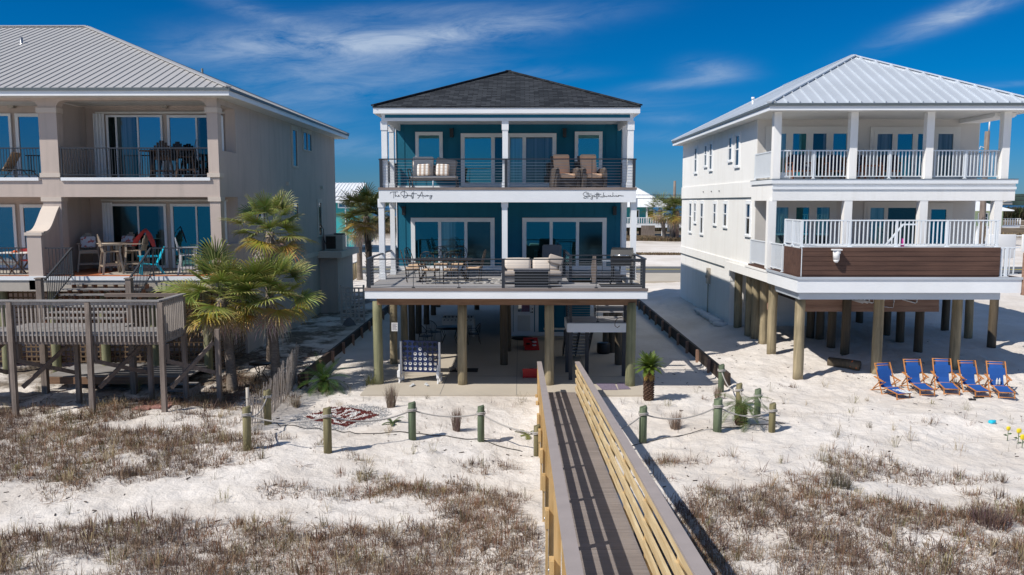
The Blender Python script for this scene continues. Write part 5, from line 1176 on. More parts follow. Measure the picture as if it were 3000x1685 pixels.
def scatter():
    N_ = 150000; x = RNG.uniform(-18, 16, N_); y = 9.5+(27-9.5)*RNG.random(N_)**1.2
    keep = np.abs(x-.0) < y*.68+1.2; x, y = x[keep], y[keep]; d = density(x, y)
    keep = (RNG.random(len(x)) < d*.66) & ~((x > .35) & (x < 2.0)) & ~((y > 24.9) & (x > -5.1) & (x < 4.3)); x, y = x[keep], y[keep]; n = len(x)
    kind = np.minimum((((fbm(x*.5+20, y*.5)-.5)*1.8+.5)*4.2+RNG.normal(0, .9, n)).clip(0, 5).astype(int), 5); near = (1-sm(8, 16, y))
    big = RNG.random(n) < .10; nb = RNG.integers(6, 13, n)+big*14; L = RNG.uniform(.08, .22, n)*(1+.3*near)+big*.16; w = .0055+.0045*(1-near); lean = np.where(RNG.random(n) < .82, RNG.uniform(1.3, 3.0, n), RNG.uniform(.4, 1.0, n))-big*.3; L = L*np.where(lean > 1.2, 1.15, .8)
    V, Q, C = clump_arrays(x, y, nb, L, w, RNG.uniform(.04, .14, n), lean, PAL[kind], RNG); print('grass clumps', n, 'blades', len(C)//6)
    o = bpy.data.objects.new('dune_grass', attr_mesh('dune_grass', V, Q, [], C, 'grass')); COL.objects.link(o); tag(o, 'dry brown dune grass covering the foreground sand', None, None, 'stuff')
    N_ = 5200; x = RNG.uniform(-18, 16, N_); y = RNG.uniform(11, 27, N_); d = density(x, y); k = (RNG.random(N_) < .03+d*.35) & ~((x > .3) & (x < 2.05)) & ~((y > 24.9) & (x > -5.1) & (x < 4.3)); x, y = x[k], y[k]; n = len(x)
    oc = np.array([(.36, .29, .17), (.26, .23, .12), (.42, .34, .23), (.17, .14, .08)])[RNG.integers(0, 4, n)]
    V, Q, C = clump_arrays(x, y, RNG.integers(5, 22, n), RNG.uniform(.22, .55, n), np.full(n, .0075), RNG.uniform(.03, .12, n), RNG.uniform(.35, .9, n), oc, RNG, curl=1.0)
    o = bpy.data.objects.new('sea_oats', attr_mesh('sea_oats', V, Q, [], C, 'grass')); COL.objects.link(o); tag(o, 'straw coloured sea oat tufts standing among the dune grass', None, None, 'stuff')
    # sparse lone blades, taller oat stems and litter
    N_ = 5200; x = RNG.uniform(-19, 18, N_); y = RNG.uniform(5, 24.5, N_); p = vnoise(x*.5+8, y*.5+3)
    keep = (RNG.random(N_) < .12+.5*(p > .6)) & (np.abs(x) < y*.68+1) & ~((x > .35) & (x < 2.0)); x, y = x[keep], y[keep]; n = len(x)
    V, Q, C = clump_arrays(x, y, RNG.integers(2, 7, n), RNG.uniform(.08, .32, n), np.full(n, .006), RNG.uniform(.02, .12, n), RNG.uniform(.3, 1.4, n), PAL[RNG.integers(0, 6, n)], RNG)
    o = bpy.data.objects.new('beach_grass', attr_mesh('beach_grass', V, Q, [], C, 'grass')); COL.objects.link(o); tag(o, 'sparse single blades and dead stems scattered over the sand', None, None, 'stuff')
    N_ = 2600; x = RNG.uniform(-18, 18, N_); y = RNG.uniform(6, 32, N_); p = vnoise(x*.4+8, y*.4+30); k = (RNG.random(N_) < .15+.6*(p > .58)) & ~((y > 24.9) & (x > -5.1) & (x < 4.3)) & ~((x > .35) & (x < 2.0)); x, y = x[k], y[k]; n = len(x)
    b = MB()
    for q in range(n):
        s = rnd(.008, .03); b.cbox((x[q], y[q], gz(x[q], y[q])+.008), (s*rnd(1, 5), s, s*.5), rz=rnd(0, 3), rx=rnd(-.3, .3))
    single('litter', b, 'timber_dk', 'dark seeds, twigs and bark bits strewn on the sand', None, kind='stuff')
scatter()
def leaf_litter():
    # fallen fronds, roots and bark under the palms and the old deck
    rr = random.Random(31); b = MB(); n = 0
    while n < 900:
        x = rr.uniform(-15.5, -7.3); y = rr.uniform(23.2, 31)
        if x < -10.5 and rr.random() < .6: continue
        L = rr.uniform(.05, .45); w = rr.uniform(.006, .03); a = rr.uniform(0, 3.1); g = gz(x, y)+rr.uniform(.01, .05); n += 1
        b.cbox((x, y, g), (L, w, .008), rz=a, ry=rr.uniform(-.25, .25))
    single('leaf_litter', b, MT['brownclad'], 'brown fallen fronds and bark littering the ground under the palms', None, kind='stuff')
leaf_litter()
def tuft(px, py, L, n, spread, lean, col, label, seed):
    x, y = G(px, py); rg = np.random.default_rng(seed); V, Q, C = clump_arrays(np.array([x]), np.array([y]), np.array([n]), np.array([L]), np.array([.009]), np.array([spread]), np.array([lean]), np.array([col]), rg)
    g = gz(x, y); o = bpy.data.objects.new('grass_tuft', attr_mesh('grass_tuft', V, Q, [], C, 'grass', (x, y, g))); COL.objects.link(o); o.location = (x, y, g); tag(o, label, 'grass tuft')
tuft(1146, 1198, .78, 260, .12, .16, (.28, .22, .17), 'tall dry bunch grass in front of the concrete slab', 1)
tuft(1337, 1268, .70, 220, .10, .12, (.22, .16, .13), 'narrow upright brown grass tuft between two green posts', 2)
tuft(1980, 1255, .55, 200, .14, .30, (.27, .20, .16), 'spreading dry grass tuft inside the right rope fence', 3)
tuft(2103, 1165, .45, 120, .09, .15, (.24, .18, .14), 'small dry tuft behind the thickest green post', 4)
tuft(1085, 1125, .55, 160, .16, .45, (.24, .24, .10), 'greenish grass clump at the foot of the front left piling', 5)
tuft(868, 1188, .35, 120, .10, .2, (.32, .25, .17), 'short straw tuft beside the pebble bed', 6)
tuft(2900, 1545, .42, 420, .34, .55, (.13, .085, .08), 'dark brown bushy clump near the right edge of the frame', 7)
tuft(2460, 1430, .38, 260, .22, .5, (.14, .12, .09), 'dark grassy clump right of the boardwalk', 8)
tuft(790, 1155, .75, 340, .42, .7, (.24, .18, .12), 'tangled brown weeds growing against the slat fence', 9)
tuft(2545, 1255, .25, 26, .08, .5, (.25, .22, .18), 'few bent dead stems on the bare sand below the beach chairs', 10)
tuft(400, 1150, .6, 60, .12, .6, (.30, .27, .12), 'arching green grass under the weathered deck', 11)
# ================================================================ pebble bed
def pebbles():
    c = G(1000, 1222); rg = np.random.default_rng(5)
    # white strokes traced from the picture, in pixels of an enlarged crop (origin 870,1170, scale 9.908)
    S_ = [((380, 390), (560, 470)), ((560, 430), (780, 370)), ((640, 470), (790, 440)), ((690, 520), (770, 500)), ((820, 280), (1240, 210)), ((930, 300), (1090, 300)), ((1010, 370), (1240, 340)), ((1240, 340), (1400, 290)), ((1400, 330), (1660, 370)),
          ((1240, 440), (1430, 380)), ((1400, 460), (1790, 400)), ((1020, 410), (1100, 430)), ((1500, 520), (1780, 410)), ((1080, 500), (1200, 490)), ((1160, 570), (1260, 520)), ((1240, 600), (1320, 590)), ((1340, 580), (1640, 580)), ((1340, 660), (1620, 590)),
          ((1640, 550), (1980, 470)), ((1700, 600), (2130, 490)), ((1010, 570), (1100, 610)), ((1120, 650), (1280, 680)), ((1440, 350), (1540, 310)), ((580, 470), (640, 400))]
    segs = [(G(870+a[0]/9.908, 1170+a[1]/9.908), G(870+b_[0]/9.908, 1170+b_[1]/9.908)) for a, b_ in S_]
    P_ = [(250, 430), (560, 300), (830, 210), (1280, 190), (1700, 310), (2140, 390), (2380, 530), (2100, 600), (1420, 780), (1000, 700), (560, 600)]
    poly = [G(870+a/9.908, 1170+b_/9.908) for a, b_ in P_]
    def inside(x, y):
        r = False; j = len(poly)-1
        for i in range(len(poly)):
            if (poly[i][1] > y) != (poly[j][1] > y) and x < (poly[j][0]-poly[i][0])*(y-poly[i][1])/(poly[j][1]-poly[i][1])+poly[i][0]: r = not r
            j = i
        return r
    def sd(x, y):
        m = 9
        for a, b_ in segs:
            dx, dy = b_[0]-a[0], b_[1]-a[1]; u = max(0, min(1, ((x-a[0])*dx+(y-a[1])*dy)/(dx*dx+dy*dy))); m = min(m, math.hypot(x-a[0]-u*dx, y-a[1]-u*dy))
        return m
    sets = {'red': MB(), 'white': MB(), 'grey': MB()}; rr = random.Random(4)
    for i in range(16000):
        x = c[0]+rr.uniform(-1.6, 1.5); y = c[1]+rr.uniform(-1.7, 1.7); e = ((x-c[0])/1.35)**2+((y-c[1])/1.35)**2
        if inside(x, y): k = 'white' if sd(x, y) < .055 else 'red'; s = rr.uniform(.025, .05)
        elif e < 1.0+rr.uniform(-.12, .12) and rr.random() < .75: k = 'grey'; s = rr.uniform(.012, .024)
        else: continue
        z = gz(x, y)+s*.25; a = rr.uniform(0, 6); mb = sets[k]; v = [(x+s*math.cos(a+q*2.09)*.6, y+s*math.sin(a+q*2.09)*.6, z) for q in range(3)]+[(x+rr.uniform(-.2, .2)*s, y+rr.uniform(-.2, .2)*s, z+s*rr.uniform(.5, 1))]
        mb.add(v, [(0, 1, 3), (1, 2, 3), (2, 0, 3)])
    single('gravel', sets['grey'], paint('grey_gravel', (.26, .27, .29), .9, .35, 18, .2), 'ring of grey gravel around the red stone bed', None, kind='stuff')
    single('lava_rock', sets['red'], paint('red_lava_rock', (.13, .022, .018), .9, .4, 14, .3), 'dark red stones of the round bed on the sand', None, kind='stuff')
    single('white_pebbles', sets['white'], paint('white_pebble', (.70, .68, .66), .8, .1, 18, .2), 'white pebbles laid as worn letters in the red stone bed', None, kind='stuff')
pebbles()
# ================================================================ beach chairs
def beach_chair():
    t = Thing('beach_chair', 'x', 'beach chair'); w = .285; W_ = 'chairwood'
    for s in (-1, 1):
        b = MB(); b.bar((s*w, -.20, .0), (s*(w+.0), .27, 1.0), .034, .02); t.part('back_leg', b, W_)
        b = MB(); b.bar((s*(w-.035), .50, .0), (s*(w-.035), -.28, .46), .032, .02); t.part('seat_leg', b, W_)
        b = MB(); b.bar((s*(w+.03), -.26, .47), (s*(w+.03), .20, .56), .07, .02); t.part('armrest', b, W_)
        b = MB(); b.bar((s*(w+.03), -.12, .48), (s*(w+.0), .28, .14), .035, .02); t.part('brace', b, W_)
        b = MB(); b.bar((s*(w-.05), -.20, .27), (s*(w-.05), -.88, .20), .04, .022); b.bar((s*(w-.05), -.83, .21), (s*(w-.05), -.86, .0), .035, .022); t.part('footrest_frame', b, W_)
    for y, z in ((.27, .98), (.24, .91), (-.18, .04), (.45, .04), (-.28, .28)): b = MB(); b.cyl((-w, y, z), (w, y, z), .014, n=8); t.part('crossbar', b, W_)
    b = MB()
    b.cyl((-w+.05, -.87, .19), (w-.05, -.87, .19), .014, n=8); t.part('crossbar', b, W_); b = MB(); b.cyl((-w+.05, -.855, .03), (w-.05, -.855, .03), .014, n=8); t.part('crossbar', b, W_)
    b = MB(); vs = []; prof = [(.275, .98, .20), (.25, .89, .20), (.205, .79, .20), (.20, .78, .28), (.145, .58, .28), (.14, .57, .205), (.10, .40, .205), (.04, .27, .205), (-.04, .235, .205), (-.24, .29, .21)]
    for y, z, hw in prof: vs += [(-hw, y-.02, z), (hw, y-.02, z)]
    n = len(prof); b.add(vs, [(2*i, 2*i+1, 2*i+3, 2*i+2) for i in range(n-1)]); b.add([(x, y+.008, z-.006) for x, y, z in vs], [(2*i, 2*i+2, 2*i+3, 2*i+1) for i in range(n-1)])
    t.part('sling', b, 'blue_cv')
    b = MB(); vs = []; prof = [(-.27, .29), (-.45, .245), (-.67, .225), (-.87, .21)]
    for y, z in prof: vs += [(-.2, y, z), (.2, y, z)]
    b.add(vs, [(2*i, 2*i+1, 2*i+3, 2*i+2) for i in range(3)]); b.add([(x, y, z-.008) for x, y, z in vs], [(2*i, 2*i+2, 2*i+3, 2*i+1) for i in range(3)]); t.part('footrest_sling', b, 'blue_cv')
    return t.o
BC = beach_chair(); BC['group'] = 'blue beach chairs in a row'; BC.scale = (.95, .95, .95)
labs = ['blue sling beach chair with sand on its footrest, in front of the piling', 'second blue beach chair from the left in the row on the sand', 'middle blue beach chair of the row of five, faded at the seat', 'blue beach chair between the middle one and the one with bottles', 'blue beach chair holding two clear water bottles']
for k, (px, py, rz) in enumerate(((2592, 1143, .22), (2674, 1135, .02), (2757, 1133, -.16), (2834, 1137, -.02), (2915, 1143, -.20))):
    x, y = G(px, py, .1); y -= .1; g = gz(x, y)
    if k == 0: BC.location = (x, y, g); BC.rotation_euler = (0, 0, rz); BC['label'] = labs[0]
    else: dup(BC, (x, y, g), rz, labs[k])
    if k == 4: bx, by, bz = x, y, g
    if k == 0: fx_, fy_, fz_ = x, y, g
for k in range(2):
    b = MB(); b.lathe((0, 0, 0), [(.03, 0), (.032, .05), (.028, .1), (.032, .15), (.012, .2), (.012, .22)], 10)
    single('water_bottle', b, 'sandbag', ['left clear water bottle on the last beach chair', 'right clear water bottle on the last beach chair'][k], 'bottle', (bx-.03+.08*k, by-.03-.0*k, bz+.245), 0, 'bottles on the beach chair', local=True)
b = MB(); rr = random.Random(3)
for i in range(40): a, c = rr.uniform(-.17, .17), rr.uniform(-.85, -.35); b.soft((a, c, .232-.02*(c+.35)/-.6), (rr.uniform(.04, .12), rr.uniform(.04, .12), .012), .005)
single('sand_pile', b, 'sandbag', 'white sand spilled over the footrest of the leftmost beach chair', 'sand', (fx_, fy_, fz_), .42, local=True)
def simple(name, mb, mat, label, cat, px, py, rz=0, dz=0): x, y = G(px, py); return single(name, mb, mat, label, cat, (x, y, gz(x, y)+dz), rz, local=True)
for k, (px, py, L, rz) in enumerate(((2867, 1167, .30, -.25), (2848, 1176, .2, -.3))):
    b = MB(); b.prism([(-L/2, -.04), (-L/4, -.05), (L*.1, -.03), (L/2, -.02), (L/2, .03), (0, .05), (-L/2, .05)], lambda a, c, h: (a, c, .01+h), 0, .03); b.tube([(-L*.1, -.04, .04), (-L*.2, 0, .07), (-L*.1, .04, .04)], .008, 5)
    simple('flip_flop', b, 'black', ['longer black flip flop on the sand below the chairs', 'shorter black flip flop on the sand below the chairs'][k], 'flip flop', px, py, rz)
for k, (px, py) in enumerate(((1217, 1132), (1243, 1130))):
    b = MB(); b.prism([(-.13, -.04), (-.03, -.035), (.1, -.05), (.14, 0), (.1, .05), (-.03, .035), (-.13, .04)], lambda a, c, h: (a, c, .02+h), 0, .03); b.tube([(.02, -.04, .05), (.07, 0, .09), (.02, .04, .05)], .012, 6)
    x, y = G(px, py); x += (-.1, .08)[k]; single('sandal', b, 'sandbag', ['left grey sandal on the slab before the game frame', 'right grey sandal on the slab before the game frame'][k], 'sandal', (x, y, .0), 1.2+.8*k, local=True)
b = MB(); b.soft((0, 0, .04), (.18, .14, .1), .04, rz=.4); b.cbox((.08, .02, .06), (.06, .05, .05), rz=.7); simple('toy', b, 'turq_pl', 'small bright blue toy lying on the sand near the sunflowers', 'toy', 2906, 1244)
for k, (px, py, h, s) in enumerate(((2951, 1283, .33, .075), (2982, 1290, .35, .09), (2994, 1303, .28, .10))):
    x, y = G(px, py+5); t = Thing('sunflower', ['smallest yellow sunflower stuck in the sand, on the left', 'round yellow sunflower in the middle of the three', 'yellow sunflower with drooping petals at the frame edge'][k], 'sunflower', (x, y, gz(x, y)), rz=0, group='sunflowers stuck in the sand')
    b = MB(); b.tube([(0, 0, -.05), (.01, 0, h*.5), (0, -.01, h)], .008, 6); t.part('stem', b, 'leafgn')
    b = MB()
    for i in range(18): a = i*2*PI/18; c, s_ = math.cos(a), math.sin(a); b.add([(0, -.015, h), (s*.5*math.cos(a-.2), -.03, h+s*.5*math.sin(a-.2)), (s*c, -.02+.01*(i % 2), h+s*s_), (s*.5*math.cos(a+.2), -.03, h+s*.5*math.sin(a+.2))], [(0, 1, 2, 3)])
    b.soft((0, -.02, h), (s*1.2, .03, s*1.2), .02); t.part('bloom', b, 'yellow')
    b = MB(); b.add([(0, 0, h*.4), (-.05, -.02, h*.55), (-.13, -.02, h*.5), (-.06, -.01, h*.4)], [(0, 1, 2, 3)]); b.add([(0, 0, h*.55), (.05, -.02, h*.65), (.1, -.03, h*.6), (.05, -.02, h*.5)], [(0, 1, 2, 3)]); t.part('leaf', b, 'leafgn')
# log with orange strap
x, y = G(2480, 1085, .2); t = Thing('log', 'sawn piling stump with an orange strap lying on the sand', 'log', (x, y, gz(x, y)+.13), -.45)
b = MB(); b.tube([(-.6, .15, 0), (0, 0, 0), (.42, -.12, 0)], [.17, .175, .17], 14); t.part('trunk', b, 'piling_dk'); b = MB(); b.tube([(.12, -.2, -.05), (.18, -.16, .14), (.24, -.02, .17), (.32, -.26, -.08)], .018, 6); t.part('strap', b, 'orange')
# sandbags along the white house wall
for k in range(7):
    f = k/6; x = 8.88-.05*f; y = 40.3-4.5*f; b = MB(); b.soft((0, 0, .08), (.4, .65, .2), .09, rz=.1*k)
    single('sandbag', b, 'sandbag', ['sandbag at the near end of the row by the white wall', 'sandbag second from the near end by the white wall', 'sandbag third from the near end by the white wall', 'middle sandbag of the row by the white wall', 'sandbag third from the meter pipe by the white wall', 'sandbag second from the meter pipe by the white wall', 'sandbag nearest the meter pipe by the white wall'][6-k], 'sandbag', (x, y, gz(x, y)), .2*(k % 2), 'sandbags along the white wall', local=True)
# ================================================================ furniture builders
def adirondack(name, label, mat, loc, rz, tall=False, group=None, cat='chair', leaf=True):
    t = Thing(name, label, cat, loc, rz, group); sh = .74 if tall else .36; w = .30
    b = MB()
    for i in range(6): b.cbox((0, -.24+i*.09, sh-.012*i*(0 if tall else 1)+.01), (2*w-.06, .078, .022))
    t.part('seat', b, mat)
    b = MB(); tilt = .22 if tall else .42
    for i in range(6):
        x = (i-2.5)*.088; hh = .62-.045*abs(i-2.5)**1.6; b.cbox((x, .25+math.sin(tilt)*hh/2, sh+.02+math.cos(tilt)*hh/2), (.078, .02, hh), rx=-tilt)
    b.cbox((0, .27+math.sin(tilt)*.22, sh+math.cos(tilt)*.22), (2*w-.05, .03, .06), rx=-tilt); t.part('backrest', b, mat)
    for s in (-1, 1):
        b = MB(); b.cbox((s*w, -.02, sh+.25), (.12, .62, .025)); b.cbox((s*w, -.24, sh+.12), (.035, .07, .25)); t.part('armrest', b, mat)
        k = .08 if tall else .0
        b = MB(); b.bar((s*(w-.02), -.24, sh), (s*(w+k), -.27-k*.5, 0), .05, .06); t.part('leg', b, mat)
        b = MB(); b.bar((s*(w-.02), .22, sh), (s*(w+k), .32 if tall else .45, 0), .05, .06); t.part('leg', b, mat)
    b = MB(); b.cbox((0, -.26, sh-.05), (2*w, .03, .10))
    t.part('apron', b, mat)
    if tall:
        for c_, d_ in (((0, -.3, .27), (2*w+.08, .05, .05)), ((0, .28, .27), (2*w+.08, .04, .05)), ((-w-.03, 0, .3), (.035, .5, .05)), ((w+.03, 0, .3), (.035, .5, .05))): b = MB(); b.cbox(c_, d_); t.part('stretcher', b, mat)
    return t
P3 = 3.55
def onp(px, Y): return at(px, 700, Y)[0]
G1 = 'tall patio chairs round the bar table'
c1 = adirondack('bar_chair', 'tall taupe slatted chair with a floral cushion by the party wall', 'taupe_pl', (onp(258, 29.0), 29.0, P3), .5, True, G1)
c2 = adirondack('bar_chair', 'tall taupe slatted chair nearest the stairs, seen from behind', 'taupe_pl', (onp(322, 28.0), 28.0, P3), 2.2, True, G1)
c3 = adirondack('bar_chair', 'tall taupe slatted chair with a floral cushion behind the bar table', 'taupe_pl', (onp(362, 29.6), 29.6, P3), -.3, True, G1)
c4 = adirondack('bar_chair', 'tall taupe slatted chair with a coral towel hung on its back', 'taupe_pl', (onp(398, 28.8), 28.8, P3), -1.5, True, G1)
for k, (c, yy) in enumerate(((c1, 0), (c3, 0))):
    b = MB(); b.soft((0, 0, 0), (.5, .13, .42), .06, rx=-.25); lx = c.o.location; r_ = c.o.rotation_euler.z; off = Vector((.0, .17, 1.02)); off.rotate(Euler((0, 0, r_)))
    single('cushion', b, 'floral', ['white floral cushion on the chair by the party wall', 'white floral cushion on the chair behind the bar table'][k], 'cushion', tuple(lx+off), r_, 'floral cushions', local=True)
t = Thing('bar_table', 'tall round taupe table between the patio chairs', 'table', (onp(334, 28.9), 28.9, P3))
b = MB(); b.cyl((0, 0, .98), (0, 0, 1.02), .58, .58, 24); t.part('tabletop', b, 'taupe_pl')
for s in (-1, 1):
    for q in (-1, 1): b = MB(); b.bar((s*.2, q*.2, .97), (s*.3, q*.3, 0), .07); t.part('leg', b, 'taupe_pl')
b = MB(); b.cbox((0, 0, .28), (.55, .06, .05), rz=PI/4); b.cbox((0, 0, .33), (.55, .06, .05), rz=-PI/4); t.part('stretcher', b, 'taupe_pl')
# towel
b = MB(); pts = [(-.36, -.05, .92), (-.30, 0, 1.12), (-.12, .02, 1.36), (.02, .05, 1.50), (.10, .08, 1.36), (.20, .10, 1.10), (.26, .12, .88)]; vs = []
for k, (x, y, z) in enumerate(pts): w_ = .10+.05*math.sin(k*1.7); vs += [(x-.03, y-w_, z), (x+.02, y, z+.03), (x+.03, y+w_, z-.01)]
b.add(vs, [(3*i+j, 3*i+j+1, 3*i+j+4, 3*i+j+3) for i in range(6) for j in range(2)], True); b.add([(x+.008, y, z-.014) for x, y, z in vs], [(3*i+j, 3*i+j+3, 3*i+j+4, 3*i+j+1) for i in range(6) for j in range(2)], True)
single('towel', b, 'coral', 'coral red towel thrown over the back of a tall patio chair', 'towel', (onp(424, 28.75), 28.75, P3), 0, local=True)
adirondack('garden_chair', 'bright turquoise plastic armchair at the top of the deck stairs', 'turq_pl', (onp(434, 27.75), 27.75, P3), -1.05)
adirondack('garden_chair', 'sea green slatted chair just behind the left palm', 'green_pl', (onp(560, 29.2), 29.2, P3), .3, group='sea green patio chairs')
adirondack('garden_chair', 'sea green slatted chair at the house corner column', 'green_pl', (onp(640, 29.2), 29.2, P3), -.3, group='sea green patio chairs')
adirondack('bar_chair', 'tall white patio chair behind the dark railing by the palm', 'white_pl', (onp(548, 27.9), 27.9, P3-.1), 1.9, True)
# patio dining at far left
t = Thing('folding_table', 'dark folding table set with plates at the left edge of the patio', 'table', (onp(45, 27.9), 27.9, P3)); b = MB(); b.cbox((0, 0, .72), (1.1, .7, .03)); t.part('tabletop', b, 'offwhite')
for s in (-1, 1): b = MB(); b.bar((s*.45, -.3, .7), (-s*.1, -.3, 0), .04); b.bar((s*.45, .3, .7), (-s*.1, .3, 0), .04); t.part('leg', b, 'darkwood')
b = MB(); b.cyl((0, 0, 0), (0, 0, .015), .13, .15, 16); b.soft((0, 0, .04), (.12, .1, .06), .03); single('plate', b, 'orange', 'plate with orange food on the folding table', 'plate', (onp(42, 27.8), 27.8, P3+.735), local=True)
t = Thing('folding_chair', 'red seated folding chair beside the set patio table', 'chair', (onp(78, 28.1), 28.1, P3), .6); b = MB(); b.cbox((0, 0, .45), (.42, .4, .04)); t.part('seat', b, 'coral'); b = MB(); b.cbox((0, .2, .75), (.42, .03, .2)); t.part('backrest', b, 'coral')
for s in (-1, 1): b = MB(); b.bar((s*.2, -.22, 0), (s*.2, .2, .85), .03); b.bar((s*.2, .22, 0), (s*.2, -.2, .45), .03); t.part('leg', b, 'darkwood')
# upper balcony of beige house
Z6 = 6.81
for k, (px, Y, rz, lab, m) in enumerate(((484, 28.9, .35, 'tall round backed dark wood chair at the left of the balcony table', 'darkwood'), (516, 29.4, -.1, 'black round backed chair in the middle of the balcony group', 'black'), (552, 28.7, -1.2, 'tall round backed reddish wood chair at the right of the balcony group', 'darkwood'), (600, 29.1, 1.3, 'low dark chair by the balcony corner column', 'black'))):
    adirondack('balcony_chair', lab, m, (onp(px, Y), Y, Z6), rz, k != 3, 'chairs on the beige balcony')
t = Thing('balcony_table', 'small dark bar table on the beige balcony', 'table', (onp(456, 28.6), 28.6, Z6)); b = MB(); b.cyl((0, 0, .93), (0, 0, .96), .4, .4, 18); t.part('tabletop', b, 'darkwood'); b = MB(); b.cyl((0, 0, .05), (0, 0, .93), .09); b.cyl((0, 0, 0), (0, 0, .05), .3); t.part('pedestal', b, 'black')
t = Thing('sun_lounger', 'folding sun lounger with an orange sling on the left balcony', 'lounger', (onp(50, 28.7), 28.7, Z6), .0); b = MB(); b.cbox((-.02, 0, .58), (.03, .55, .75), ry=.55); t.part('backrest', b, 'cush_gd'); b = MB(); b.cbox((.1, 0, .3), (1.1, .55, .03), ry=.05); t.part('seat', b, 'black')
for s in (-1, 1): b = MB(); b.tube([(-.55, s*.28, 0), (-.2, s*.28, .32), (.5, s*.28, .3), (.8, s*.28, 0)], .016, 6); t.part('leg', b, 'black')
# ================================================================ BLUE HOUSE upper balcony
BZ = 6.475
t = Thing('loveseat', 'metal loveseat with beige cushions on the upper balcony', 'loveseat', (at(1272, 520, 28.65)[0], 28.65, BZ), .0)
b = MB(); b.box(-.82, .82, -.42, .38, .26, .31)
b.tube([(-.8, -.4, .3), (-.86, -.42, .62), (-.84, .1, .66), (-.8, .4, .3)], .02, 6); b.box(-.78, .72, .36, .4, .3, .82)
fr = t.part('frame', b, 'bronze')
for x, y in ((-.8, -.4), (.8, -.4), (-.8, .36), (.8, .36), (0, -.4)): b = MB(); b.cyl((x, y, 0), (x, y, .27), .02, n=8); t.part('leg', b, 'bronze' if x else 'alum')
b = MB(); b.soft((0, -.02, .37), (1.62, .74, .12), .06); t.part('seat_cushion', b, 'cush_lt')
b = MB(); b.soft((-.42, .32, .76), (.74, .17, .70), .07, rx=-.22); t.part('back_cushion', b, 'cush_lt')
b = MB(); b.soft((.38, .32, .74), (.74, .17, .60), .07, rx=-.22, ry=.18); t.part('back_cushion', b, 'cush', label='slumped beige back cushion')
lx = t.o.location
for k, (dx, s) in enumerate(((-.36, -.04), (.30, .05))):
    b = MB(); b.soft((0, 0, 0), (.46, .14, .42), .06, rx=-.3, ry=s); single('pillow', b, 'stripe', ['left striped pillow on the beige loveseat', 'right striped pillow on the beige loveseat'][k], 'pillow', (lx[0]+dx, lx[1]-.02, BZ+.63), 0, 'striped pillows', local=True)
def recliner(label, x, Y, rz):
    t = Thing('wicker_recliner', label, 'recliner', (x, Y, BZ), rz, 'wicker recliners on the upper balcony')
    b = MB(); b.box(-.30, .30, -.36, .40, .05, .34); t.part('base', b, 'wicker')
    for s in (-1, 1):
        b = MB(); b.prism([(-.42, .04), (-.44, .30), (-.40, .56), (-.28, .64), (.15, .62), (.42, .55), (.44, .04)], lambda y, z, xx: (xx, y, z), s*.31, s*.43); b.tube([(s*.37, -.40, .58), (s*.37, -.28, .65), (s*.37, .15, .63), (s*.37, .42, .56)], .065, 8); t.part('armrest', b, 'wicker')
    b = MB(); b.cbox((0, .52, .74), (.66, .05, .82), rx=-.32); t.part('back_frame', b, 'wicker')
    b = MB(); b.soft((0, -.05, .42), (.58, .70, .17), .07); t.part('seat_cushion', b, 'cush_or')
    b = MB(); b.soft((0, .36, .76), (.58, .17, .72), .08, rx=-.32); b.soft((0, .44, 1.10), (.60, .20, .17), .085, rx=-.32); t.part('back_cushion', b, 'cush_or'); return t
recliner('left wicker recliner with tan cushions on the upper balcony', at(1657, 520, 28.7)[0]-.03, 28.7, .25)
recliner('right wicker recliner with tan cushions on the upper balcony', at(1733, 520, 28.7)[0]-.0, 28.7, .22)
t = Thing('folding_chair', 'dark folding chair behind the two wicker recliners', 'chair', (at(1706, 500, 30.97)[0], 30.97, BZ), .2); b = MB(); b.cbox((0, 0, .45), (.45, .42, .04)); t.part('seat', b, 'black'); b = MB(); b.cbox((0, .26, .8), (.45, .03, .5), rx=-.2); t.part('backrest', b, 'black')
for s in (-1, 1): b = MB(); b.bar((s*.22, -.2, 0), (s*.22, .3, 1.0), .03); b.bar((s*.22, .25, 0), (s*.22, -.2, .45), .03); t.part('leg', b, 'black')
# ================================================================ lower deck furniture
DK = 3.34
def metal_chair(label, x, Y, rz):
    t = Thing('dining_chair', label, 'dining chair', (x, Y, DK), rz, 'ornate metal dining chairs'); r = .013
    b = MB()
    for s in (-1, 1): b.tube([(s*.23, .20, 0), (s*.22, .24, .42), (s*.25, .32, .75), (s*.20, .38, .98)], r, 6); b.tube([(s*.24, -.24, 0), (s*.24, -.20, .42)], r, 6); b.tube([(s*.24, -.20, .42), (s*.27, -.18, .64), (s*.27, .26, .66)], r, 6)
    t.part('leg_frame', b, 'bronze')
    b = MB(); b.tube([(-.20, .38, .98), (-.12, .40, 1.05), (0, .405, 1.075), (.12, .40, 1.05), (.20, .38, .98)], r, 6)
    for s in (-1, 1):
        for rad, cx, cz in ((.07, .09, .93), (.06, .12, .78), (.05, .05, .70)): b.tube([(s*cx+rad*math.cos(a*PI/5), .36+(cz-.9)*.28, cz+rad*math.sin(a*PI/5)) for a in range(11)], .009, 5)
        b.tube([(0, .26, .46), (s*.1, .31, .68), (0, .38, .98)], .009, 5)
    b.tube([(0, .25, .44), (0, .40, 1.06)], .009, 5); t.part('backrest', b, 'bronze')
    b = MB(); b.box(-.24, .24, -.22, .24, .41, .43); t.part('seat', b, 'bronze')
    b = MB(); b.soft((0, .0, .465), (.48, .46, .07), .033); t.part('seat_cushion', b, 'cush_gd'); return t
def dk(px, Y): return at(px, 800, Y)[0]
mc = metal_chair('ornate metal chair at the left head of the deck table, nearest the railing', dk(1210, 27.17), 27.17, 1.75)
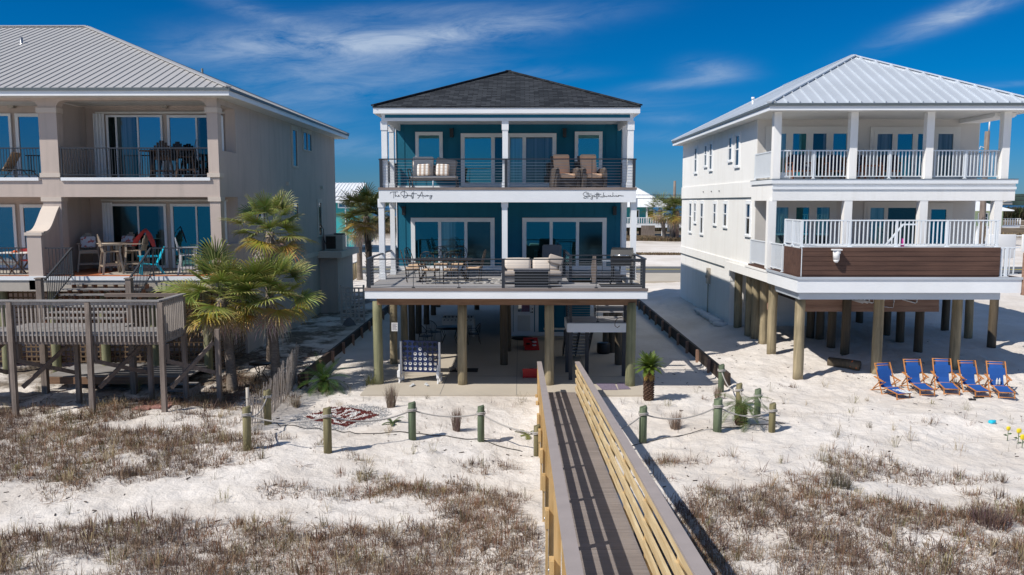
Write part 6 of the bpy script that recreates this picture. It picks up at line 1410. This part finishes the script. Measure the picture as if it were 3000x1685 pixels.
ly = [('ornate metal chair at the far left corner of the deck table', 1222, 28.50, 1.2), ('ornate metal chair on the near side, left of its pair', 1262, 26.70, 2.95), ('ornate metal chair on the near side, right of its pair', 1320, 26.70, 3.25),
      ('ornate metal chair at the right head of the deck table', 1388, 27.45, -1.7), ('ornate metal chair against the glass at the far side, left one', 1292, 29.07, 0.1), ('ornate metal chair at the far side of the deck table, right one', 1345, 29.07, -.1)]
for l, px, Y, rz in ly: dup(mc.o, (dk(px, Y), Y, DK), rz, l)
t = Thing('dining_table', 'long dark metal dining table on the lower deck', 'dining table', (dk(1300, 27.74), 27.74, DK)); b = MB(); b.box(-.95, .95, -.5, .5, .70, .74)
for i in range(9): b.box(-.95+.21*i, -.93+.21*i, -.5, .5, .741, .75)
t.part('tabletop', b, 'bronze')
for s in (-1, 1):
    for q in (-1, 1): b = MB(); b.tube([(s*.75, q*.35, .7), (s*.6, q*.28, .35), (s*.8, q*.38, 0)], .025, 6); t.part('leg', b, 'bronze')
b = MB(); b.box(-1.3, 1.3, -.9, .9, .0, .012); single('rug', b, 'rug', 'black and cream patterned rug under the deck table', 'rug', (dk(1365, 27.55), 27.55, DK+.002), local=True)
t = Thing('outdoor_sofa', 'charcoal outdoor sofa with thick taupe cushions on the lower deck', 'sofa', (dk(1558, 26.79), 26.79, DK)); b = MB(); b.box(-.98, .98, -.4, .42, .12, .30); b.box(-.98, .98, .36, .44, .3, .72)
for s in (-1, 1): b.box(s*.98, s*.90, -.4, .42, .301, .56)
for x in (-.9, .9):
    for y in (-.35, .35): b.box(x-.03, x+.03, y-.03, y+.03, 0, .119)
t.part('frame', b, 'cush_gy')
for s in (-.49, .49):
    b = MB(); b.soft((s, -.06, .36), (.98, .80, .17), .07); t.part('seat_cushion', b, 'cush'); b = MB(); b.soft((s*.94, .24, .62), (.86, .20, .42), .09, rx=-.2, rz=.02*s); t.part('back_cushion', b, 'cush_lt')
b = MB(); b.soft((.0, 0, 0), (.5, .16, .3), .06, rx=-.3, ry=.3); single('pillow', b, 'cush', 'taupe pillow propped at the right end of the sofa', 'pillow', (dk(1628, 26.93), 26.93, DK+.76), local=True)
t = Thing('coffee_table', 'low charcoal fire table in front of the deck sofa', 'coffee table', (dk(1557, 25.70), 25.70, DK)); b = MB(); b.box(-.56, .56, -.28, .28, .52, .56); t.part('tabletop', b, 'cush_gy'); b = MB(); b.box(-.53, .53, -.25, .25, .06, .519); t.part('body', b, 'black'); b = MB(); b.box(-.53, .53, -.25, .25, 0, .05); t.part('plinth', b, 'dark')
t = Thing('lounge_chair', 'charcoal cushioned chair behind the sofa by the glass doors', 'chair', (dk(1612, 29.07), 29.07, DK), -.2); b = MB(); b.soft((0, 0, .42), (.7, .7, .18), .07); t.part('seat', b, 'cush_gy'); b = MB(); b.soft((0, .32, .82), (.7, .2, .65), .08, rx=-.2); t.part('backrest', b, 'cush_gy')
b = MB(); b.box(-.36, .36, -.34, .34, .1, .33)
for s in (-1, 1): b.box(s*.36, s*.42, -.34, .34, 0, .62)
t.part('frame', b, 'black')
t = Thing('grill', 'black gas grill with chrome handles at the right end of the deck', 'grill', (dk(1822, 26.70), 26.70, DK), -.25)
b = MB(); b.prism([(-.26, .80), (-.28, .92), (-.16, 1.12), (.1, 1.18), (.26, 1.06), (.28, .80)], lambda y, z, x: (x, y, z), -.34, .34); t.part('lid', b, 'black'); b = MB(); b.box(-.34, .34, -.26, .28, .60, .797); t.part('firebox', b, 'black')
b = MB(); b.cyl((-.26, -.34, .95), (.26, -.34, .95), .018); b.box(-.26, -.24, -.34, -.27, .94, .96); b.box(.24, .26, -.34, -.27, .94, .96); t.part('handle', b, 'steel')
for s in (-1, 1): b = MB(); b.box(s*.35, s*.62, -.24, .26, .74, .79); t.part('side_shelf', b, 'steel' if s < 0 else 'black')
for s in (-1, 1):
    for q in (-1, 1): b = MB(); b.box(s*.30-.025, s*.30+.025, q*.22-.025, q*.22+.025, .06, .6); t.part('leg', b, 'black')
b = MB(); b.box(-.3, .3, -.2, .2, .16, .19); t.part('bottom_shelf', b, 'black')
for s in (-1, 1): b = MB(); b.cyl((s*.36, -.22, .08), (s*.32, -.22, .08), .08, n=14); t.part('wheel', b, 'black')
b = MB(); b.box(-.7, .62, -.42, .42, 0, .01); single('grill_mat', b, 'rug_bk', 'black rectangular mat under the grill', 'mat', (dk(1822, 26.12), 26.12, DK+.002), local=True)
t = Thing('side_stand', 'narrow weathered upright stand at the stair opening', 'stand', (dk(1740, 26.79), 26.79, DK)); b = MB(); b.prism([(-.05, 0), (.05, 0), (.10, .5), (.06, .9), (-.04, .9), (-.1, .5)], lambda x, z, y: (x, y, z), -.03, .03); t.part('body', b, 'grey_z'); b = MB(); b.box(-.12, .12, -.12, .12, 0, .02); t.part('foot', b, 'dark')
b = MB(); b.box(-.22, .2, -.1, .1, 0, .012); single('door_mat', b, 'rug_bk', 'small black mat lying beside the fire table', 'mat', (dk(1625, 25.75), 25.75, DK+.002), local=True)
# ================================================================ under the blue house
def game_frame():
    x, y = G(1232, 1118); t = Thing('giant_game', 'giant navy blue four in a row game frame with white rings on white legs', 'giant game', (x, y, 0), -.12); w, h, z0 = .60, 1.0, .36
    b = MB(); nc, nr = 7, 6; cw, ch = 2*w/nc, h/nr; r = .068
    for i in range(nc):
        for j in range(nr):
            cx, cz = -w+cw*(i+.5), z0+ch*(j+.5); out_ = [(cx+cw/2*math.copysign(min(1, abs(math.cos(a))*1.42), math.cos(a)), cz+ch/2*math.copysign(min(1, abs(math.sin(a))*1.42), math.sin(a))) for a in [PI/8*k for k in range(16)]]
            inn = [(cx+r*math.cos(PI/8*k), cz+r*math.sin(PI/8*k)) for k in range(16)]
            for yy in (-.03, .03):
                vs = [(a, yy, c) for a, c in out_]+[(a, yy, c) for a, c in inn]; b.add(vs, [(k, (k+1) % 16, 16+(k+1) % 16, 16+k) for k in range(16)])
            vs = [(a, -.03, c) for a, c in inn]+[(a, .03, c) for a, c in inn]; b.add(vs, [(k, (k+1) % 16, 16+(k+1) % 16, 16+k) for k in range(16)])
    b.box(-w-.01, w+.01, -.035, .035, z0-.03, z0); b.box(-w-.01, w+.01, -.035, .035, z0+h, z0+h+.03); t.part('grid_board', b, 'blue_pl')
    rr = random.Random(2); fill = [5, 3, 3, 4, 3, 2, 1]
    for i in range(nc):
        for j in range(min(nr, [1, 1, 3, 4, 3, 2, 1][i]+1)):
            cx, cz = -w+cw*(i+.5), z0+ch*(j+.5); q = MB(); q.tube([(cx+.046*math.cos(PI/8*k), 0, cz+.046*math.sin(PI/8*k)) for k in range(17)], .019, 6, False); t.part('ring', q, 'white_pl')
    for s in (-1, 1):
        b = MB(); b.box(s*(w+.03), s*(w+.09), -.04, .04, .02, z0+h); b.box(s*(w+.02), s*(w+.1), -.3, .3, .18, .26)
        for q in (-.27, .24): b.box(s*(w+.03), s*(w+.08), q, q+.05, 0, .62 if q < 0 else .18); b.box(s*(w+.03), s*(w+.08), q-.03, q+.08, 0, .05)
        b.box(s*(w+.02), s*(w+.11), -.34, -.2, .2, .42); t.part('leg', b, 'white_pl')
game_frame()
x, y = G(1345, 985); t = Thing('foosball_table', 'white foosball table standing under the house', 'foosball table', (x-.03, y+.2, 0)); b = MB()
b.box(-.72, .72, -.38, -.35, .52, .86); b.box(-.72, .72, .35, .38, .52, .86); b.box(-.72, -.69, -.35, .35, .52, .86); b.box(.69, .72, -.35, .35, .52, .86); b.box(-.69, .69, -.35, .35, .56, .6); t.part('cabinet', b, 'offwhite')
for s in (-1, 1):
    for q in (-1, 1): b = MB(); b.box(s*.68-.05, s*.68+.05, q*.32-.04, q*.32+.04, 0, .519); t.part('leg', b, 'offwhite')
for k in range(8): xx = -.6+k*.17; b = MB(); b.cyl((xx, -.6, .78), (xx, .5, .78), .009, n=6); b.cyl((xx, -.62, .78), (xx, -.5, .78), .022, n=8); b.box(xx-.02, xx+.02, -.05, .0, .70, .90); t.part('rod', b, 'black')
x, y = G(1318, 1008); t = Thing('round_table', 'black round mesh table under the blue house', 'table', (x, y, 0)); b = MB(); b.cyl((0, 0, .69), (0, 0, .72), .6, .6, 24); t.part('tabletop', b, 'black')
for k in range(4): a = PI/4+k*PI/2; b = MB(); b.tube([(.45*math.cos(a), .45*math.sin(a), .69), (.3*math.cos(a), .3*math.sin(a), .35), (.5*math.cos(a), .5*math.sin(a), 0)], .014, 6); t.part('leg', b, 'black')
tx, ty = x, y
def mesh_chair(label, x, y, rz):
    t = Thing('mesh_chair', label, 'metal chair', (x, y, 0), rz, 'black metal chairs at the round table'); b = MB(); b.box(-.24, .24, -.22, .22, .42, .44); t.part('seat', b, 'black'); b = MB()
    arc = [(.27*math.cos(a), .12+.16*math.sin(a), 0) for a in [PI*k/10 for k in range(11)]]
    b.tube([(a[0], a[1]+.02, .62+.26*math.sin(PI*k/10)) for k, a in enumerate(arc)], .014, 6)
    for k in range(1, 10): a = arc[k]; b.bar((a[0]*.9, a[1], .44), (a[0], a[1]+.02, .62+.26*math.sin(PI*k/10)), .008)
    t.part('backrest', b, 'black')
    for s in (-1, 1): b = MB(); b.tube([(s*.25, -.25, 0), (s*.24, -.2, .43), (s*.27, -.18, .62), (s*.27, .12, .62)], .012, 6); t.part('leg', b, 'black'); b = MB(); b.tube([(s*.24, .28, 0), (s*.23, .2, .43), (s*.27, .12, .62)], .012, 6); t.part('leg', b, 'black')
    return t
mch = mesh_chair('black metal chair nearest the giant game frame', tx-.95, ty-.55, 1.2); dup(mch.o, (tx-.75, ty+.55, 0), .7, 'black metal chair on the far left of the round table'); dup(mch.o, (tx+1.0, ty+.1, 0), -1.4, 'black metal chair behind the front piling, right of the round table')
for k, (px, py, rz, lab) in enumerate(((1556, 1020, .05, 'dark red cornhole board leaning back in the shade by the white door'), (1556, 1098, 3.14, 'bright red cornhole board at the sunny edge of the slab'))):
    x, y = G(px, py); t = Thing('cornhole_board', lab, 'cornhole board', (x, y, 0), rz, 'red cornhole boards'); b = MB(); b.add([(-.3, -.6, .08), (.3, -.6, .08), (.3, .6, .34), (-.3, .6, .34), (-.3, -.6, .02), (.3, -.6, .02), (.3, .6, .24), (-.3, .6, .24)], [(0, 1, 2, 3), (4, 7, 6, 5), (0, 4, 5, 1), (1, 5, 6, 2), (2, 6, 7, 3), (3, 7, 4, 0)]); t.part('board', b, 'red_pl')
    b = MB(); b.cyl((0, .37, .292), (0, .37, .297), .08, n=16); t.part('hole', b, 'black')
    b = MB(); b.box(-.29, -.25, .5, .56, 0, .26); b.box(.25, .29, .5, .56, 0, .26); b.box(-.29, .29, .56, .58, .02, .3); t.part('leg', b, 'red_pl')
    if k == 0:
        for q, (dx, dy) in enumerate(((-.12, -.1), (.12, -.25), (.13, .1), (.05, .3))): b = MB(); b.soft((0, 0, 0), (.15, .15, .05), .02); single('bean_bag', b, 'sandbag' if q in (1, 2) else 'rug_bk', ['black bean bag at the left of the shaded board', 'white bean bag low on the shaded board', 'white bean bag high on the shaded board', 'black bean bag by the hole of the shaded board'][q], 'bean bag', (x+dx, y+dy, .22+dy*.21), .3*q, 'bean bags on the cornhole board', local=True)
x, y = G(1339, 1085); b = MB(); b.box(-.75, .75, -.32, .32, 0, .01); single('floor_mat', b, 'rug_bk', 'black floor mat behind the front left middle piling', 'mat', (x, y, .004), local=True)
for k in range(5): b = MB(); b.soft((0, 0, .06), (.12, .12, .12), .02); single('yard_dice', b, 'taupe_pl', ['big wooden dice at the left of the black mat', 'big wooden dice in the middle of the black mat', 'big wooden dice at the back of the black mat', 'big wooden dice nearest the piling', 'big wooden dice at the front of the black mat'][k], 'dice', (x-.22+.13*k-.05*(k % 2), y-.1+.13*(k % 2)+.04*(k == 4), .014), .4*k, 'wooden yard dice', local=True)
x, y = G(1768, 1035); b = MB(); b.lathe((0, 0, 0), [(.24, 0), (.27, .1), (.27, .38), (.25, .42)], 20); single('planter', b, 'black', 'round black drum shaped planter behind the stairs', 'planter', (x, y, 0), local=True)
for k, (pts, lab) in enumerate((([(1745, 1124), (1800, 1124), (1810, 1143), (1765, 1143)], 'left half of the purple woven mats by the slab edge'), ([(1806, 1122), (1828, 1122), (1848, 1141), (1812, 1142)], 'right half of the purple woven mats by the slab edge'))):
    b = MB(); P = [G(*p) for p in pts]; vs = [(a, c, .004) for a, c in P]+[(a, c, .016) for a, c in P]; b.add(vs, [(0, 1, 2, 3), (4, 5, 6, 7), (0, 1, 5, 4), (1, 2, 6, 5), (2, 3, 7, 6), (3, 0, 4, 7)]); single('woven_mat', b, 'purple', lab, 'mat', group='purple woven mats')
x, y = G(1833, 1128); t = Thing('shepherd_hook', 'tall teal shepherd hook with a loop beside the right front piling', 'hook', (x, y, 0)); b = MB(); H_ = 2.05; b.tube([(0, 0, 0), (0, 0, H_)]+[(-.19+.19*math.cos(a*PI/8), 0, H_+.19*math.sin(a*PI/8)) for a in range(9)]+[(-.38, 0, H_-.08), (-.30, 0, H_-.14), (-.22, 0, H_-.08)], .012, 6); t.part('rod', b, 'lattice')
b = MB()
for z in (.9, 1.1, 1.35, 1.5): b.add([(0, -.02, z), (.06, -.03, z+.04), (.1, -.03, z), (.05, -.02, z-.03)], [(0, 1, 2, 3)])
t.part('leaf_ornament', b, 'leafgn')
x, y = G(1518, 992); b = MB(); b.cyl((0, 0, 0), (0, 0, .015), .5, n=24); single('round_mat', b, 'rug_bk', 'half round black mat in front of the white door', 'mat', (x+.2, y, .004), local=True)
t = Thing('bench', 'small white bench against the teal room wall', 'bench', (1.55, 35.7, 0)); b = MB(); b.box(-.5, .5, -.2, .2, .42, .46); t.part('seat', b, 'offwhite')
for s in (-1, 1): b = MB(); b.box(s*.42-.03, s*.42+.03, -.17, .17, 0, .419); t.part('leg', b, 'black')
t = Thing('garden_set', 'small black cast iron table in the shade between the palms', 'table', (-8.5, 26.3, gz(-8.5, 26.3))); b = MB(); b.cyl((0, 0, .62), (0, 0, .65), .35, .35, 18); t.part('tabletop', b, 'black')
for k in range(3): a = k*2.09; b = MB(); b.tube([(.25*math.cos(a), .25*math.sin(a), .62), (.08*math.cos(a), .08*math.sin(a), .35), (.3*math.cos(a), .3*math.sin(a), 0)], .018, 6); t.part('leg', b, 'black')
t = Thing('tarp_bundle', 'crumpled grey tarp leaning on the lattice screen', 'tarp', (at(1020, 800, 37.4)[0], 37.4, gz(-7, 37.4))); b = MB(); b.lathe((0, 0, 0), [(.45, 0), (.40, .25), (.22, .55), (.06, .72)], 9); t.part('sheet', b, 'cush_gy')
# white house balcony furniture
UZ = 6.83
for k, (px, Y, rz, lab) in enumerate(((2340, 30.59, .1, 'reddish wooden armchair with navy cushion at the left of the white balcony'), (2446, 30.78, 0, 'reddish wooden armchair beside the second balcony column'), (2505, 30.97, -.4, 'reddish wooden armchair just right of the second balcony column'), (2605, 30.78, -.2, 'reddish wooden armchair nearest the third balcony column'))):
    if k == 0:
        t = Thing('wooden_armchair', lab, 'armchair', (at(px, 500, Y)[0], Y, UZ), rz, 'reddish armchairs on the white balcony'); W0 = t
        b = MB(); b.box(-.32, .32, -.3, .3, .28, .33)
        for s in (-1, 1):
            b.box(s*.32, s*.37, -.33, .33, .58, .62); b.box(s*.32, s*.37, -.33, -.27, 0, .58); b.box(s*.32, s*.37, .27, .33, 0, .85)
        b.box(-.32, .32, .28, .32, .5, .85); t.part('frame', b, 'redwood'); b = MB(); b.soft((0, 0, .40), (.6, .56, .14), .05); t.part('seat_cushion', b, 'navy'); b = MB(); b.soft((0, .2, .68), (.6, .14, .48), .05); t.part('back_cushion', b, 'navy')
    else: dup(W0.o, (at(px, 500, Y)[0], Y, UZ), rz, lab)
t = Thing('side_table', 'low reddish wooden table between the balcony armchairs', 'table', (at(2552, 500, 30.21)[0], 30.21, UZ)); b = MB(); b.box(-.35, .35, -.3, .3, .46, .5); t.part('tabletop', b, 'redwood')
for s in (-1, 1):
    for q in (-1, 1): b = MB(); b.box(s*.32-.03, s*.32+.03, q*.26-.03, q*.26+.03, 0, .459); t.part('leg', b, 'redwood')
t = Thing('umbrella_base', 'white umbrella base at the left column of the white balcony', 'umbrella base', (at(2292, 500, 29.73)[0], 29.73, UZ)); b = MB(); b.box(-.25, .25, -.15, .15, 0, .08); t.part('plate', b, 'white_pl'); b = MB(); b.box(-.12, .12, -.08, .08, .08, .22); t.part('socket', b, 'white_pl')
b = MB(); b.lathe((0, 0, 0), [(.05, 0), (.07, .16), (.055, .18), (.06, .26)], 12); x, z = at(2635, 720, 26.50); single('bucket', b, 'magenta', 'magenta toy cup on the white pool coping', 'cup', (x, 26.3, 4.58), local=True)
# towels over the far railing
t = Thing('towel_rack', 'rack hung with white towels at the right end of the white deck', 'rack', (16.3, 27.74, 3.62)); b = MB(); b.bar((-.6, 0, 1.25), (1.6, 0, 1.25), .04); b.bar((-.6, 0, 0), (-.6, 0, 1.25), .04); b.bar((1.5, 0, 0), (1.5, 0, 1.25), .04); t.part('frame', b, 'white_pl')
b = MB(); b.soft((-.1, -.03, .9), (.9, .06, .8), .02); b.soft((.9, -.03, 1.0), (.7, .06, .6), .02); single('beach_towel', b, 'white_pl', 'white towels hanging on the rack by the pool', 'towel', (16.3, 27.71, 3.62), local=True)
# ================================================================ background
def far_house(label, x0, x1, Y0, Y1, zf, zt, pitch, wall, roof, ridge='hip', deck=True, raised=True, rail=True):
    t = Thing('beach_house', label, 'house', ((x0+x1)/2, Y0, 0), local=False); g = gz((x0+x1)/2, Y0)
    b = MB(); b.box(x0, x1, Y0, Y1, zf, zt); t.part('wall', b, wall); return t, g
x0, x1 = at(1775, 600, 130)[0], at(1938, 600, 130)[0]; zf = at(1900, 655, 130)[1]; zt = at(1900, 606, 130)[1]
t, g = far_house('teal beach house with a white roof and porch across the road', x0-1, x1-1.3, 130, 141, zf, zt, .5, 'teal_lt', 'white_roof')
hip_roof(t, x0-3, x1+1.2, 127.2, 143, zt, .62, 'white_roof', rib=.7, ribh=.04)
b = MB(); b.box(x0-2.8, x1+3.2, 127.4, 130, zf-.55, zf); t.part('porch', b, 'white'); b = MB()
for x in np.linspace(x0+1.2, x1-.2, 4): b.box(x-.12, x+.12, 127.5, 127.74, g, zt)
t.part('porch_post', b, 'white')
picket(t, (x0-2.8, 127.45, zf), (x1+3.2, 127.45, zf), 1.0, .35, 'white', .10, (.5, 1), .12, toph=.1)
window(t, (at(1902, 640, 130)[0]-.5, 129.98, zf+.9), (1, 0, 0), (0, -1, 0), 1.3, 1.3, .15, (1,), frame='white', pane='glass_b'); window(t, (x0+4.2, 129.98, zf+.6), (1, 0, 0), (0, -1, 0), 1.1, 1.6, .15, (1,), frame='white', pane='glass_b')
b = MB(); b.box(x0+.5, x1-6.5, 131, 138, g-.2, zf-.05); t.part('ground_room', b, 'teal_lt')
b = MB()
for x in np.linspace(x0, x1-1.5, 5): b.box(x-.15, x+.15, 130, 130.3, g-.2, zf-.05)
t.part('piling', b, 'timber_dk')
b = MB(); b.box(at(1878, 680, 126)[0], at(1918, 680, 126)[0], 125.9, 126, g, g+1.9); single('board_fence', b, 'grey_z', 'grey board screen in front of the teal house', 'fence')
# left teal house
x0, x1 = at(955, 560, 92)[0], at(1035, 560, 92)[0]; zt = at(1000, 585, 92)[1]
t, g = far_house('turquoise house with a white gable roof behind the beige house', x0-6, x1, 92, 104, 1.0, zt, .5, 'teal_lt', 'white_roof')
b = MB(); zr = at(1030, 540, 96)[1]; b.add([(x0-6, 91.3, zt-.1), (x1+.3, 91.3, zt-.1), (x1+.3, 98, zr+.2), (x0-6, 98, zr+.2), (x1+.3, 104.7, zt-.1), (x0-6, 104.7, zt-.1)], [(0, 1, 2, 3), (3, 2, 4, 5)])
for k in range(40): x = x0-5.8+k*.35; 
for x in np.arange(x0-5.8, x1+.3, .4): b.bar((x, 91.3, zt-.07), (x, 98, zr+.23), .06, .06)
t.part('roof', b, 'white_roof'); b = MB(); b.prism([(92, zt-.15), (98, zr+.1), (104, zt-.15)], lambda y, z, x: (x, y, z), x1-.2, x1); t.part('gable', b, 'teal_lt')
window(t, (at(990, 600, 92)[0], 91.98, at(990, 610, 92)[1]), (1, 0, 0), (0, -1, 0), 1.4, .95, .12, (1,), sash=True, frame='white', pane='glass_b')
b = MB(); b.cyl((x1-.9, 91.9, 1), (x1-.9, 91.9, zt-.2), .06); t.part('downspout', b, 'white')
b = MB(); b.box(x0-6.3, x1+.35, 91.2, 91.28, zt-.35, zt-.1); t.part('fascia', b, 'white')
# green house on the right + pale house behind
x0, x1 = at(2830, 640, 105)[0], at(2915, 640, 105)[0]; zt = at(2880, 617, 105)[1]; zf = at(2880, 662, 105)[1]
t, g = far_house('pale green cottage with a white roof seen behind the white balcony', x0, x1+1, 105, 113, zf, zt, .4, 'green_wall', 'white_roof')
hip_roof(t, x0-.8, x1+1.8, 104, 114, zt, .38, 'white_roof', rib=0)
window(t, (at(2864, 640, 105)[0], 104.98, zf+.35), (1, 0, 0), (0, -1, 0), 1.3, 1.3, .1, (1, 1), sash=True, frame='white', pane='glass_s')
b = MB()
for x in np.linspace(x0+.3, x1+.7, 4): b.box(x-.12, x+.12, 105.1, 105.4, g-.2, zf)
t.part('piling', b, 'white'); b = MB(); b.box(x1+1.0, x1+3.2, 105, 107, zf-.2, zf); t.part('porch', b, 'white')
picket(t, (x1+1.0, 105.0, zf), (x1+3.2, 105.0, zf), .95, .3, 'white', .08, (1,), .1)
rr = random.Random(8); b = MB()
for k in range(16): x = 560+k*70+rr.uniform(-20, 20); w_ = rr.uniform(10, 26); h_ = rr.uniform(4, 8); Y = 1888; b2 = MB(); b2.box(x, x+w_, Y, Y+10, 0, h_); b2.prism([(x-1, h_), (x+w_+1, h_), (x+w_/2, h_+4)], lambda a, c, y: (a, y, c), Y-1, Y+11); single('shore_house', b2, 'terra' if k % 3 == 0 else 'tile_lt', 'distant low house on the far shore of the bay', 'house', group='houses on the far shore')
# low marsh scrub
def scrub(px0, px1, Y, h, n, cols, name, label, depth=12):
    xa, xb = at(px0, 620, Y)[0], at(px1, 620, Y)[0]; x = RNG.uniform(xa, xb, n); y = Y+RNG.uniform(0, depth, n)
    V, Q, C = clump_arrays(x, y, RNG.integers(8, 16, n), np.full(n, h), np.full(n, .05+Y*.0006), np.full(n, h*.8), np.full(n, .6), cols[RNG.integers(0, len(cols), n)], RNG)
    o = bpy.data.objects.new(name, attr_mesh(name, V, Q, [], C, 'grass')); COL.objects.link(o); tag(o, label, None, None, 'stuff')
br = np.array([(.22, .16, .10), (.15, .11, .07), (.28, .21, .12)]); gr = np.array([(.04, .055, .025), (.06, .07, .03), (.10, .08, .05)])
scrub(1840, 2000, 116, .7, 700, br, 'marsh_grass', 'brown marsh grass in front of the teal house', 8)
scrub(1845, 2000, 86, .30, 260, br, 'roadside_grass', 'thin brown grass strip beyond the road', 3)
scrub(2900, 3080, 260, 4.5, 700, gr, 'scrub', 'dark green scrub at the bay edge on the right', 20)
scrub(2800, 3080, 130, .9, 900, br, 'marsh_reeds', 'brown marsh reeds behind the white house', 60)
scrub(1780, 2010, 160, 2.6, 900, gr*1.3, 'thicket', 'dull green thicket behind the teal house', 30)
scrub(980, 1130, 150, 2.4, 700, br, 'dune_thicket', 'brown thicket behind the palms on the left', 20)
# utility poles, wire
def pole(label, px, pt, Y, r=.16):
    x, z = at(px, pt, Y); g = gz(x, Y); t = Thing('utility_pole', label, 'utility pole', (x, Y, g)); b = MB(); b.cyl((0, 0, -.5), (0, 0, z-g), r*1.2, r*.8, 10); t.part('pole', b, 'grey_z'); return t, z-g
t, h = pole('slim utility pole beyond the palms beside the white house', 1977, 530, 120, .22); b = MB(); b.cyl((-.55, 0, h-7.4), (-.55, 0, h-5.6), .42, n=12); t.part('transformer', b, 'offwhite')
t, h = pole('wooden utility pole seen through the end of the white balcony', 2893, 385, 62, .22); b = MB(); b.cyl((.1, 0, h), (.12, 0, h+.8), .05); b.tube([(-.5, 0, h-1.3), (-.45, 0, h-1.1), (.0, 0, h-1.25)], .03, 5); t.part('insulator', b, 'offwhite')
b = MB()
for z0, z1 in ((6.55, 6.7), (6.3, 6.4)): b.tube([(-80, 61, z0), (-40, 61, z0-.5), (0, 61, z0), (40, 61, z1-.3), (90, 61, z1)], .02, 4)
single('power_line', b, 'black', 'thin power lines strung along the road behind the houses', 'wire')
for k in range(7):
    x, y = at(1018+k*5.2, 780, 54+k*1.3)[0], 54+k*1.3; t = Thing('marker_post', ['white capped wooden marker post nearest the beige house', 'white capped marker post second in the row', 'white capped marker post third in the row', 'white capped marker post in the middle of the row', 'white capped marker post fifth in the row', 'white capped marker post sixth in the row', 'white capped marker post by the tan palm trunk'][k], 'post', (x, y, gz(x, y)), group='capped marker posts by the drive'); b = MB(); b.cyl((0, 0, -.1), (0, 0, 1.2), .1, n=10); t.part('post', b, 'piling'); b = MB(); b.cyl((0, 0, 1.2), (0, 0, 1.32), .12, .02, 10); t.part('cap', b, 'white_pl')
